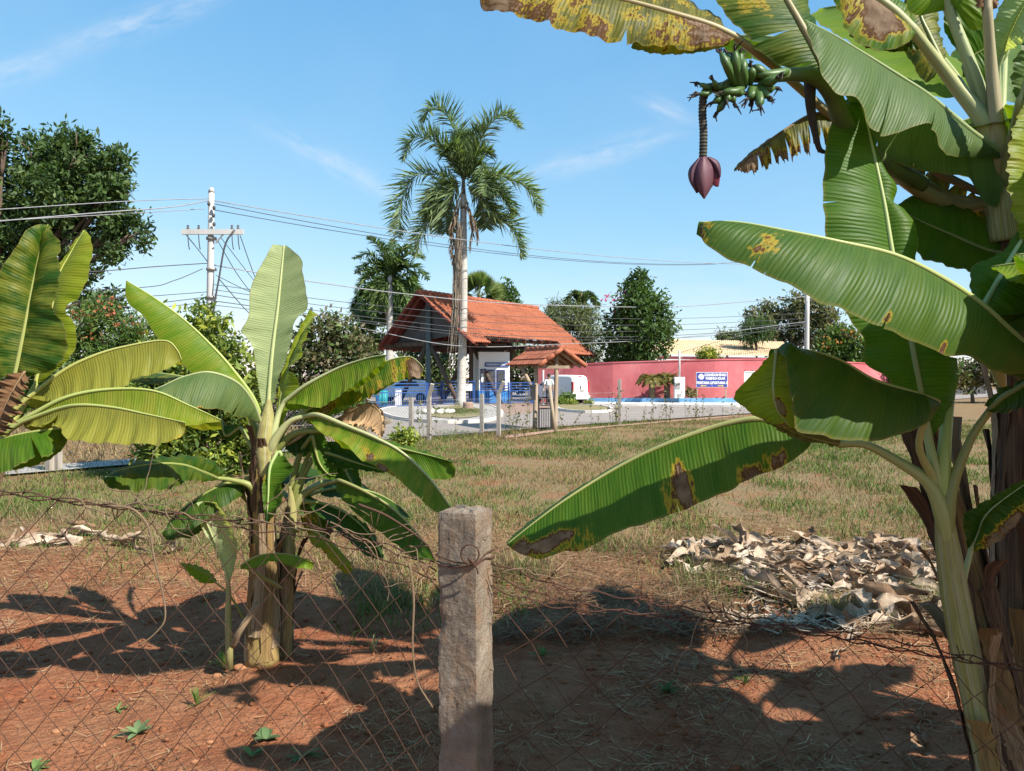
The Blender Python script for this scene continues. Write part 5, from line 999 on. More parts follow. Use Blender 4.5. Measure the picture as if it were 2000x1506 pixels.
# long front leaf from the right
leaf(bc1, '2090,735 2000,670 1918,596 1838,542 1747,498 1639,472 1531,450 1440,434 1367,434', '2090,745 2000,730 1964,729 1931,720 1898,694 1845,694 1805,671 1778,664 1732,644 1699,631 1649,607 1599,592 1547,555 1516,549 1464,523 1404,495 1372,470 1366,440', None, (2.25, 2.15, 2.05, 2.1), -.12, colr=(.062, .125, .02), yel=.1, rib=.013, seed=154, wave=.006, bulge=.025, back=(.02, .24, -.1), N=110, MM=12, stalkcol=(0.328, 0.359, 0.125), pet=[(2160, 1000, 2.45), (2140, 850, 2.4), (2120, 770, 2.3)],
     dmg=((.83, .45, .035, .3, .42), (.84, .75, .03, .25, .42), (.97, .5, .03, .6, .4), (.98, 1., .05, .2, .8), (.55, .88, .009, .08, .9), (.40, .95, .012, .13, .9), (.12, .62, .009, .1, .85), (.13, .75, .02, .3, .36)), tears=((1, .55, .8, .006),))
# scorched yellow leaf along the top
leaf(bc1, '1437,72 1385,48 1300,22 1200,-4 1080,-22 940,-26', '1437,76 1410,88 1385,96 1345,98 1300,94 1250,86 1228,86 1209,91 1155,77 1116,65 1077,56 1065,47 996,29 942,16 935,-15', '1432,66 1380,20 1300,-22 1200,-50 1080,-62 950,-40', (2.72, 2.66, 2.6), -.06, .16, colr=(.085, .085, .02), yel=.45, rib=.014, seed=155, wave=.012, fray=.05, N=100, MM=12, tears=((1, .44, .72, .012), (1, .8, .5, .01)), pet=[CR, (1850, 385, YC + .12), (1740, 320, YC + .05), (1640, 240, 2.95), (1530, 145, 2.82)], stalkcol=(0.281, 0.218, 0.101),
     dmg=((.92, .6, .2, 1., .72), (.74, .85, .14, .6, .55), (.55, .9, .09, .4, .7), (.12, .4, .2, 1., .72), (.32, .75, .12, .5, .5), (.4, .3, .25, .5, .3), (.66, .4, .14, .6, .42), (.45, -.6, .6, .6, .35)))
leaf(bc1, '1425,82 1380,70 1310,66 1240,72', '1420,90 1380,100 1330,106 1280,105 1232,94', '1420,78 1380,66 1310,62 1242,68', (2.76, 2.74), 0, 0, colr=OLIVE, yel=.9, rib=.003, seed=156, dmg=((.5, .5, .5, .6, .42),))
# leaf with brown stalk running up, dark blade to its left
leaf(bc1, '1640,205 1620,160 1597,108 1560,40 1528,-15 1490,-80', '1630,205 1600,150 1590,146 1545,140 1495,108 1462,78 1425,40 1400,5 1385,-40 1400,-90', '1648,205 1632,150 1612,95 1590,40 1570,-10 1520,-80', (2.75, 2.7, 2.75), .0, .1, colr=DARK, yel=.35, rib=.017, ribend=.5, seed=157, stalkcol=(0.265, 0.211, 0.094), pet=[CR, (1850, 400, 3.1), (1700, 300, 2.85)], tears=((1, .3, .2, .01), (1, .5, .3, .01)), dmg=((.8, .6, .2, .5, .42), (.9, .2, .15, .3, .5)))
leaf(bc1, '1782,58 1745,20 1695,-18 1640,-60', '1786,62 1775,82 1730,99 1690,91 1655,62 1640,22 1610,-30', '1790,40 1760,0 1720,-40 1660,-80', (2.85, 2.8), -.05, .05, colr=GREEN, yel=.5, rib=.02, ribend=.5, seed=158, stalkcol=PW, pet=[CR, (1936, 265, YC - .1), (1860, 160, 2.95)], dmg=((.45, .35, .3, .5, 1.1), (.75, .7, .2, .4, .5)))
leaf(bc1, '1790,72 1760,55 1720,45 1660,40', '1786,84 1760,92 1720,98 1690,92 1660,70', '1800,95 1770,100 1730,100 1690,80 1655,45', (2.9, 2.92), 0, .02, colr=DARK, yel=.4, rib=.004, seed=159)
leaf(bc1, '1838,120 1815,70 1795,20 1790,-60', '1826,150 1805,160 1780,120 1762,80 1770,-50', '1850,110 1835,60 1830,10 1815,-60', (3.1, 3.15), 0, .05, colr=OLIVE, yel=.9, rib=.013, seed=160, stalkcol=(0.234, 0.265, 0.101), pet=[CR, (1935, 290, YC + .05), (1895, 200, YC + .05)], dmg=((.3, .7, .25, .3, .4),))
leaf(bc1, '1850,10 1838,-40 1810,-110 1760,-190', '1845,20 1790,30 1772,10 1770,-60 1750,-170', '1862,10 1900,60 1935,30 1900,-60 1780,-190', (2.95, 2.9), 0, 0, colr=BRIGHT, yel=.2, rib=.02, ribend=.4, seed=161, stalkcol=(0.296, 0.328, 0.156), pet=[CR, (1935, 260, YC - .06), (1896, 130, YC - .1)])
leaf(bc1, '1880,130 1900,110 1930,90 1960,60', '1870,100 1845,60 1850,20 1900,10 1955,50', '1880,150 1920,165 1960,120 1965,70', (3.25, 3.2), 0, .0, colr=GREEN, yel=.15, rib=.006, seed=162, pet=[CR, (1925, 250, YC + .1)])
leaf(bc1, '1928,20 1926,-30 1915,-100 1890,-180', '1920,30 1900,10 1885,-40 1890,-150', '1934,30 1955,10 1960,-40 1920,-160', (2.85, 2.85), 0, 0, colr=DRYB, mat='dryleaf', rib=.018, ribend=.5, seed=163, fray=.3, stalkcol=(0.328, 0.273, 0.156), pet=[CR, (1948, 270, YC - .12), (1936, 130, YC - .15)], name='dead_leaf')
leaf(bc1, '1950,130 1975,60 2005,0 2060,-80', '1940,120 1936,60 1960,0 2010,-80', '1968,94 1985,92 2010,60 2060,-20', (3.15, 3.0), 0, -.05, colr=PALE, yel=.1, rib=.010, seed=164, pet=[CR, (1952, 260, YC + .1)], stalkcol=(0.281, 0.328, 0.140))
leaf(bc1, '1990,200 2010,120 2040,60 2100,-20', '1984,190 1976,160 1990,100 2080,-30', '2000,215 2040,190 2080,110 2110,0', (2.7, 2.6), 0, 0, colr=BLUISH, yel=.1, rib=.012, seed=165, pet=[CR, (1970, 300, YC - .15)], stalkcol=(0.281, 0.296, 0.125))
leaf(bc1, '2020,200 2010,290 2012,380 2030,480', '2030,195 2060,280 2062,380 2035,485', '1998,205 1976,260 1968,330 1975,400 1994,465', (2.5, 2.4), 0, -.05, colr=LIME, yel=.8, rib=.01, seed=166, pet=[CR, (1985, 300, 2.9), (2005, 200, 2.6)], stalkcol=(0.312, 0.265, 0.094))
for k, (az, el, ln_, wd_) in enumerate(((55, 68, 1.7, .55), (100, 72, 1.8, .55), (140, 62, 1.6, .5), (20, 55, 1.6, .5), (-30, 60, 1.6, .5))):
    gleaf(bc1, W(1953, 330, YC + .03), math.radians(az), math.radians(el), ln_, wd_, .55, colr=(GREEN, BRIGHT, DARK)[k % 3], yel=.15, seed=400 + k, rib=.016, N=50, MM=8, stalkcol=(.3, .33, .14))
# shredded brown leaf hanging behind the bunch
leaf(bc1, '1640,222 1615,222 1581,226 1531,255 1480,291 1437,328', '1640,300 1611,304 1583,311 1551,320 1512,332 1472,347 1442,334', None, (2.95, 2.9), -.05, colr=(.075, .085, .025), yel=.6, rib=.009, seed=167, fray=.3, back=(.0, .12, -.03), N=100, MM=10, tears=((1, .3, .3, .012), (1, .4, .35, .014), (1, .52, .3, .012), (1, .66, .3, .015), (1, .78, .3, .012), (1, .2, .5, .02)), stalkcol=(0.195, 0.133, 0.070), pet=[CR, (1800, 320, 3.1), (1700, 240, 3.0)],
     dmg=((.9, .6, .2, .8, 1.0), (.6, .95, .15, .35, .95), (.35, .95, .2, .3, .8), (.7, .5, .06, .5, .6), (.5, .5, .04, .4, .55), (.15, .9, .15, .4, .6)))
v, f, u = tube(resample([W(1582, 160, 2.62), W(1583, 205, 2.62), W(1590, 250, 2.64), W(1600, 290, 2.66), W(1613, 298, 2.7)], 20), np.linspace(.022, .006, 20), 8); obj('dead_bract', v, f, M['bananatip'], bc1, u)
# ---- fruit bunch
fb = MB(); pth = resample([W(1800, 360, 3.0), W(1700, 300, 2.8), W(1650, 245, 2.68), W(1625, 185, 2.62), W(1590, 150, 2.58), W(1540, 146, 2.54), W(1495, 150, 2.5), W(1450, 150, 2.48), W(1412, 170, 2.48), W(1384, 172, 2.48), W(1374, 190, 2.48)], 60)
fb.tube(pth, np.interp(np.linspace(0, 1, 60), [0, .5, .62, .75, 1], [.032, .032, .026, .022, .014]), 12)
bunch = fb.build('fruit_bunch', M['bunchstalk'], bc1, smooth=True)
def banana(p0, p1, bend, r, seed):
    p0, p1 = np.array(p0), np.array(p1); m_ = (p0 + p1) / 2 + np.array(bend); P = resample([p0, m_, p1], 14); s = np.linspace(0, 1, 14)
    rad = r * np.clip(np.minimum(.45 + s * 3.2, 1), 0, 1) * np.clip((1.03 - s) * 5, .28, 1) ** .6
    a = np.linspace(0, 2 * PI, 10, endpoint=False); prof = [1 + .07 * np.cos(5 * a)] * 14
    v, f, u = tube(P, rad, 10, True, prof); b = obj('banana', v, f, M['banana'], bunch, u)
    rr = np.random.default_rng(seed); e = P[-1]; d = P[-1] - P[-2]; d /= np.linalg.norm(d); mb = MB()
    for k in range(4): mb.tube(resample([e, e + d * .012 + rr.standard_normal(3) * .004, e + d * .022 + rr.standard_normal(3) * .009 + [0, 0, -.008]], 5), np.linspace(.0045, .0015, 5), 5)
    sub = mb.build('flower_tip', M['bananatip'], bunch)
hz = 2.46
ups = [(1440, 172, 1408, 104), (1442, 176, 1420, 106), (1446, 178, 1430, 112), (1450, 180, 1441, 118), (1446, 170, 1436, 100), (1450, 170, 1447, 104), (1455, 172, 1452, 116), (1438, 168, 1413, 108)]
for k, (a, b, c, d) in enumerate(ups): banana(W(a, b, hz + .02), W(c, d, hz - .05 + .015 * (k % 4)), W(a - 8, 0, 1)[0:1].tolist() * 0 + [-.012, -.03 + .008 * (k % 3), -.004], .0135, k)
mids = [(1500, 158, 1470, 130), (1462, 165, 1468, 132), (1485, 160, 1516, 152), (1482, 165, 1512, 172), (1480, 168, 1500, 190), (1478, 168, 1483, 207), (1472, 168, 1470, 196), (1468, 170, 1462, 192), (1490, 155, 1520, 150), (1540, 138, 1475, 146)]
for k, (a, b, c, d) in enumerate(mids): banana(W(a, b, hz + .03), W(c, d, hz - .02 * (k % 3)), [.0, -.015, -.012 if k not in (0, 1) else 0], .0145, 20 + k)
lows = [(1418, 172, 1452, 182), (1416, 176, 1434, 200), (1412, 178, 1420, 196), (1408, 178, 1402, 218), (1405, 178, 1393, 200), (1452, 170, 1412, 180), (1392, 170, 1366, 164), (1390, 174, 1364, 184), (1395, 170, 1392, 156), (1412, 165, 1390, 168)]
for k, (a, b, c, d) in enumerate(lows): banana(W(a, b, hz + .02), W(c, d, hz - .015 * (k % 3)), [.004, -.015, -.012], .0125 if k < 6 else .008, 40 + k)
# ringed stalk and purple bud
N_ = 120; P = resample([W(1374, 182, 2.48), W(1372, 220, 2.48), W(1374, 260, 2.48), W(1373, 308, 2.48)], N_); rad = .0095 + .0042 * np.abs(np.sin(np.linspace(0, 1, N_) * PI * 19)) ** .7
v, f, u = tube(P, rad, 12); obj('flower_stalk', v, f, M['rachis'], bc1, u)
def petal(mid, L, R, Y, conv, mat, parent, name='bract', tipY=0.):
    """pointed bract, convex towards the viewer, with a little thickness"""
    n, m = 24, 13; yv = np.linspace(0, 1, n); a, b, c = (resample(P2(q), n) for q in (mid, L, R)); V = []
    for i in range(n):
        for j in range(m):
            t = j / (m - 1) * 2 - 1; q = a[i] + (b[i] - a[i]) * max(0, -t) + (c[i] - a[i]) * max(0, t); V.append(W(q[0], q[1], Y - conv * (1 - t * t) * math.sin(PI * min(.96, .12 + yv[i] * .85)) ** .7 + tipY * yv[i]))
    V = np.array(V); k = n * m; V = np.vstack([V, V + [0, .0025, 0]])
    Fc = [(o + i * m + j, o + i * m + j + 1, o + (i + 1) * m + j + 1, o + (i + 1) * m + j) for o in (0, k) for i in range(n - 1) for j in range(m - 1)]
    rim = [i * m for i in range(n)] + [(n - 1) * m + j for j in range(1, m)] + [i * m + m - 1 for i in range(n - 2, -1, -1)] + list(range(m - 2, 0, -1))
    Fc += [(rim[i], rim[(i + 1) % len(rim)], rim[(i + 1) % len(rim)] + k, rim[i] + k) for i in range(len(rim))]
    return obj(name, V, Fc, M[mat], parent)
mb = MB(); P = resample([W(1375, 304, 2.48), W(1375, 340, 2.48), W(1375, 384, 2.48)], 26); k = np.linspace(0, 1, 26); mb.tube(P, .030 * np.where(k < .35, (np.maximum(k, .02) / .35) ** .5, np.cos(np.clip((k - .35) / .65, 0, 1) * PI / 2) ** .8) + .0008, 16)
bud = mb.build('flower_bud', M['bract'], bc1, smooth=True)
petal('1374,306 1373,345 1375,388', '1368,307 1354,332 1357,362 1374,388', '1380,307 1393,332 1391,362 1377,388', 2.462, .024, 'bract', bud)
petal('1366,308 1352,333 1351,356 1361,377', '1364,308 1346,330 1346,352 1360,377', '1371,308 1366,338 1368,362 1363,377', 2.47, .018, 'bract', bud)
b_ = petal('1384,308 1399,324 1403,345 1401,365', '1379,308 1388,330 1389,350 1395,363', '1388,307 1404,318 1407,340 1404,364', 2.475, .006, 'bractin', bud); b_['label'] = 'crimson inner face of the lifted bract'
petal('1382,307 1396,318 1404,332 1406,345', '1380,309 1390,322 1399,338 1404,347', '1387,306 1402,314 1408,328 1408,345', 2.468, .01, 'bract', bud)
petal('1376,306 1378,340 1376,380', '1366,308 1350,335 1356,360 1374,380', '1386,308 1397,335 1394,360 1378,380', 2.50, -.02, 'bract', bud)
# ---- clump extended out of view: plants added so their leaves shade the foreground
def shade_plant(label, x, y, h, specs, seed):
    th = thing('banana_plant', label, 'banana plant', (x, y, 0), 'banana plants'); r = np.random.default_rng(seed)
    P = resample([[x, y, -.03], [x + .05, y, h * .5], [x, y + .03, h]], 30); rad = np.linspace(.10, .045, 30)
    v, f, u = tube(P, rad, 14); obj('stem', v, f, M['stembrown'], th, u)
    for k in range(5): sheath(th, P, rad, k * 1.3, .03, .7, 1.0, .04, seed=seed * 9 + k)
    for i, (az, el, ln, wd_, dr) in enumerate(specs): gleaf(th, P[-1 - i % 3], math.radians(az), math.radians(el), ln, wd_, dr, colr=(GREEN, BRIGHT, DARK, LIME)[i % 4], yel=.25, seed=seed * 30 + i, rib=.014, N=50, MM=7, roll=(r.random() - .5) * .5, tears=((1, .4, .3, .015), (-1, .6, .3, .015)))
    return th
shade_plant('unseen young banana plant added to shade the pale stemmed one', 2.2, 1.8, 1.7, [(165, 42, .95, .60, .5), (150, 50, 1.0, .62, .6), (190, 45, .95, .60, .6), (125, 40, 1.1, .60, .55), (210, 35, .95, .55, .5), (175, 22, .82, .5, .3), (140, 28, .95, .55, .4), (90, 50, 1.4, .55, .7), (30, 50, 1.4, .5, .8), (300, 45, 1.4, .5, .8), (250, 55, 1.3, .5, .7)], 5)
shade_plant('unseen tall banana plant added to shade the soil by the right clump', 3.3, 2.9, 2.3, [(175, 50, 1.8, .6, .8), (140, 45, 1.7, .55, .8), (210, 55, 1.8, .6, .75), (95, 60, 1.6, .55, .8), (250, 40, 1.7, .55, .85), (310, 50, 1.6, .5, .8), (30, 50, 1.6, .5, .8), (185, 15, 1.5, .5, .6)], 6)
shade_plant('unseen tall banana plant added by the fence to shade post and clump', 2.6, 1.2, 1.75, [(160, 30, 1.1, .55, .5), (125, 35, 1.1, .55, .5), (98, 30, 1.2, .55, .5), (150, 10, 1.05, .5, .35), (75, 50, 1.4, .55, .6), (186, 38, 1.75, .5, .45), (60, 50, 1.5, .5, .8), (260, 50, 1.5, .5, .8), (320, 45, 1.5, .5, .8), (20, 50, 1.5, .5, .8), (220, 40, 1.4, .5, .75)], 7)
shade_plant('unseen broad-leaved banana plant added right of the fruiting one for shade', 2.95, 2.45, 2.05, [(175, 40, 1.35, .62, .5), (160, 55, 1.4, .6, .5), (140, 55, 1.6, .6, .6), (200, 50, 1.4, .6, .6), (110, 40, 1.6, .6, .6), (230, 40, 1.4, .55, .7), (80, 55, 1.5, .55, .7), (20, 50, 1.4, .5, .8), (300, 45, 1.4, .5, .8), (160, 20, 1.2, .55, .4)], 9)
# ================================================================ kiosk over the small gate
kr0, kr1 = np.array([1.50, 23.0, 2.44]), np.array([.50, 25.1, 2.44]); ke = (kr1 - kr0) / np.linalg.norm(kr1 - kr0); kp_ = np.array([ke[1] * -1, ke[0], 0]); kL = np.linalg.norm(kr1 - kr0)
ks = thing('gate_kiosk', 'little tiled roof on wooden posts over the black pedestrian gate', 'kiosk', (1.0, 23.6, 0))
tn = 13; tl = .30; a_ = np.linspace(0, PI, 7)
for sgn in (1, -1):
    dn = kp_ * sgn * .84 + np.array([0, 0, -.545]); dn /= np.linalg.norm(dn); nr_ = np.cross(ke, dn); nr_ *= np.sign(nr_[2])
    tm = None
    for r_ in range(3):
        for c_ in range(tn):
            o_ = kr0 + ke * (kL * (c_ + .5) / tn) + dn * (r_ * .29) + nr_ * (.03 + .012 * (r_ % 2))
            w_ = kL / tn * .56; V = []
            for q, (s_, kk) in enumerate(((0, .92), (tl * 1.08, 1.06))):
                for al in a_: V.append(o_ + dn * s_ + ke * (math.cos(al) * w_ * kk) + nr_ * (math.sin(al) * .055 * kk + .012 * q + rng.normal() * .001))
            V = np.array(V); V = np.vstack([V, V - nr_ * .014]); n7 = 7
            Fc = [(i, i + 1, n7 + i + 1, n7 + i) for i in range(6)] + [(14 + i, 21 + i, 22 + i, 15 + i) for i in range(6)] + [(7 + i, 8 + i, 22 + i, 21 + i) for i in range(6)] + [(0, 7, 21, 14), (6, 20, 27, 13)]
            obj('tile', V, Fc, M['tile'], ks, smooth=False)
for i in range(7):
    q0, q1 = kr0 + ke * (kL * i / 7) + [0, 0, .06], kr0 + ke * (kL * (i + 1.1) / 7) + [0, 0, .075]; mb = MB(); mb.tube([q0, q1], [.085, .10], 10); mb.build('ridge_tile', M['tile'], ks, smooth=True)
for end in (kr0 - ke * .04,):
    for sgn in (1, -1):
        for k in range(3):
            d_ = (kp_ * sgn * .84 + np.array([0, 0, -.545])); d_ /= np.linalg.norm(d_); mb = MB(); mb.tube([end + d_ * (.02 + k * .3) + [0, 0, .05], end + d_ * (.36 + k * .3) + [0, 0, .045]], [.062, .074], 9); mb.build('verge_tile', M['tile'], ks, smooth=True)
for k in range(5):
    q = kr0 + ke * (kL * (k + .3) / 5); mb = MB()
    for sgn in (1, -1): mb.bar(q + [0, 0, -.05], q + kp_ * sgn * .72 + [0, 0, -.05 - .47], .05, .07)
    mb.build('rafter', M['greytimber'], ks)
pa, pb = G(1084, 842), G(1045, 842) + [.0, .3, 0]
for q, h in ((pa, 2.3), (pb, 2.2)): mb = MB(); mb.tube(resample([q, q + [.03, .05, h * .5], q + [.06, .15, h]], 8), np.linspace(.075, .06, 8), 10); mb.build('post', M['greytimber'], ks, smooth=True)
mb = MB(); mb.tube([G(1083, 843) + [0, -.1, 0], W(1073, 752, 23.0)], [.06, .055], 9); mb.build('leaning_pole', M['greytimber'], ks, smooth=True)
mb = MB(); mb.bar(W(1048, 717, 23.2), W(1112, 717, 23.2), .07, .09); mb.build('tie_beam', M['greytimber'], ks)
gt = thing('pedestrian_gate', 'narrow black barred gate between the kiosk posts', 'gate', (G(1063, 841)))
ga, gb_ = W(1052, 838, 23.1), W(1077, 838, 23.1); gh_ = .95
mb = MB()
for z in (0, .62, .72, gh_): mb.bar(ga + [0, 0, z], gb_ + [0, 0, z], .035)
mb.bar(ga, ga + [0, 0, gh_], .04); mb.bar(gb_, gb_ + [0, 0, gh_], .04); mb.build('frame', M['tyre'], gt)
for i in range(7): q = ga + (gb_ - ga) * (i + .5) / 7; mb = MB(); mb.bar(q, q + [0, 0, .62], .02); mb.build('bar', M['tyre'], gt)
lb = thing('letter_box', 'black letter box fixed to the left kiosk post', 'letter box', W(1041, 780, 23.3))
mb = MB(); mb.box(W(1041, 768, 23.2), (.16, .14, .40)); mb.build('box', M['tyre'], lb); mb = MB(); mb.box(W(1041, 753, 23.2), (.2, .18, .05)); mb.build('lid', M['tyre'], lb)
# ---- person beside the van
def skin_body(name, pts, edges, radii, mat, parent, root=0):
    me = bpy.data.meshes.new(name); me.from_pydata([tuple(p) for p in pts], edges, []); ob = bpy.data.objects.new(name, me); col.objects.link(ob); ob.parent = parent; ORG[ob.name] = ORG[parent.name]
    md = ob.modifiers.new('skin', 'SKIN'); md.use_smooth_shade = True; sl_ = me.skin_vertices[0].data
    for i, r_ in enumerate(radii): sl_[i].radius = (r_, r_ * .85); sl_[i].use_root = i == root
    ob.modifiers.new('sub', 'SUBSURF').levels = 1; me.materials.append(mat); return ob
pq = W(1072, 792, 42.6); pq[2] = .02
pe = thing('person', 'person in white shirt and dark trousers standing beside the white van', 'person', pq)
skin_body('body', [(0, 0, .92), (0, 0, 1.2), (0, 0, 1.42), (0, -.01, 1.5), (0, -.03, 1.6), (0, -.03, 1.7), (-.2, 0, 1.38), (-.25, -.03, 1.12), (-.24, -.12, .9), (-.235, -.16, .81), (.2, 0, 1.38), (.25, .0, 1.12), (.24, -.08, .9), (.235, -.11, .81), (-.1, 0, .88), (-.1, -.02, .48), (-.11, .02, .07), (-.11, -.13, .04), (.1, 0, .88), (.11, .03, .48), (.12, .06, .07), (.12, -.09, .04)],
          [(0, 1), (1, 2), (2, 3), (3, 4), (4, 5), (2, 6), (6, 7), (7, 8), (8, 9), (2, 10), (10, 11), (11, 12), (12, 13), (0, 14), (14, 15), (15, 16), (16, 17), (0, 18), (18, 19), (19, 20), (20, 21)],
          [.13, .13, .1, .05, .085, .075, .055, .042, .032, .035, .055, .042, .032, .035, .085, .06, .04, .035, .085, .06, .04, .035], M['skin'], pe)
skin_body('shirt', [(0, 0, .9), (0, 0, 1.2), (0, 0, 1.43), (-.2, 0, 1.39), (-.25, -.03, 1.15), (.2, 0, 1.39), (.25, 0, 1.15)], [(0, 1), (1, 2), (2, 3), (3, 4), (2, 5), (5, 6)], [.155, .155, .115, .07, .062, .07, .062], M['shirt'], pe)
skin_body('trousers', [(0, 0, .92), (-.1, 0, .86), (-.1, -.02, .48), (-.11, .02, .08), (.1, 0, .86), (.11, .03, .48), (.12, .06, .08)], [(0, 1), (1, 2), (2, 3), (0, 4), (4, 5), (5, 6)], [.14, .1, .078, .062, .1, .078, .062], M['trousers'], pe)
hv, hf, hu = tube([(0, -.01, 1.62), (0, -.02, 1.7), (0, -.02, 1.77), (0, -.02, 1.79)], [.095, .1, .075, .02], 12); obj('hair', hv + pq, hf, M['hair'], pe)
# ---- sign, frame, meter cabinet
YS = 44.9
sg = thing('estate_sign', 'dark blue estate sign with white lettering on two posts', 'sign', W(1390, 776, YS))
a0, a1 = W(1359.5, 756.5, YS), W(1421, 727, YS); cS = (a0 + a1) / 2; wS, hS = a1[0] - a0[0], a1[2] - a0[2]
mb = MB(); mb.box(cS, (wS, .05, hS)); mb.build('frame', M['white'], sg)
mb = MB(); mb.box(cS + [0, -.022, 0], (wS - .05, .03, hS - .05)); pn = mb.build('panel', M['signblue'], sg)
xd, zd = (1, 0, 0), (0, 0, 1); f_ = cS + [0, -.045, 0]
mb = MB(); mb.tube([f_ + [-wS * .34, .01, hS * .20], f_ + [-wS * .34, -.006, hS * .20]], [.165, .165], 24); mb.build('emblem', M['white'], sg)
mb = MB(); mb.bar(f_ + [-wS * .34 - .13, -.01, hS * .20 - .12], f_ + [-wS * .34 + .13, -.01, hS * .20 + .13], .012, .03); mb.bar(f_ + [-wS * .34 - .02, -.01, hS * .20 - .14], f_ + [-wS * .34 + .15, -.01, hS * .20 + .02], .01, .02); mb.build('emblem_stroke', M['signblue'], sg)
label_text('CONDOMÍNIO', .205, M['white'], pn, f_ + [wS * .11, 0, hS * .31], xd, zd, sx=.93, bold=.008)
label_text('FAZENDA SOLAR', .19, M['white'], pn, f_ + [wS * .11, 0, hS * .08], xd, zd, sx=.76, bold=.008)
label_text('PORTARIA 2', .205, M['white'], pn, f_ + [-wS * .25, 0, -hS * .21], xd, zd, sx=.78, bold=.008)
label_text('PORTARIA 3', .205, M['white'], pn, f_ + [wS * .25, 0, -hS * .21], xd, zd, sx=.78, bold=.008)
mb = MB(); mb.box(f_ + [0, 0, -hS * .27], (.012, .01, hS * .32)); mb.build('divider', M['white'], sg)
for sx_ in (-1, 1):
    c_ = f_ + [sx_ * wS * .25, -.002, -hS * .40]; mb = MB(); mb.box(c_, (.26, .008, .035)); mb.add([c_ + [sx_ * .13, -.004, .05], c_ + [sx_ * .22, -.004, 0], c_ + [sx_ * .13, -.004, -.05]], [(0, 1, 2)]); mb.build('arrow', M['yellow'], sg)
for px in (1362, 1418): q = W(px, 776, YS); mb = MB(); mb.box([q[0], YS + .05, (BEDZ + a1[2]) / 2], (.07, .06, a1[2] - BEDZ)); mb.build('post', M['greytimber'], sg)
nf = thing('notice_board', 'empty white framed notice board on posts beside the blue sign', 'notice board', W(1480, 776, YS))
n0, n1 = W(1454, 752, YS), W(1500, 726, YS)
mb = MB(); mb.bar(n0, [n1[0], YS, n0[2]], .05); mb.bar([n0[0], YS, n1[2]], n1, .05); mb.bar(n0, [n0[0], YS, n1[2]], .05); mb.bar([n1[0], YS, n0[2]], n1, .05); mb.build('frame', M['white'], nf)
mb = MB(); mb.box((n0 + n1) / 2 + [0, .02, 0], (n1[0] - n0[0] - .04, .02, n1[2] - n0[2] - .04)); mb.build('panel', M['kerb'], nf)
for px in (1456, 1470, 1498): q = W(px, 776, YS); mb = MB(); mb.box([q[0], YS + .06, (BEDZ + n1[2] + .1) / 2], (.06, .05, n1[2] + .1 - BEDZ)); mb.build('post', M['timber'], nf)
mc = thing('meter_cabinet', 'white electricity meter cabinet with thin pole before the cycads', 'meter cabinet', W(1326.5, 777, 44.55))
m0, m1 = W(1317, 777.5, 44.4), W(1336.5, 736.5, 44.4)
mb = MB(); mb.box((m0 + m1) / 2, (m1[0] - m0[0], .35, m1[2] - m0[2])); mb.build('cabinet', M['white'], mc)
mb = MB(); mb.box(W(1324.5, 753, 44.2), (.27, .05, .36)); dr = mb.build('meter_window', M['galv'], mc)
for dx, dz in ((-.07, .03), (.05, .08)): mb = MB(); mb.tube([W(1324.5, 753, 44.17) + [dx, 0, dz], W(1324.5, 753, 44.15) + [dx, 0, dz]], [.045, .045], 12); mb.build('meter', M['tyre'], dr)
mb = MB(); mb.box(W(1327, 772, 44.2), (.18, .05, .18)); mb.build('hatch', M['galv'], mc)
for py in (760, 764.5, 768.5): mb = MB(); mb.box(W(1332.5, py, 44.2), (.05, .03, .05)); mb.build('breaker', M['galv'], mc)
mb = MB(); mb.tube([W(1327, 737, 44.5), W(1327, 684, 44.5)], [.06, .055], 8); mb.tube([W(1327, 704, 44.5), W(1334, 694, 44.4)], [.02, .02], 6); mb.build('pole', M['pole'], mc, smooth=True)
# thin metal pole by the planted island, stump, stones
tp = thing('metal_pole', 'thin pale metal pole standing beside the person', 'pole', G(1061, 793)); q = G(1061, 793); mb = MB(); mb.tube([q, [q[0], q[1], 1.65 + 12 / F * q[1]]], [.05, .05], 8); mb.build('shaft', M['pole'], tp, smooth=True); mb = MB(); mb.tube([q, q + [0, 0, .12]], [.11, .07], 10); mb.build('foot', M['pole'], tp, smooth=True)
def rock(name, label, c, r_, mat, seed, sq=.6, group=None, cat='stone'):
    rr = np.random.default_rng(seed); n, m = 9, 12; V = []
    for i in range(n):
        th = PI * i / (n - 1)
        for j in range(m):
            ph = 2 * PI * j / m; d = np.array([math.sin(th) * math.cos(ph), math.sin(th) * math.sin(ph), math.cos(th)]); k = 1 + .22 * mnoise.noise(Vector(d * 1.7 + seed * 3.1)) + .1 * mnoise.noise(Vector(d * 4 + seed)); V.append(np.array(c) + d * r_ * k * [1, .8, sq])
    Fc = [(i * m + j, i * m + (j + 1) % m, (i + 1) * m + (j + 1) % m, (i + 1) * m + j) for i in range(n - 1) for j in range(m)]
    return tag(obj(name, np.array(V), Fc, M[mat]), label, cat, group)
for k in range(9):
    a = 2 * PI * k / 9; c = W(856, 812, 32); rock('border_stone', 'pale stone in the ring around the little island shrub', (c[0] + math.cos(a) * .55, 32 + math.sin(a) * .5, .17), .17, 'whitestone', k, .7, 'border stones')
q = G(914, 803); sp_ = thing('tree_stump', 'low sawn tree stump on the traffic island lawn', 'stump', q)
mb = MB(); mb.tube(resample([q, q + [0, 0, .25], q + [0, 0, .42]], 6), [.30, .26, .25, .24, .24, .24], 12); mb.build('stump_body', M['earthpath'], sp_, smooth=True); mb = MB(); mb.tube([q + [0, 0, .42], q + [0, 0, .43]], [.23, .22], 12); mb.build('sawn_face', M['greytimber'], sp_)
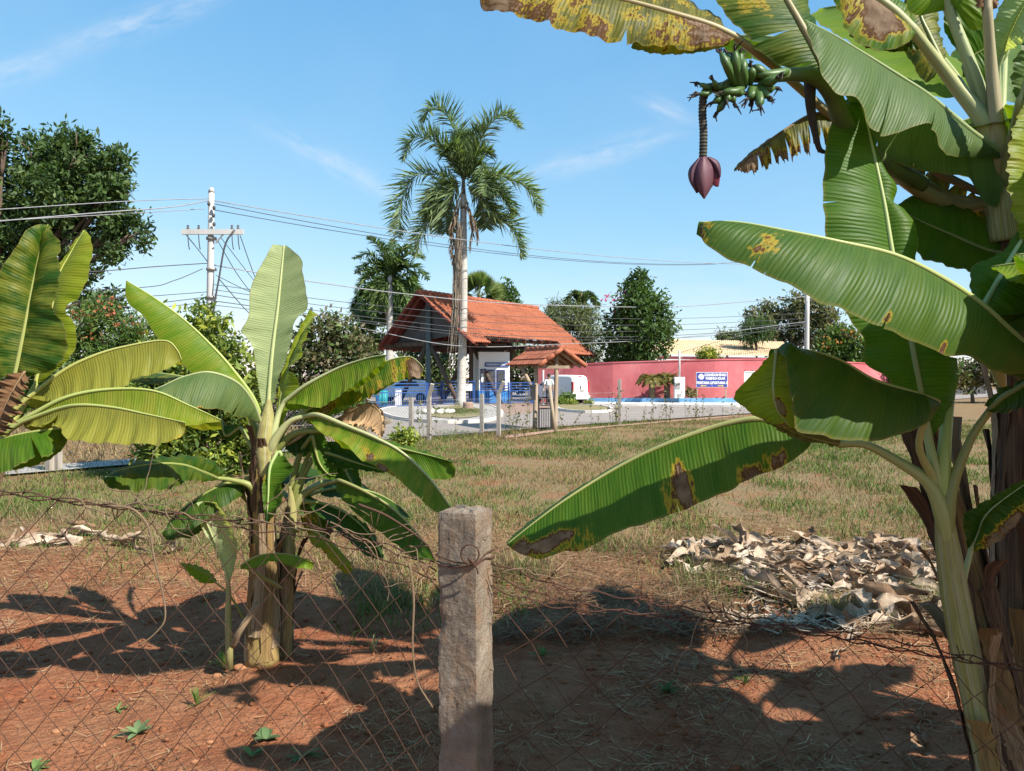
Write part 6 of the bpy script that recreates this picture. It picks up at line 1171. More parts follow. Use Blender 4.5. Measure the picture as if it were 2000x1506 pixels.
# ================================================================ utility poles and wires
def upole(label, px, ytop, Y, wtop, wbot, arm=None):
    t_ = W(px, ytop, Y); b_ = np.array([t_[0] - .1, Y, 0.]); th = thing('utility_pole', label, 'utility pole', b_)
    mb = MB(); mb.tube(resample([b_, t_], 6), np.linspace(wbot, wtop, 6) / F * Y / 2, 12); mb.build('shaft', M['pole'], th, smooth=True)
    mb = MB(); mb.tube([t_, t_ + [0, 0, .18]], [wtop / F * Y / 2 * 1.15, .08], 10); mb.build('cap', M['pole'], th, smooth=True)
    if arm:
        ay, x0, x1 = arm; A, B = W(x0, ay, Y - .2), W(x1, ay, Y - .2)
        mb = MB(); mb.bar(A, B, .11, .2); mb.build('crossarm', M['pole'], th)
        for s_ in (1,): mb = MB(); mb.bar(W(px + 8, ay + 22, Y - .2), W(px + 24, ay + 3, Y - .2), .05); mb.build('brace', M['galv'], th)
        for x in (x0 + 12, x0 + 33, x1 - 22, x1 - 10):
            mb = MB(); q = W(x, ay - 3, Y - .2); mb.tube([q, q + [0, 0, .08], q + [0, 0, .1], q + [0, 0, .2]], [.03, .06, .035, .05], 8); mb.build('insulator', M['cable'], th, smooth=True)
            mb = MB(); q = W(x, ay + 4, Y - .25); mb.tube(resample([q, q + [.02, 0, -.35], q + [.06, 0, -.6]], 8), .02, 5); mb.build('drop_lead', M['cable'], th, smooth=True)
        for k, (x, y) in enumerate(((px - 5, ytop + 22), (px + 5, ytop + 30), (px + 4, ytop + 45), (px + 5, ytop + 62))):
            mb = MB(); q = W(x, y, Y - .2); mb.tube([q - [.0, 0, .08], q, q + [0, 0, .08]], [.04, .07, .04], 8); mb.build('insulator', M['cable'], th, smooth=True)
        for y in (ytop + 90, ytop + 150, ytop + 205): mb = MB(); q = W(px, y, Y); mb.tube([q - [0, 0, .05], q + [0, 0, .05]], [.2, .2], 12); mb.build('strap', M['galv'], th, smooth=True)
        mb = MB(); mb.tube(resample([W(458, ay - 4, Y - .3), W(440, ay + 25, Y - .35), W(428, ay + 90, Y - .3), W(418, ay + 150, Y - .25), W(414, ay + 230, Y - .25)], 24), .035, 7); mb.build('riser_cable', M['cable'], th, smooth=True)
    return th
upole('white concrete utility pole with crossarm behind the left bananas', 413, 376, 30, 11, 17, (453, 355, 475))
upole('slim grey utility pole behind the right end of the tan roof', 1577, 574, 55, 8, 11)
upole('thin second utility pole near the road end', 608, 606, 48, 5, 8)
def wire(label, pts, r_=.014, mat='cable', sag=0.):
    P = np.array([W(*p) for p in pts])
    if len(P) == 2:
        s = np.linspace(0, 1, 40)[:, None]; Q = P[0] * (1 - s) + P[1] * s; Q[:, 2] -= sag * 4 * (s * (1 - s))[:, 0]
    else: Q = resample(P, 48)
    v, f, u = tube(Q, r_, 5); tag(obj('overhead_wire', v, f, M[mat]), label, 'wire', 'overhead wires')
WR = 'overhead wire strung from the white utility pole'
for pts, r_, m_, sg_ in [(((418, 392, 30), (1450, 516, 60)), .02, 'cableg', .55), (((418, 398, 30), (1450, 512, 60)), .016, 'cable', .95), (((418, 410, 30), (1400, 516, 60)), .016, 'cable', .75),
    (((419, 518, 30), (600, 549, 33), (800, 575, 38), (1000, 593, 43), (1290, 600, 50), (1450, 590, 53), (1575, 579, 55)), .024, 'cableg', 0),
    (((419, 556, 30), (690, 592, 36), (1000, 618, 43), (1320, 622, 50), (1575, 612, 55)), .014, 'cable', 0), (((419, 566, 30), (690, 604, 36), (1000, 632, 43), (1320, 634, 50), (1575, 622, 55)), .014, 'cable', 0),
    (((419, 576, 30), (690, 616, 36), (1000, 646, 43), (1320, 645, 50), (1575, 630, 55)), .016, 'cable', 0), (((419, 588, 30), (690, 624, 36), (1000, 656, 43), (1320, 655, 50), (1575, 634, 55)), .018, 'cable', 0),
    (((419, 596, 30), (690, 628, 36), (1000, 662, 43), (1320, 660, 50), (1575, 640, 55)), .014, 'cable', 0), (((700, 640, 37), (900, 676, 41), (1100, 672, 46), (1320, 660, 50), (1575, 628, 55)), .02, 'cableg', 0)]:
    wire(WR + ' towards the grey pole', pts, r_, m_, sg_)
for pts, r_, m_ in [(((408, 388, 30), (250, 393, 28), (-60, 413, 24)), .016, 'cableg'), (((408, 392, 30), (330, 405, 28.5), (200, 415, 27), (-60, 437, 24)), .022, 'cableg'), (((400, 408, 30), (200, 420, 27), (-60, 434, 24)), .014, 'cableg'),
    (((407, 514, 30), (300, 521, 29), (190, 530, 28), (-60, 545, 25)), .018, 'cable'), (((396, 525, 30), (340, 548, 29), (270, 562, 28), (-60, 575, 25)), .016, 'cable'), (((407, 570, 30), (200, 585, 28), (-60, 600, 25)), .014, 'cable'), (((407, 580, 30), (200, 604, 28), (-60, 625, 25)), .016, 'cable'), (((407, 590, 30), (200, 612, 28), (-60, 632, 25)), .014, 'cable')]:
    wire(WR + ' past the huge shade tree', pts, r_, m_)
for pts, r_ in [(((425, 470, 30), (470, 545, 33), (530, 620, 38)), .016), (((432, 465, 30), (490, 540, 33), (560, 625, 38)), .014), (((469, 460, 30), (490, 520, 31), (505, 560, 32)), .016), (((362, 457, 30), (385, 485, 30), (406, 512, 30)), .018), (((428, 545, 30), (480, 605, 33), (520, 640, 36)), .018), (((422, 538, 30), (500, 575, 33), (580, 600, 36)), .014)]:
    wire('slanting wire dropping from the crossarm of the white pole', pts, r_)
wire('service wire from the grey pole down to the meter cabinet pole', ((1575, 630, 55), (1450, 655, 49), (1330, 688, 44.5)), .014)
wire('service wire from the grey pole down to the banana side', ((1580, 582, 55), (1640, 640, 50), (1700, 690, 46)), .014)
# ================================================================ near fence: concrete post and rusty chain link
YP = 1.9
ax_, pang = .106, math.radians(-22)
cpx = 907; zt = CAM_H - (1003 - HOR) / F * YP
fp = thing('fence_post', 'weathered square concrete fence post with rusty wire ties', 'fence post', ((cpx - 1000) / F * YP, YP + .05, 0))
n_, ph_ = 15, 190; ring = []
for k in range(4):
    a0_, a1_ = np.array([(-1, -1), (1, -1), (1, 1), (-1, 1)][k], float), np.array([(1, -1), (1, 1), (-1, 1), (-1, -1)][k], float)
    for j in range(n_): ring.append(a0_ + (a1_ - a0_) * j / n_)
ring = np.array(ring); ring = ring * (1 - .025 * (np.abs(ring[:, :1] * ring[:, 1:]) ** 6)); V = []
for i in range(ph_ + 1):
    z = zt * i / ph_; q = ring * ax_ / 2; k_ = len(ring)
    nz = np.array([mnoise.fractal(Vector((x * 40, y * 40, z * 22)), 1.0, 2.0, 4) for x, y in q]) * .0016 + np.array([mnoise.noise(Vector((x * 120, y * 120, z * 90))) for x, y in q]) * .0009
    corner = np.abs(ring[:, 0] * ring[:, 1]) ** 5; chip = np.array([max(0, mnoise.noise(Vector((x * 16, y * 16, z * 13 + 4))) - .12) for x, y in q]) * .022 * corner
    top_ = .0012 * max(0, (i - ph_ + 2)); q = q * (1 + (nz - chip - top_)[:, None] / (ax_ / 2)); x = q[:, 0] * math.cos(pang) - q[:, 1] * math.sin(pang); y = q[:, 0] * math.sin(pang) + q[:, 1] * math.cos(pang)
    zz = z + (np.array([mnoise.noise(Vector((a * 60, b * 60, 3.))) for a, b in q]) * .006 if i == ph_ else 0); V.append(np.c_[x + (z - zt) * -.004 + ORG[fp.name][0], y + ORG[fp.name][1], np.zeros(k_) + zz])
kk = len(ring); V = np.vstack(V); Fc = [(i * kk + j, i * kk + (j + 1) % kk, (i + 1) * kk + (j + 1) % kk, (i + 1) * kk + j) for i in range(ph_) for j in range(kk)]
tp0 = V[-kk:]; c_ = tp0.mean(0); base_n = len(V); rings = [tp0]
for s_ in (.8, .55, .3): q = c_ + (tp0 - c_) * s_; q[:, 2] = zt + .004 + np.array([mnoise.fractal(Vector((p[0] * 70, p[1] * 70, 0)), 1., 2., 3) for p in q]) * .006; rings.append(q)
Vt = np.vstack(rings[1:] + [c_[None] + [0, 0, .004]]); V = np.vstack([V, Vt]); o0 = base_n - kk
for s_ in range(3):
    A_ = o0 if s_ == 0 else base_n + (s_ - 1) * kk; B_ = base_n + s_ * kk; Fc += [(A_ + j, A_ + (j + 1) % kk, B_ + (j + 1) % kk, B_ + j) for j in range(kk)]
Fc += [(base_n + 2 * kk + j, base_n + 2 * kk + (j + 1) % kk, len(V) - 1) for j in range(kk)]
obj('post_body', V, Fc, M['oldconc'], fp, smooth=False)
def tie(z, seed, r_=.0022):
    rr = np.random.default_rng(seed); a = np.linspace(0, 2 * PI, 40); sq = np.c_[np.cos(a), np.sin(a)]; sq = sq / np.max(np.abs(sq), axis=1)[:, None] * (ax_ / 2 + .004)
    x = sq[:, 0] * math.cos(pang) - sq[:, 1] * math.sin(pang); y = sq[:, 0] * math.sin(pang) + sq[:, 1] * math.cos(pang)
    P = np.c_[x + ORG[fp.name][0], y + ORG[fp.name][1], z + .008 * np.sin(a * 2 + seed)]; mb = MB(); mb.tube(P, r_, 6); mb.build('wire_tie', M['rust'], fp, smooth=True)
zb = CAM_H - (1092 - HOR) / F * YP
tie(zb, 1); tie(zb - .012, 2)
a = np.linspace(0, 2 * PI * 1.1, 30); cl_ = W(918, 1092, YP - .035); mb = MB(); mb.tube(np.c_[cl_[0] + .022 * np.cos(a), cl_[1] - .004 * np.sin(a), cl_[2] + .012 + .024 * np.sin(a)], .002, 6); mb.tube(resample([cl_ + [.004, -.008, -.008], cl_ + [-.004, -.014, .006], cl_ + [.014, -.012, -.014], cl_ + [.02, -.004, -.034]], 14), .002, 6); mb.build('wire_tie', M['rust'], fp, smooth=True)
YN = 1.93
def linkpanel(name, label, xa, xb, topx, topy, wpx, hpx, mat, seed, slack=0., wr=.0015):
    rr = np.random.default_rng(seed); w, h = wpx / F * YN, hpx / F * YN; X0, X1 = (xa - 1000) / F * YN, (xb - 1000) / F * YN
    th = thing(name, label, 'fence', ((X0 + X1) / 2, YN, 0), 'rusty chain link fence')
    ncol = int((X1 - X0) / (w / 2)); mb = MB()
    def topz(x): return CAM_H - (np.interp(x / YN * F + 1000, topx, topy) - HOR) / F * YN
    for k in range(ncol + 1):
        n = int(1.7 / (h / 2)); pts = []; j0 = 0 if rr.random() < .6 else 1
        for j in range(j0, n + 1):
            sgn = 1 if (j + k) % 2 else -1; x = X0 + (k + .5) * w / 2 + sgn * w / 4; z = float(topz(x)) - j * h / 2
            if z < .02: break
            sx_ = slack * (vnoise(x * 2.2, z * 3., seed) + .5 * vnoise(x * 5, z * 6., seed + 1)); sz_ = slack * .9 * (vnoise(x * 2.0 + 9, z * 2.6, seed + 2)) + .004 * vnoise(x * 9, z * 9, seed + 3)
            fold = .5 * slack * math.sin(x * 7 + z * 4)
            pts.append((x + float(sx_) - sgn * .001, YN + sgn * .0022 * (1 if k % 2 else -1) + float(fold) * .4 + .008 * float(vnoise(x * 2, z * 2, seed + 7)), z + float(sz_)))
        if len(pts) > 2:
            Q = np.array(pts); Q2 = []
            for i in range(len(Q) - 1): Q2 += [Q[i], Q[i] * .94 + Q[i + 1] * .06 + [0, 0, 0], Q[i] * .06 + Q[i + 1] * .94]
            mb.tube(np.array(Q2 + [Q[-1]]), wr, 4, False)
        # loose cut end sticking up
        if rr.random() < .55 and pts:
            q = np.array(pts[0]); mb.tube([q, q + [rr.normal() * .015 + .012, rr.normal() * .01, .02 + rr.random() * .035]], wr, 4)
    m_ = mb.build('wire_mesh', M[mat], th, smooth=True); m_['kind'] = 'stuff'
    xs_ = np.linspace(X0, X1, 90)
    for q in range(3):
        P = np.c_[xs_, YN + .006 * np.sin(xs_ * 60 + q * 2) + .004, topz(xs_) - .015 - q * .012 * (1 + np.sin(xs_ * 3 + q)) + .004 * np.cos(xs_ * 60 + q * 2) + .01 * vnoise(xs_ * 3, xs_ * 0 + q, seed + 20)]
        mt = MB(); mt.tube(P, .0019, 5); mt.build('tension_wire', M[mat], th, smooth=True)
    mt = MB()
    for q in range(26):        # barbs and twisted ends
        x = X0 + (X1 - X0) * rr.random(); p0 = np.array([x, YN, float(topz(x)) - .015]); mt = MB(); mt.tube([p0 - rr.normal(size=3) * .016, p0, p0 + rr.normal(size=3) * .016], .0016, 4); mt.build('barb', M[mat], th, smooth=True)
    return th
linkpanel('chain_link_fence', 'rusty chain link fence sagging left of the concrete post', -560, 852, [-560, 0, 150, 300, 450, 600, 750, 852], [920, 948, 968, 985, 1002, 1010, 1052, 1090], 68, 80, 'rust', 3, .014, .00115)
linkpanel('chain_link_fence', 'slack rusty chain link fence drooping right of the concrete post', 958, 2300, [958, 1090, 1300, 1500, 1700, 1850, 2000, 2300], [1092, 1140, 1178, 1200, 1240, 1268, 1292, 1330], 96, 92, 'rust_shade', 5, .04, .0011)
# dry creeper stems caught in the mesh
for k, (s_, lab) in enumerate((('215,988 260,995 290,1030 300,1085 318,1160 322,1210 300,1240 270,1262', 'dry pale creeper stem hanging in the left chain link'), ('800,1100 808,1170 806,1260 815,1330 845,1382', 'dry bent twig leaning on the chain link beside the post'), ('700,985 760,1010 830,1060 850,1095', 'rusty barbed strand running up to the concrete post'))):
    P = P2(s_); v, f, u = tube(resample(np.array([W(a, b, YN - .02) for a, b in P]), 40), np.linspace(.0035, .0018, 40), 5); tag(obj('dry_twig', v, f, M['sheath' if k < 2 else 'rust'], uv=u), lab, 'twig')
mb = MB(); rr = np.random.default_rng(21)
for k in range(34):        # thin dry creepers tangled in the top of the mesh
    x0 = 120 + 760 * rr.random() if k < 26 else 970 + 500 * rr.random(); y0 = np.interp(x0, [0, 300, 600, 850, 1090, 1500], [955, 990, 1015, 1088, 1140, 1200]) + rr.normal() * 14; a = rr.normal(0, .5) + (.25 if x0 > 700 else .05); P = [np.array([x0, y0])]
    for j in range(9): a += rr.normal(0, .35); P.append(P[-1] + np.array([math.cos(a), math.sin(a)]) * (9 + 14 * rr.random()))
    mb.tube(resample(np.array([W(p[0], p[1], YN - .015 + .012 * rr.random()) for p in P]), 30), np.linspace(.0017, .0008, 30), 4)
tag(mb.build('dry_creepers', M['sheath'], loc=(0, YN, 0), uv=True), kind='stuff')
# ================================================================ far fence along the road
def fpost(px, py, hgt, label, bent=0, w=.1):
    q = G(px, py); th = thing('fence_post', label, 'fence post', q, 'concrete posts of the roadside fence')
    mb = MB(); mb.bar(q + [0, 0, -.05], q + [0, 0, hgt], w, w, up=(.3, 1, 0)); mb.build('shaft', M['conc'], th)
    if bent: mb = MB(); mb.bar(q + [0, 0, hgt - .03], q + [bent, -.1, hgt + .3], w * .95, w * .95, up=(0, 1, 0)); mb.build('bent_top', M['conc'], th)
for px, py, h, lab, bt in [(803, 858, 1.1, 'short concrete fence post left of the bent-topped one', 0), (838, 858, 1.15, 'bent-topped concrete fence post before the traffic island', .1), (941, 848, 1.15, 'concrete fence post charred at its foot', 0), (974, 851, 1.2, 'bent-topped concrete fence post beside the brown driveway', .14),
     (1210, 829, 1.55, 'tall concrete fence post overgrown with weeds by the road', 0), (97, 919, 1.4, 'left of two grey fence posts beside the narrow path', 0), (113, 918, 1.45, 'paler of two fence posts beside the narrow path', 0),
     (1897, 768, 1.6, 'whitish fence post at the far end of the field', 0), (1905, 768, 1.6, 'second whitish fence post at the far end of the field', 0), (1924, 766, 1.6, 'thin fence post before the roadside bush', 0), (1878, 768, 1.3, 'short stake at the far end of the field', 0)]:
    fpost(px, py, h, lab, bt, .1 if px < 1300 else .14)
fm = thing('wire_fence', 'fine wire mesh fence along the grass edge by the road', 'fence', (-2, 20.3, 0))
mb = MB(); A_, B_ = np.array([-9.2, 12.3]), np.array([.6, 23.1]); Lf = np.linalg.norm(B_ - A_); uf = (B_ - A_) / Lf; k = 0; d_ = .10
for i in range(int(Lf / d_)):
    for sgn in (1, -1):
        s0, s1 = i * d_, i * d_ + sgn * .95
        if 0 <= s1 <= Lf: p0, p1 = A_ + uf * s0, A_ + uf * s1; v, f, u = tube([[p0[0], p0[1], .05], [p1[0], p1[1], 1.0]], .0022, 3, False); mb.add(v, f)
w_ = mb.build('wire_mesh', M['galv'], fm); w_['kind'] = 'stuff'
mb = MB()
for z in (.1, .55, 1.02): mb.bar([A_[0], A_[1], z], [B_[0], B_[1], z], .006)
mb.build('strand', M['galv'], fm)
fm2 = thing('wire_fence', 'three-strand wire fence from the kiosk to the weedy post', 'fence', (2.6, 25, 0)); mb = MB()
for z in (.3, .7, 1.1): mb.bar([1.3, 23.1, z], [3.72, 26.4, z], .006)
mb.build('strand', M['galv'], fm2)
tag(MB().bar(G(985, 856) + [0, 0, .03], G(1085, 843) + [0, 0, .03], .07, .06).bar(G(1085, 843) + [0, 0, .03], G(1440, 813) + [0, 0, .03], .04, .035).build('kerb', M['earthpath']), kind='structure')
# ================================================================ grass, straw, litter
def blades(name, P, h, w, colr, lean=.5, mat='grass', seed=0, label=None):
    r = np.random.default_rng(seed); n = len(P); a = r.random(n) * 2 * PI; d = np.c_[np.cos(a), np.sin(a), np.zeros(n)]; b = r.random(n) * 2 * PI; ld = np.c_[np.cos(b), np.sin(b), np.zeros(n)] * (lean * (.3 + r.random(n)))[:, None]
    up = np.array([0, 0, 1.]); m = P + ld * h[:, None] * .35 + up * h[:, None] * .6; e = P + ld * h[:, None] * 1.0 + up * h[:, None] * (1 - .25 * lean); W2 = d * w[:, None] / 2
    V = np.stack([P - W2, P + W2, m + W2 * .8, m - W2 * .8, e], 1).reshape(-1, 3); k = np.arange(n)[:, None] * 5
    Fc = np.vstack([k + [0, 1, 2], k + [0, 2, 3], k + [3, 2, 4]]); o = obj(name, V, Fc, M[mat], None, attrs={'Col': np.repeat(colr, 5, 0)}, smooth=False, loc=(0, 0, 0))
    return tag(o, kind='stuff')
def pick(cols, t, r):
    cols = np.array(cols); t = np.clip(t, 0, .999) * (len(cols) - 1); i = t.astype(int); f_ = (t - i)[:, None]; return (cols[i] * (1 - f_) + cols[np.minimum(i + 1, len(cols) - 1)] * f_) * (.75 + .5 * r.random((len(t), 1)))
TAN = [(.33, .26, .135), (.27, .20, .095), (.18, .10, .055), (.21, .19, .07), (.14, .17, .042), (.085, .15, .028), (.06, .125, .02), (.08, .15, .025)]
r = np.random.default_rng(11); n = 250000
yy = 5.4 + (29 - 5.4) * r.random(n) ** 1.15; xx = (r.random(n) * 2 - 1) * (yy * .80 + 1.5)
fence_y = 13.5 + (xx + 8.1) * 1.107
patch = vnoise(xx * .55, yy * .55, 31) + .6 * vnoise(xx * 1.4, yy * 1.4, 32) + .35 * vnoise(xx * 4, yy * 4, 33)
edge_ = 6.7 + .7 * np.sin(xx * .9) + .5 * vnoise(xx * 1.2, xx * 0, 40)
keep = (yy < fence_y + .75) & (r.random(n) < np.clip(.62 + .75 * patch, .03, 1)) & (r.random(n) < np.clip((yy - edge_) / 1.6 + .15, .03, 1))
xx, yy, patch = xx[keep], yy[keep], patch[keep]; n = len(xx)
gr = vnoise(xx * .33 + 7, yy * .33, 51) + .8 * vnoise(xx * 1.1, yy * 1.1, 52); t_ = np.clip(.55 + .32 * gr + .17 * r.standard_normal(n), 0, .99)
big_ = np.clip(vnoise(xx * .9, yy * .9, 61), 0, 1)
h = (.035 + .05 * r.random(n) + .05 * big_ * r.random(n)) * np.clip(.8 + yy * .016, 0, 1.25); wv = .0045 + yy * .00035
fe = np.clip(1 - np.abs(yy - (13.5 + (xx + 8.1) * 1.107)) / 1.3, 0, 1); h = h * (1 + 2.2 * fe * r.random(n))
blades('dry_grass', np.c_[xx, yy, gz(xx, yy)], h, wv, pick(TAN, t_, r), .9, seed=2)
# green tufts
tf = [(1630, 910, .30), (1500, 985, .12), (1550, 980, .14), (1020, 885, .2), (1070, 890, .2), (1120, 880, .2), (1240, 870, .25), (1320, 850, .25), (1180, 890, .18), (1290, 860, .2), (1000, 960, .15), (900, 975, .16), (880, 990, .14), (1870, 930, .2), (1900, 900, .2), (1760, 1000, .14), (1820, 1010, .16), (1450, 870, .2), (1500, 940, .2), (40, 985, .16), (70, 1000, .12), (130, 930, .2), (200, 925, .2), (900, 850, .3), (880, 848, .3), (960, 866, .25), (1350, 1110, .16), (1400, 1130, .18), (1440, 1150, .14), (1010, 1130, .15), (780, 1160, .15), (820, 1150, .15), (750, 1175, .12), (1000, 1180, .1), (1660, 1190, .12), (1180, 1060, .1), (1800, 1140, .1), (1700, 950, .15), (60, 990, .14), (290, 1000, .1)]
rt_ = np.random.default_rng(77)
for _ in range(110):
    y_ = 7.5 + 16 * rt_.random(); x_ = (rt_.random() * 2 - 1) * y_ * .7
    if y_ < 13.5 + (x_ + 8.1) * 1.107: tf.append((1000 + x_ / y_ * F, HOR + CAM_H * F / y_, .08 + .2 * rt_.random()))
Pp = []; Hh = []; Cc = []
for (px, py, R_) in tf:
    c = G(px, py); m = int(260 * max(.12, R_) / .2); q = r.standard_normal((m, 2)) * R_ * np.array([1.5, 2.2]); Pp.append(np.c_[c[0] + q[:, 0], c[1] + q[:, 1], gz(c[0] + q[:, 0], c[1] + q[:, 1])]); Hh.append(.04 + .11 * r.random(m)); Cc.append(pick([(.22, .19, .08), (.15, .18, .045), (.075, .15, .025), (.045, .10, .018), (.10, .17, .03)], r.random(m), r))
Pp = np.vstack(Pp); blades('green_grass_tufts', Pp, np.concatenate(Hh), .005 + Pp[:, 1] * .0004, np.vstack(Cc), 1.0, seed=3)
# verge grass beyond the path and on the bank
n = 26000; xx = -13 + 12 * r.random(n); yy = 13 + 14 * r.random(n); k_ = (yy > 14.9 + (xx + 8.1) * 1.107) & (yy < 27) & (xx < -4.2); xx, yy = xx[k_], yy[k_]; n = len(xx)
blades('bank_grass', np.c_[xx, yy, gz(xx, yy)], .15 + .3 * r.random(n), np.full(n, .016), pick(TAN[:4], r.random(n), r), 1.0, seed=4)
n = 5000; q = G(890, 808); xx = q[0] + r.standard_normal(n) * .6; yy = q[1] - .5 + r.standard_normal(n) * 1.3; blades('lawn_grass', np.c_[xx, yy, np.full(n, .12)], .04 + .05 * r.random(n), np.full(n, .014), pick(TAN[2:], r.random(n), r), .8, seed=5)
# straw lying on the soil
def straws(name, xx, yy, ln, wd_, colr, seed, zl=.012, mat='straw'):
    r = np.random.default_rng(seed); n = len(xx); a = r.random(n) * 2 * PI; el = r.normal(0, .16, n); d = np.c_[np.cos(a) * np.cos(el), np.sin(a) * np.cos(el), np.abs(np.sin(el))]; sd = np.c_[-np.sin(a), np.cos(a), r.normal(0, .3, n)]
    c = np.c_[xx, yy, gz(xx, yy) + zl * r.random(n) + .002]; bend = sd * (ln * r.normal(0, .12, n))[:, None]
    p0, p1, p2 = c - d * ln[:, None] / 2 * [1, 1, 0], c + bend, c + d * ln[:, None] / 2; w2 = sd * wd_[:, None] / 2
    V = np.stack([p0 - w2 * .6, p0 + w2 * .6, p1 + w2, p1 - w2, p2 + w2 * .4, p2 - w2 * .4], 1).reshape(-1, 3); k = np.arange(n)[:, None] * 6
    o = obj(name, V, np.vstack([k + [0, 1, 2, 3], k + [3, 2, 4, 5]]), M[mat], None, attrs={'Col': np.repeat(colr, 6, 0)}, smooth=False, loc=(0, 0, 0)); return tag(o, kind='stuff')
n = 150000; yy = 2.3 + 7.0 * r.random(n) ** 1.1; xx = (r.random(n) * 2 - 1) * (yy * .78 + .8)
pt2 = vnoise(xx * 1.1, yy * 1.1, 71) + .7 * vnoise(xx * 3, yy * 3, 72); kp2 = r.random(n) < np.clip(.14 + .55 * pt2 + .30 * np.clip(yy - 5, 0, 2) + .12 * np.clip(yy - 5.5, 0, 2), .03, 1); xx, yy = xx[kp2], yy[kp2]; n = len(xx)
straws('straw_litter', xx, yy, .03 + .17 * r.random(n) ** 2.0, .002 + .0042 * r.random(n), pick([(.38, .25, .135), (.29, .17, .085), (.20, .09, .045), (.44, .32, .19)], r.random(n), r), 6)
# brown fibre mat between pile and soil, on the right
n = 16000; px = 950 + 1050 * r.random(n); py = 1060 + 190 * r.random(n); Yv = CAM_H * F / (py - HOR); xx = (px - 1000) / F * Yv; kp2 = r.random(n) < np.clip(.5 + .6 * vnoise(xx * 1.5, Yv * 1.5, 81), .1, 1); xx, Yv = xx[kp2], Yv[kp2]; n = len(xx)
straws('fibre_litter', xx, Yv, .06 + .3 * r.random(n) ** 1.6, .003 + .005 * r.random(n), pick([(.19, .115, .06), (.13, .07, .04), (.26, .18, .105), (.09, .05, .032)], r.random(n), r), 7, .07)
# ---- dried banana leaves in heaps
def dry_meshes(k):
    out = []
    for q in range(k):
        rr = np.random.default_rng(200 + q); n, m = 13, 6; L_, w_ = .32 + .36 * rr.random(), .028 + .038 * rr.random(); V = []; U = []
        cu = rr.normal(0, 1.6); tw = rr.normal(0, 1.4); rl = 1.2 + 2.2 * rr.random()
        for i in range(n):
            s = i / (n - 1); x = (s - .5) * L_; z = .05 * math.sin(s * 4 + cu) + .025 * math.sin(s * 11 + cu * 2); y0 = .08 * math.sin(s * 4 + cu) + .03 * math.sin(s * 9 - cu); ww = w_ * (math.sin(PI * (.08 + .86 * s)) ** .5) * (1 + .25 * rr.normal())
            for j in range(m):
                t = j / (m - 1) - .5; a = t * rl + tw * s; V.append((x + .015 * rr.normal(), y0 + ww * math.sin(a) / max(.5, rl * .6) * 1.4 + .004 * rr.normal(), z + ww * (1 - math.cos(a)) * .9 + .006 * rr.normal() + .02)); U.append((s * L_, t))
        Fc = [(i * m + j, i * m + j + 1, (i + 1) * m + j + 1, (i + 1) * m + j) for i in range(n - 1) for j in range(m - 1)]
        cc = ((.50, .405, .31), (.43, .33, .235), (.56, .48, .385), (.27, .175, .11), (.47, .385, .305))[q % 5]
        me = mkmesh('dried_leaf', V, Fc, U, {'Col': np.tile(cc, (len(V), 1))}); me.materials.append(M['dryleaf']); out.append(me)
    return out
DM = dry_meshes(12)
def heap(label, regions, count, seed, zmax=.07):
    rr = np.random.default_rng(seed); cs = [G(a, b) for a, b, *_ in regions]; c = np.mean(cs, 0); th = thing('leaf_litter_heap', label, 'leaf litter', (c[0], c[1], 0)); wts = np.array([q[2] * q[3] for q in regions], float); wts /= wts.sum()
    for i in range(count):
        px, py, rx, ry = regions[rr.choice(len(regions), p=wts)]; a, b = rr.random() * 2 * PI, rr.random() ** .5; q = G(px + rx * b * math.cos(a), py + ry * b * math.sin(a))
        o = bpy.data.objects.new('dried_leaf', DM[rr.integers(len(DM))]); col.objects.link(o); o.parent = th; z = float(gz(q[0], q[1])) + zmax * rr.random() ** 1.6 * (1 - b * .6)
        o.location = (q[0] - c[0], q[1] - c[1], z); o.rotation_euler = (rr.normal(0, .4), rr.normal(0, .2), rr.random() * 2 * PI); s = .65 + .55 * rr.random(); o.scale = (s, s * 1.15, s)
heap('long heap of pale curled dry banana leaves behind the right stems', [(1400, 1085, 80, 28), (1500, 1095, 110, 38), (1620, 1105, 130, 45), (1740, 1110, 130, 50), (1860, 1125, 110, 55), (1950, 1140, 80, 60), (1560, 1160, 110, 30), (1700, 1190, 140, 40), (1820, 1225, 90, 34), (1960, 1090, 60, 30), (1350, 1085, 50, 22)], 298, 1)
heap('flat heap of dry banana leaves on the earth bank under the far left leaves', [(60, 1052, 90, 20), (170, 1050, 90, 18), (250, 1062, 50, 14), (10, 1070, 60, 18), (300, 1090, 60, 12)], 20, 3, .02)
# small scraps filling the long heap
n = 5200; px = 1310 + 700 * r.random(n); py = 1058 + 185 * r.random(n); Yv = CAM_H * F / (py - HOR); xx = (px - 1000) / F * Yv; kp2 = r.random(n) < np.clip(.5 + .7 * vnoise(xx * 1.4, Yv * 1.4, 91) - np.clip((py - 1150) / 120, 0, .6) - np.clip((1420 - px) / 130, 0, .8), .0, 1); xx, Yv = xx[kp2], Yv[kp2]; n = len(xx)
straws('leaf_scraps', xx, Yv, .08 + .22 * r.random(n), .006 + .016 * r.random(n), pick([(.46, .365, .275), (.38, .285, .20), (.52, .44, .345), (.23, .15, .10)], r.random(n), r), 17, .08)
# single dry leaves
for k, (px, py, lab) in enumerate(((1580, 1195, 'round dry leaf lying alone before the heap'), (1800, 1450, 'torn pale dry leaf on the shaded soil by the stems'), (300, 1090, 'single curled leaf on the sunny earth bank'), (1660, 1270, 'curled brown leaf between the shade streaks'))):
    q = G(px, py); o = bpy.data.objects.new('fallen_leaf', DM[k + 2]); col.objects.link(o); o.location = (q[0], q[1], float(gz(q[0], q[1])) + .01); o.rotation_euler = (.1, .1, k * 1.3); o.scale = (.7, .7, .7); tag(o, lab, 'fallen leaf')
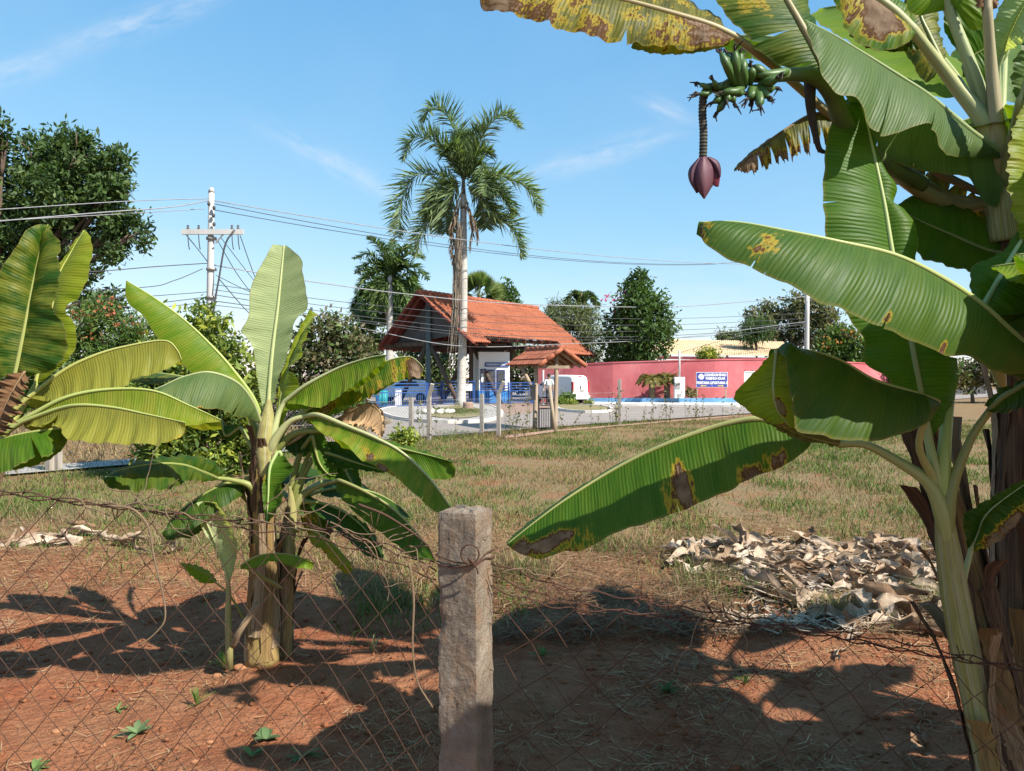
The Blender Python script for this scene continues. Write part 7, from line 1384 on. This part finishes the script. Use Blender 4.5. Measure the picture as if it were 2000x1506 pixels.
# ---- clods and stones
mb = MB(); rr = np.random.default_rng(5); V_, F_ = [], []
ic = np.array([(0, 0, 1), (.9, 0, .3), (.28, .85, .3), (-.72, .52, .3), (-.72, -.52, .3), (.28, -.85, .3), (.72, .52, -.4), (-.28, .85, -.4), (-.9, 0, -.4), (-.28, -.85, -.4), (.72, -.52, -.4), (0, 0, -1.)]); icf = [(0, 1, 2), (0, 2, 3), (0, 3, 4), (0, 4, 5), (0, 5, 1), (1, 6, 2), (2, 6, 7), (2, 7, 3), (3, 7, 8), (3, 8, 4), (4, 8, 9), (4, 9, 5), (5, 9, 10), (5, 10, 1), (1, 10, 6), (6, 11, 7), (7, 11, 8), (8, 11, 9), (9, 11, 10), (10, 11, 6)]
n = 6000; yy = 2.4 + 4.8 * rr.random(n); xx = (rr.random(n) * 2 - 1) * (yy * .75 + .5); s_ = .004 + .02 * rr.random(n) ** 4
Vc = (ic[None] * (1 + .25 * rr.standard_normal((n, 12, 1))) * s_[:, None, None] * [1, 1, .7] + np.stack([xx, yy, gz(xx, yy) + s_ * .25], 1)[:, None]).reshape(-1, 3)
tag(obj('soil_clods', Vc, (np.arange(n)[:, None, None] * 12 + np.array(icf)[None]).reshape(-1, 3), M['soil'], None, smooth=True, loc=(0, 0, 0)), kind='stuff')
for k, (px, py, s, lab) in enumerate(((110, 1408, .024, 'flat pale stone on the sunny red soil'), (200, 1432, .018, 'ochre stone on the red soil near the green weed'), (410, 1432, .018, 'small pale stone below the middle clump'), (470, 1296, .045, 'rounded clod against the foot of the sucker'), (425, 1298, .028, 'orange clod beside the young sucker'), (380, 1478, .018, 'ochre pebble under the chain link'), (1130, 1225, .05, 'half lit earth clod in the banana shade'))):
    q = G(px, py); rock('stone', lab, (q[0], q[1], float(gz(q[0], q[1])) + s * .2), s, 'stone' if k < 6 else 'soil', 30 + k, .45, 'loose stones')
# ---- dry weeds and brush behind the fence
n = 7000; reg = [(760, 1150, 90, 34), (700, 1095, 120, 40), (60, 1010, 130, 34), (200, 1000, 110, 34), (1010, 1110, 80, 26), (1380, 1130, 80, 36), (1250, 1060, 130, 18), (880, 1010, 110, 24), (330, 1060, 60, 18), (1640, 1200, 60, 14), (1850, 1190, 50, 20)]
ix = r.integers(len(reg), size=n); ra = np.array(reg, float)[ix]; px = ra[:, 0] + ra[:, 2] * r.standard_normal(n) * .5; py = np.maximum(ra[:, 1] + ra[:, 3] * r.standard_normal(n) * .5, 900); Yv = CAM_H * F / (py - HOR); xx = (px - 1000) / F * Yv
blades('dry_weeds', np.c_[xx, Yv, gz(xx, Yv)], .06 + .22 * r.random(n) ** 1.8, .003 + .004 * r.random(n), pick([(.32, .23, .125), (.24, .15, .08), (.38, .29, .17), (.13, .16, .045), (.08, .13, .03)], r.random(n), r), 1.3, seed=9)
# ---- small weeds
def weed(label, px, py, k, ln, wd_, seed, colr=(.13, .2, .06), el=.5):
    rr = np.random.default_rng(seed); q = G(px, py); q[2] = float(gz(q[0], q[1])); th = thing('weed', label, 'weed', q, 'small weeds')
    for i in range(k):
        az = rr.random() * 2 * PI; d = np.array([math.cos(az), math.sin(az), 0]); e_ = el * (.4 + rr.random()); L_ = ln * (.6 + .6 * rr.random()); s = np.linspace(0, 1, 7); P = q + d * (s * L_ * math.cos(e_))[:, None] + np.array([0, 0, 1.]) * (s * L_ * math.sin(e_) - .3 * L_ * s ** 2)[:, None] + [0, 0, .005]
        sd = np.array([-d[1], d[0], 0]); w = wd_ / 2 * np.sin(PI * np.clip(s * .85 + .12, 0, 1)) ** .8; V = np.vstack([P + sd * w[:, None] + [0, 0, .004], P, P - sd * w[:, None] + [0, 0, .004]]); Fc = [(a * 7 + j, a * 7 + j + 1, (a + 1) * 7 + j + 1, (a + 1) * 7 + j) for a in range(2) for j in range(6)]
        obj('leaf', V, Fc, M['foliage'], th, attrs={'Col': np.tile(np.array(colr) * (.7 + .6 * rr.random()), (21, 1))})
weed('grey-green broad-leaved weed on the sunny soil', 268, 1412, 9, .11, .03, 1, (.14, .20, .09), .6); weed('broad weed near the bottom of the chain link', 520, 1430, 9, .10, .035, 2, (.11, .17, .07)); weed('upright little weed below the sucker', 384, 1362, 12, .12, .012, 3, (.15, .2, .05), 1.2); weed('leafy weed at the foot of the sucker', 440, 1290, 16, .13, .022, 4, (.2, .27, .06), 1.1)
weed('tiny weed with round leaf at the bottom', 492, 1462, 5, .07, .03, 5); weed('low weed patch left of the concrete post', 590, 1470, 10, .09, .02, 6, (.11, .16, .07)); weed('pale drooping weed between clump and post', 728, 1262, 8, .16, .014, 7, (.26, .28, .14), 1.3); weed('small weed in the lower left corner of the soil', 66, 1478, 7, .08, .02, 8); weed('thin weed near the lower left soil edge', 230, 1365, 6, .06, .014, 9)
weed('small weed growing in the banana shade', 1060, 1275, 9, .10, .018, 10, (.07, .12, .03), .9); weed('second small weed in the banana shade', 1300, 1340, 9, .10, .02, 11, (.07, .12, .03), .8); weed('grassy weed beside the sunlit shade patch', 1455, 1325, 10, .08, .01, 12, (.09, .14, .04), .9)
# ---- tall stalky weeds along the road edge
mb = MB(); rr = np.random.default_rng(8); Cw = []
for (x0, x1, y0, y1, k) in ((1235, 1460, 822, 836, 30), (980, 1045, 846, 856, 12), (1190, 1225, 826, 834, 12), (820, 900, 852, 862, 5), (1090, 1180, 836, 842, 4)):
    for i in range(k):
        q = G(x0 + (x1 - x0) * rr.random(), y0 + (y1 - y0) * rr.random()); H = .5 + .75 * rr.random(); t_ = q + np.array([rr.normal() * .12, rr.normal() * .1, H]); P = resample([q, (q + t_) / 2 + rr.normal(size=3) * .04, t_], 7)
        v, f, u = tube(P, np.linspace(.006, .003, 7), 4); mb.add(v, f); Cw.append(np.tile([.17, .15, .06], (len(v), 1)))
        for j in range(rr.integers(8, 20)):
            b = P[rr.integers(2, 7)] + rr.normal(size=3) * .05; d = rr.normal(size=3); d /= np.linalg.norm(d); s2 = np.cross(d, rr.normal(size=3)); s2 /= np.linalg.norm(s2); L_ = .02 + .04 * rr.random()
            mb.add([b - d * L_, b + s2 * L_ * .5, b + d * L_, b - s2 * L_ * .5], [(0, 1, 2, 3)]); Cw.append(np.tile(np.array([(.10, .12, .04), (.2, .2, .08), (.07, .06, .04)][rr.integers(3)]), (4, 1)))
tag(mb.build('weed_stalks', M['foliage'], attrs={'Col': np.vstack(Cw)}, loc=(3, 26, 0)), kind='stuff')
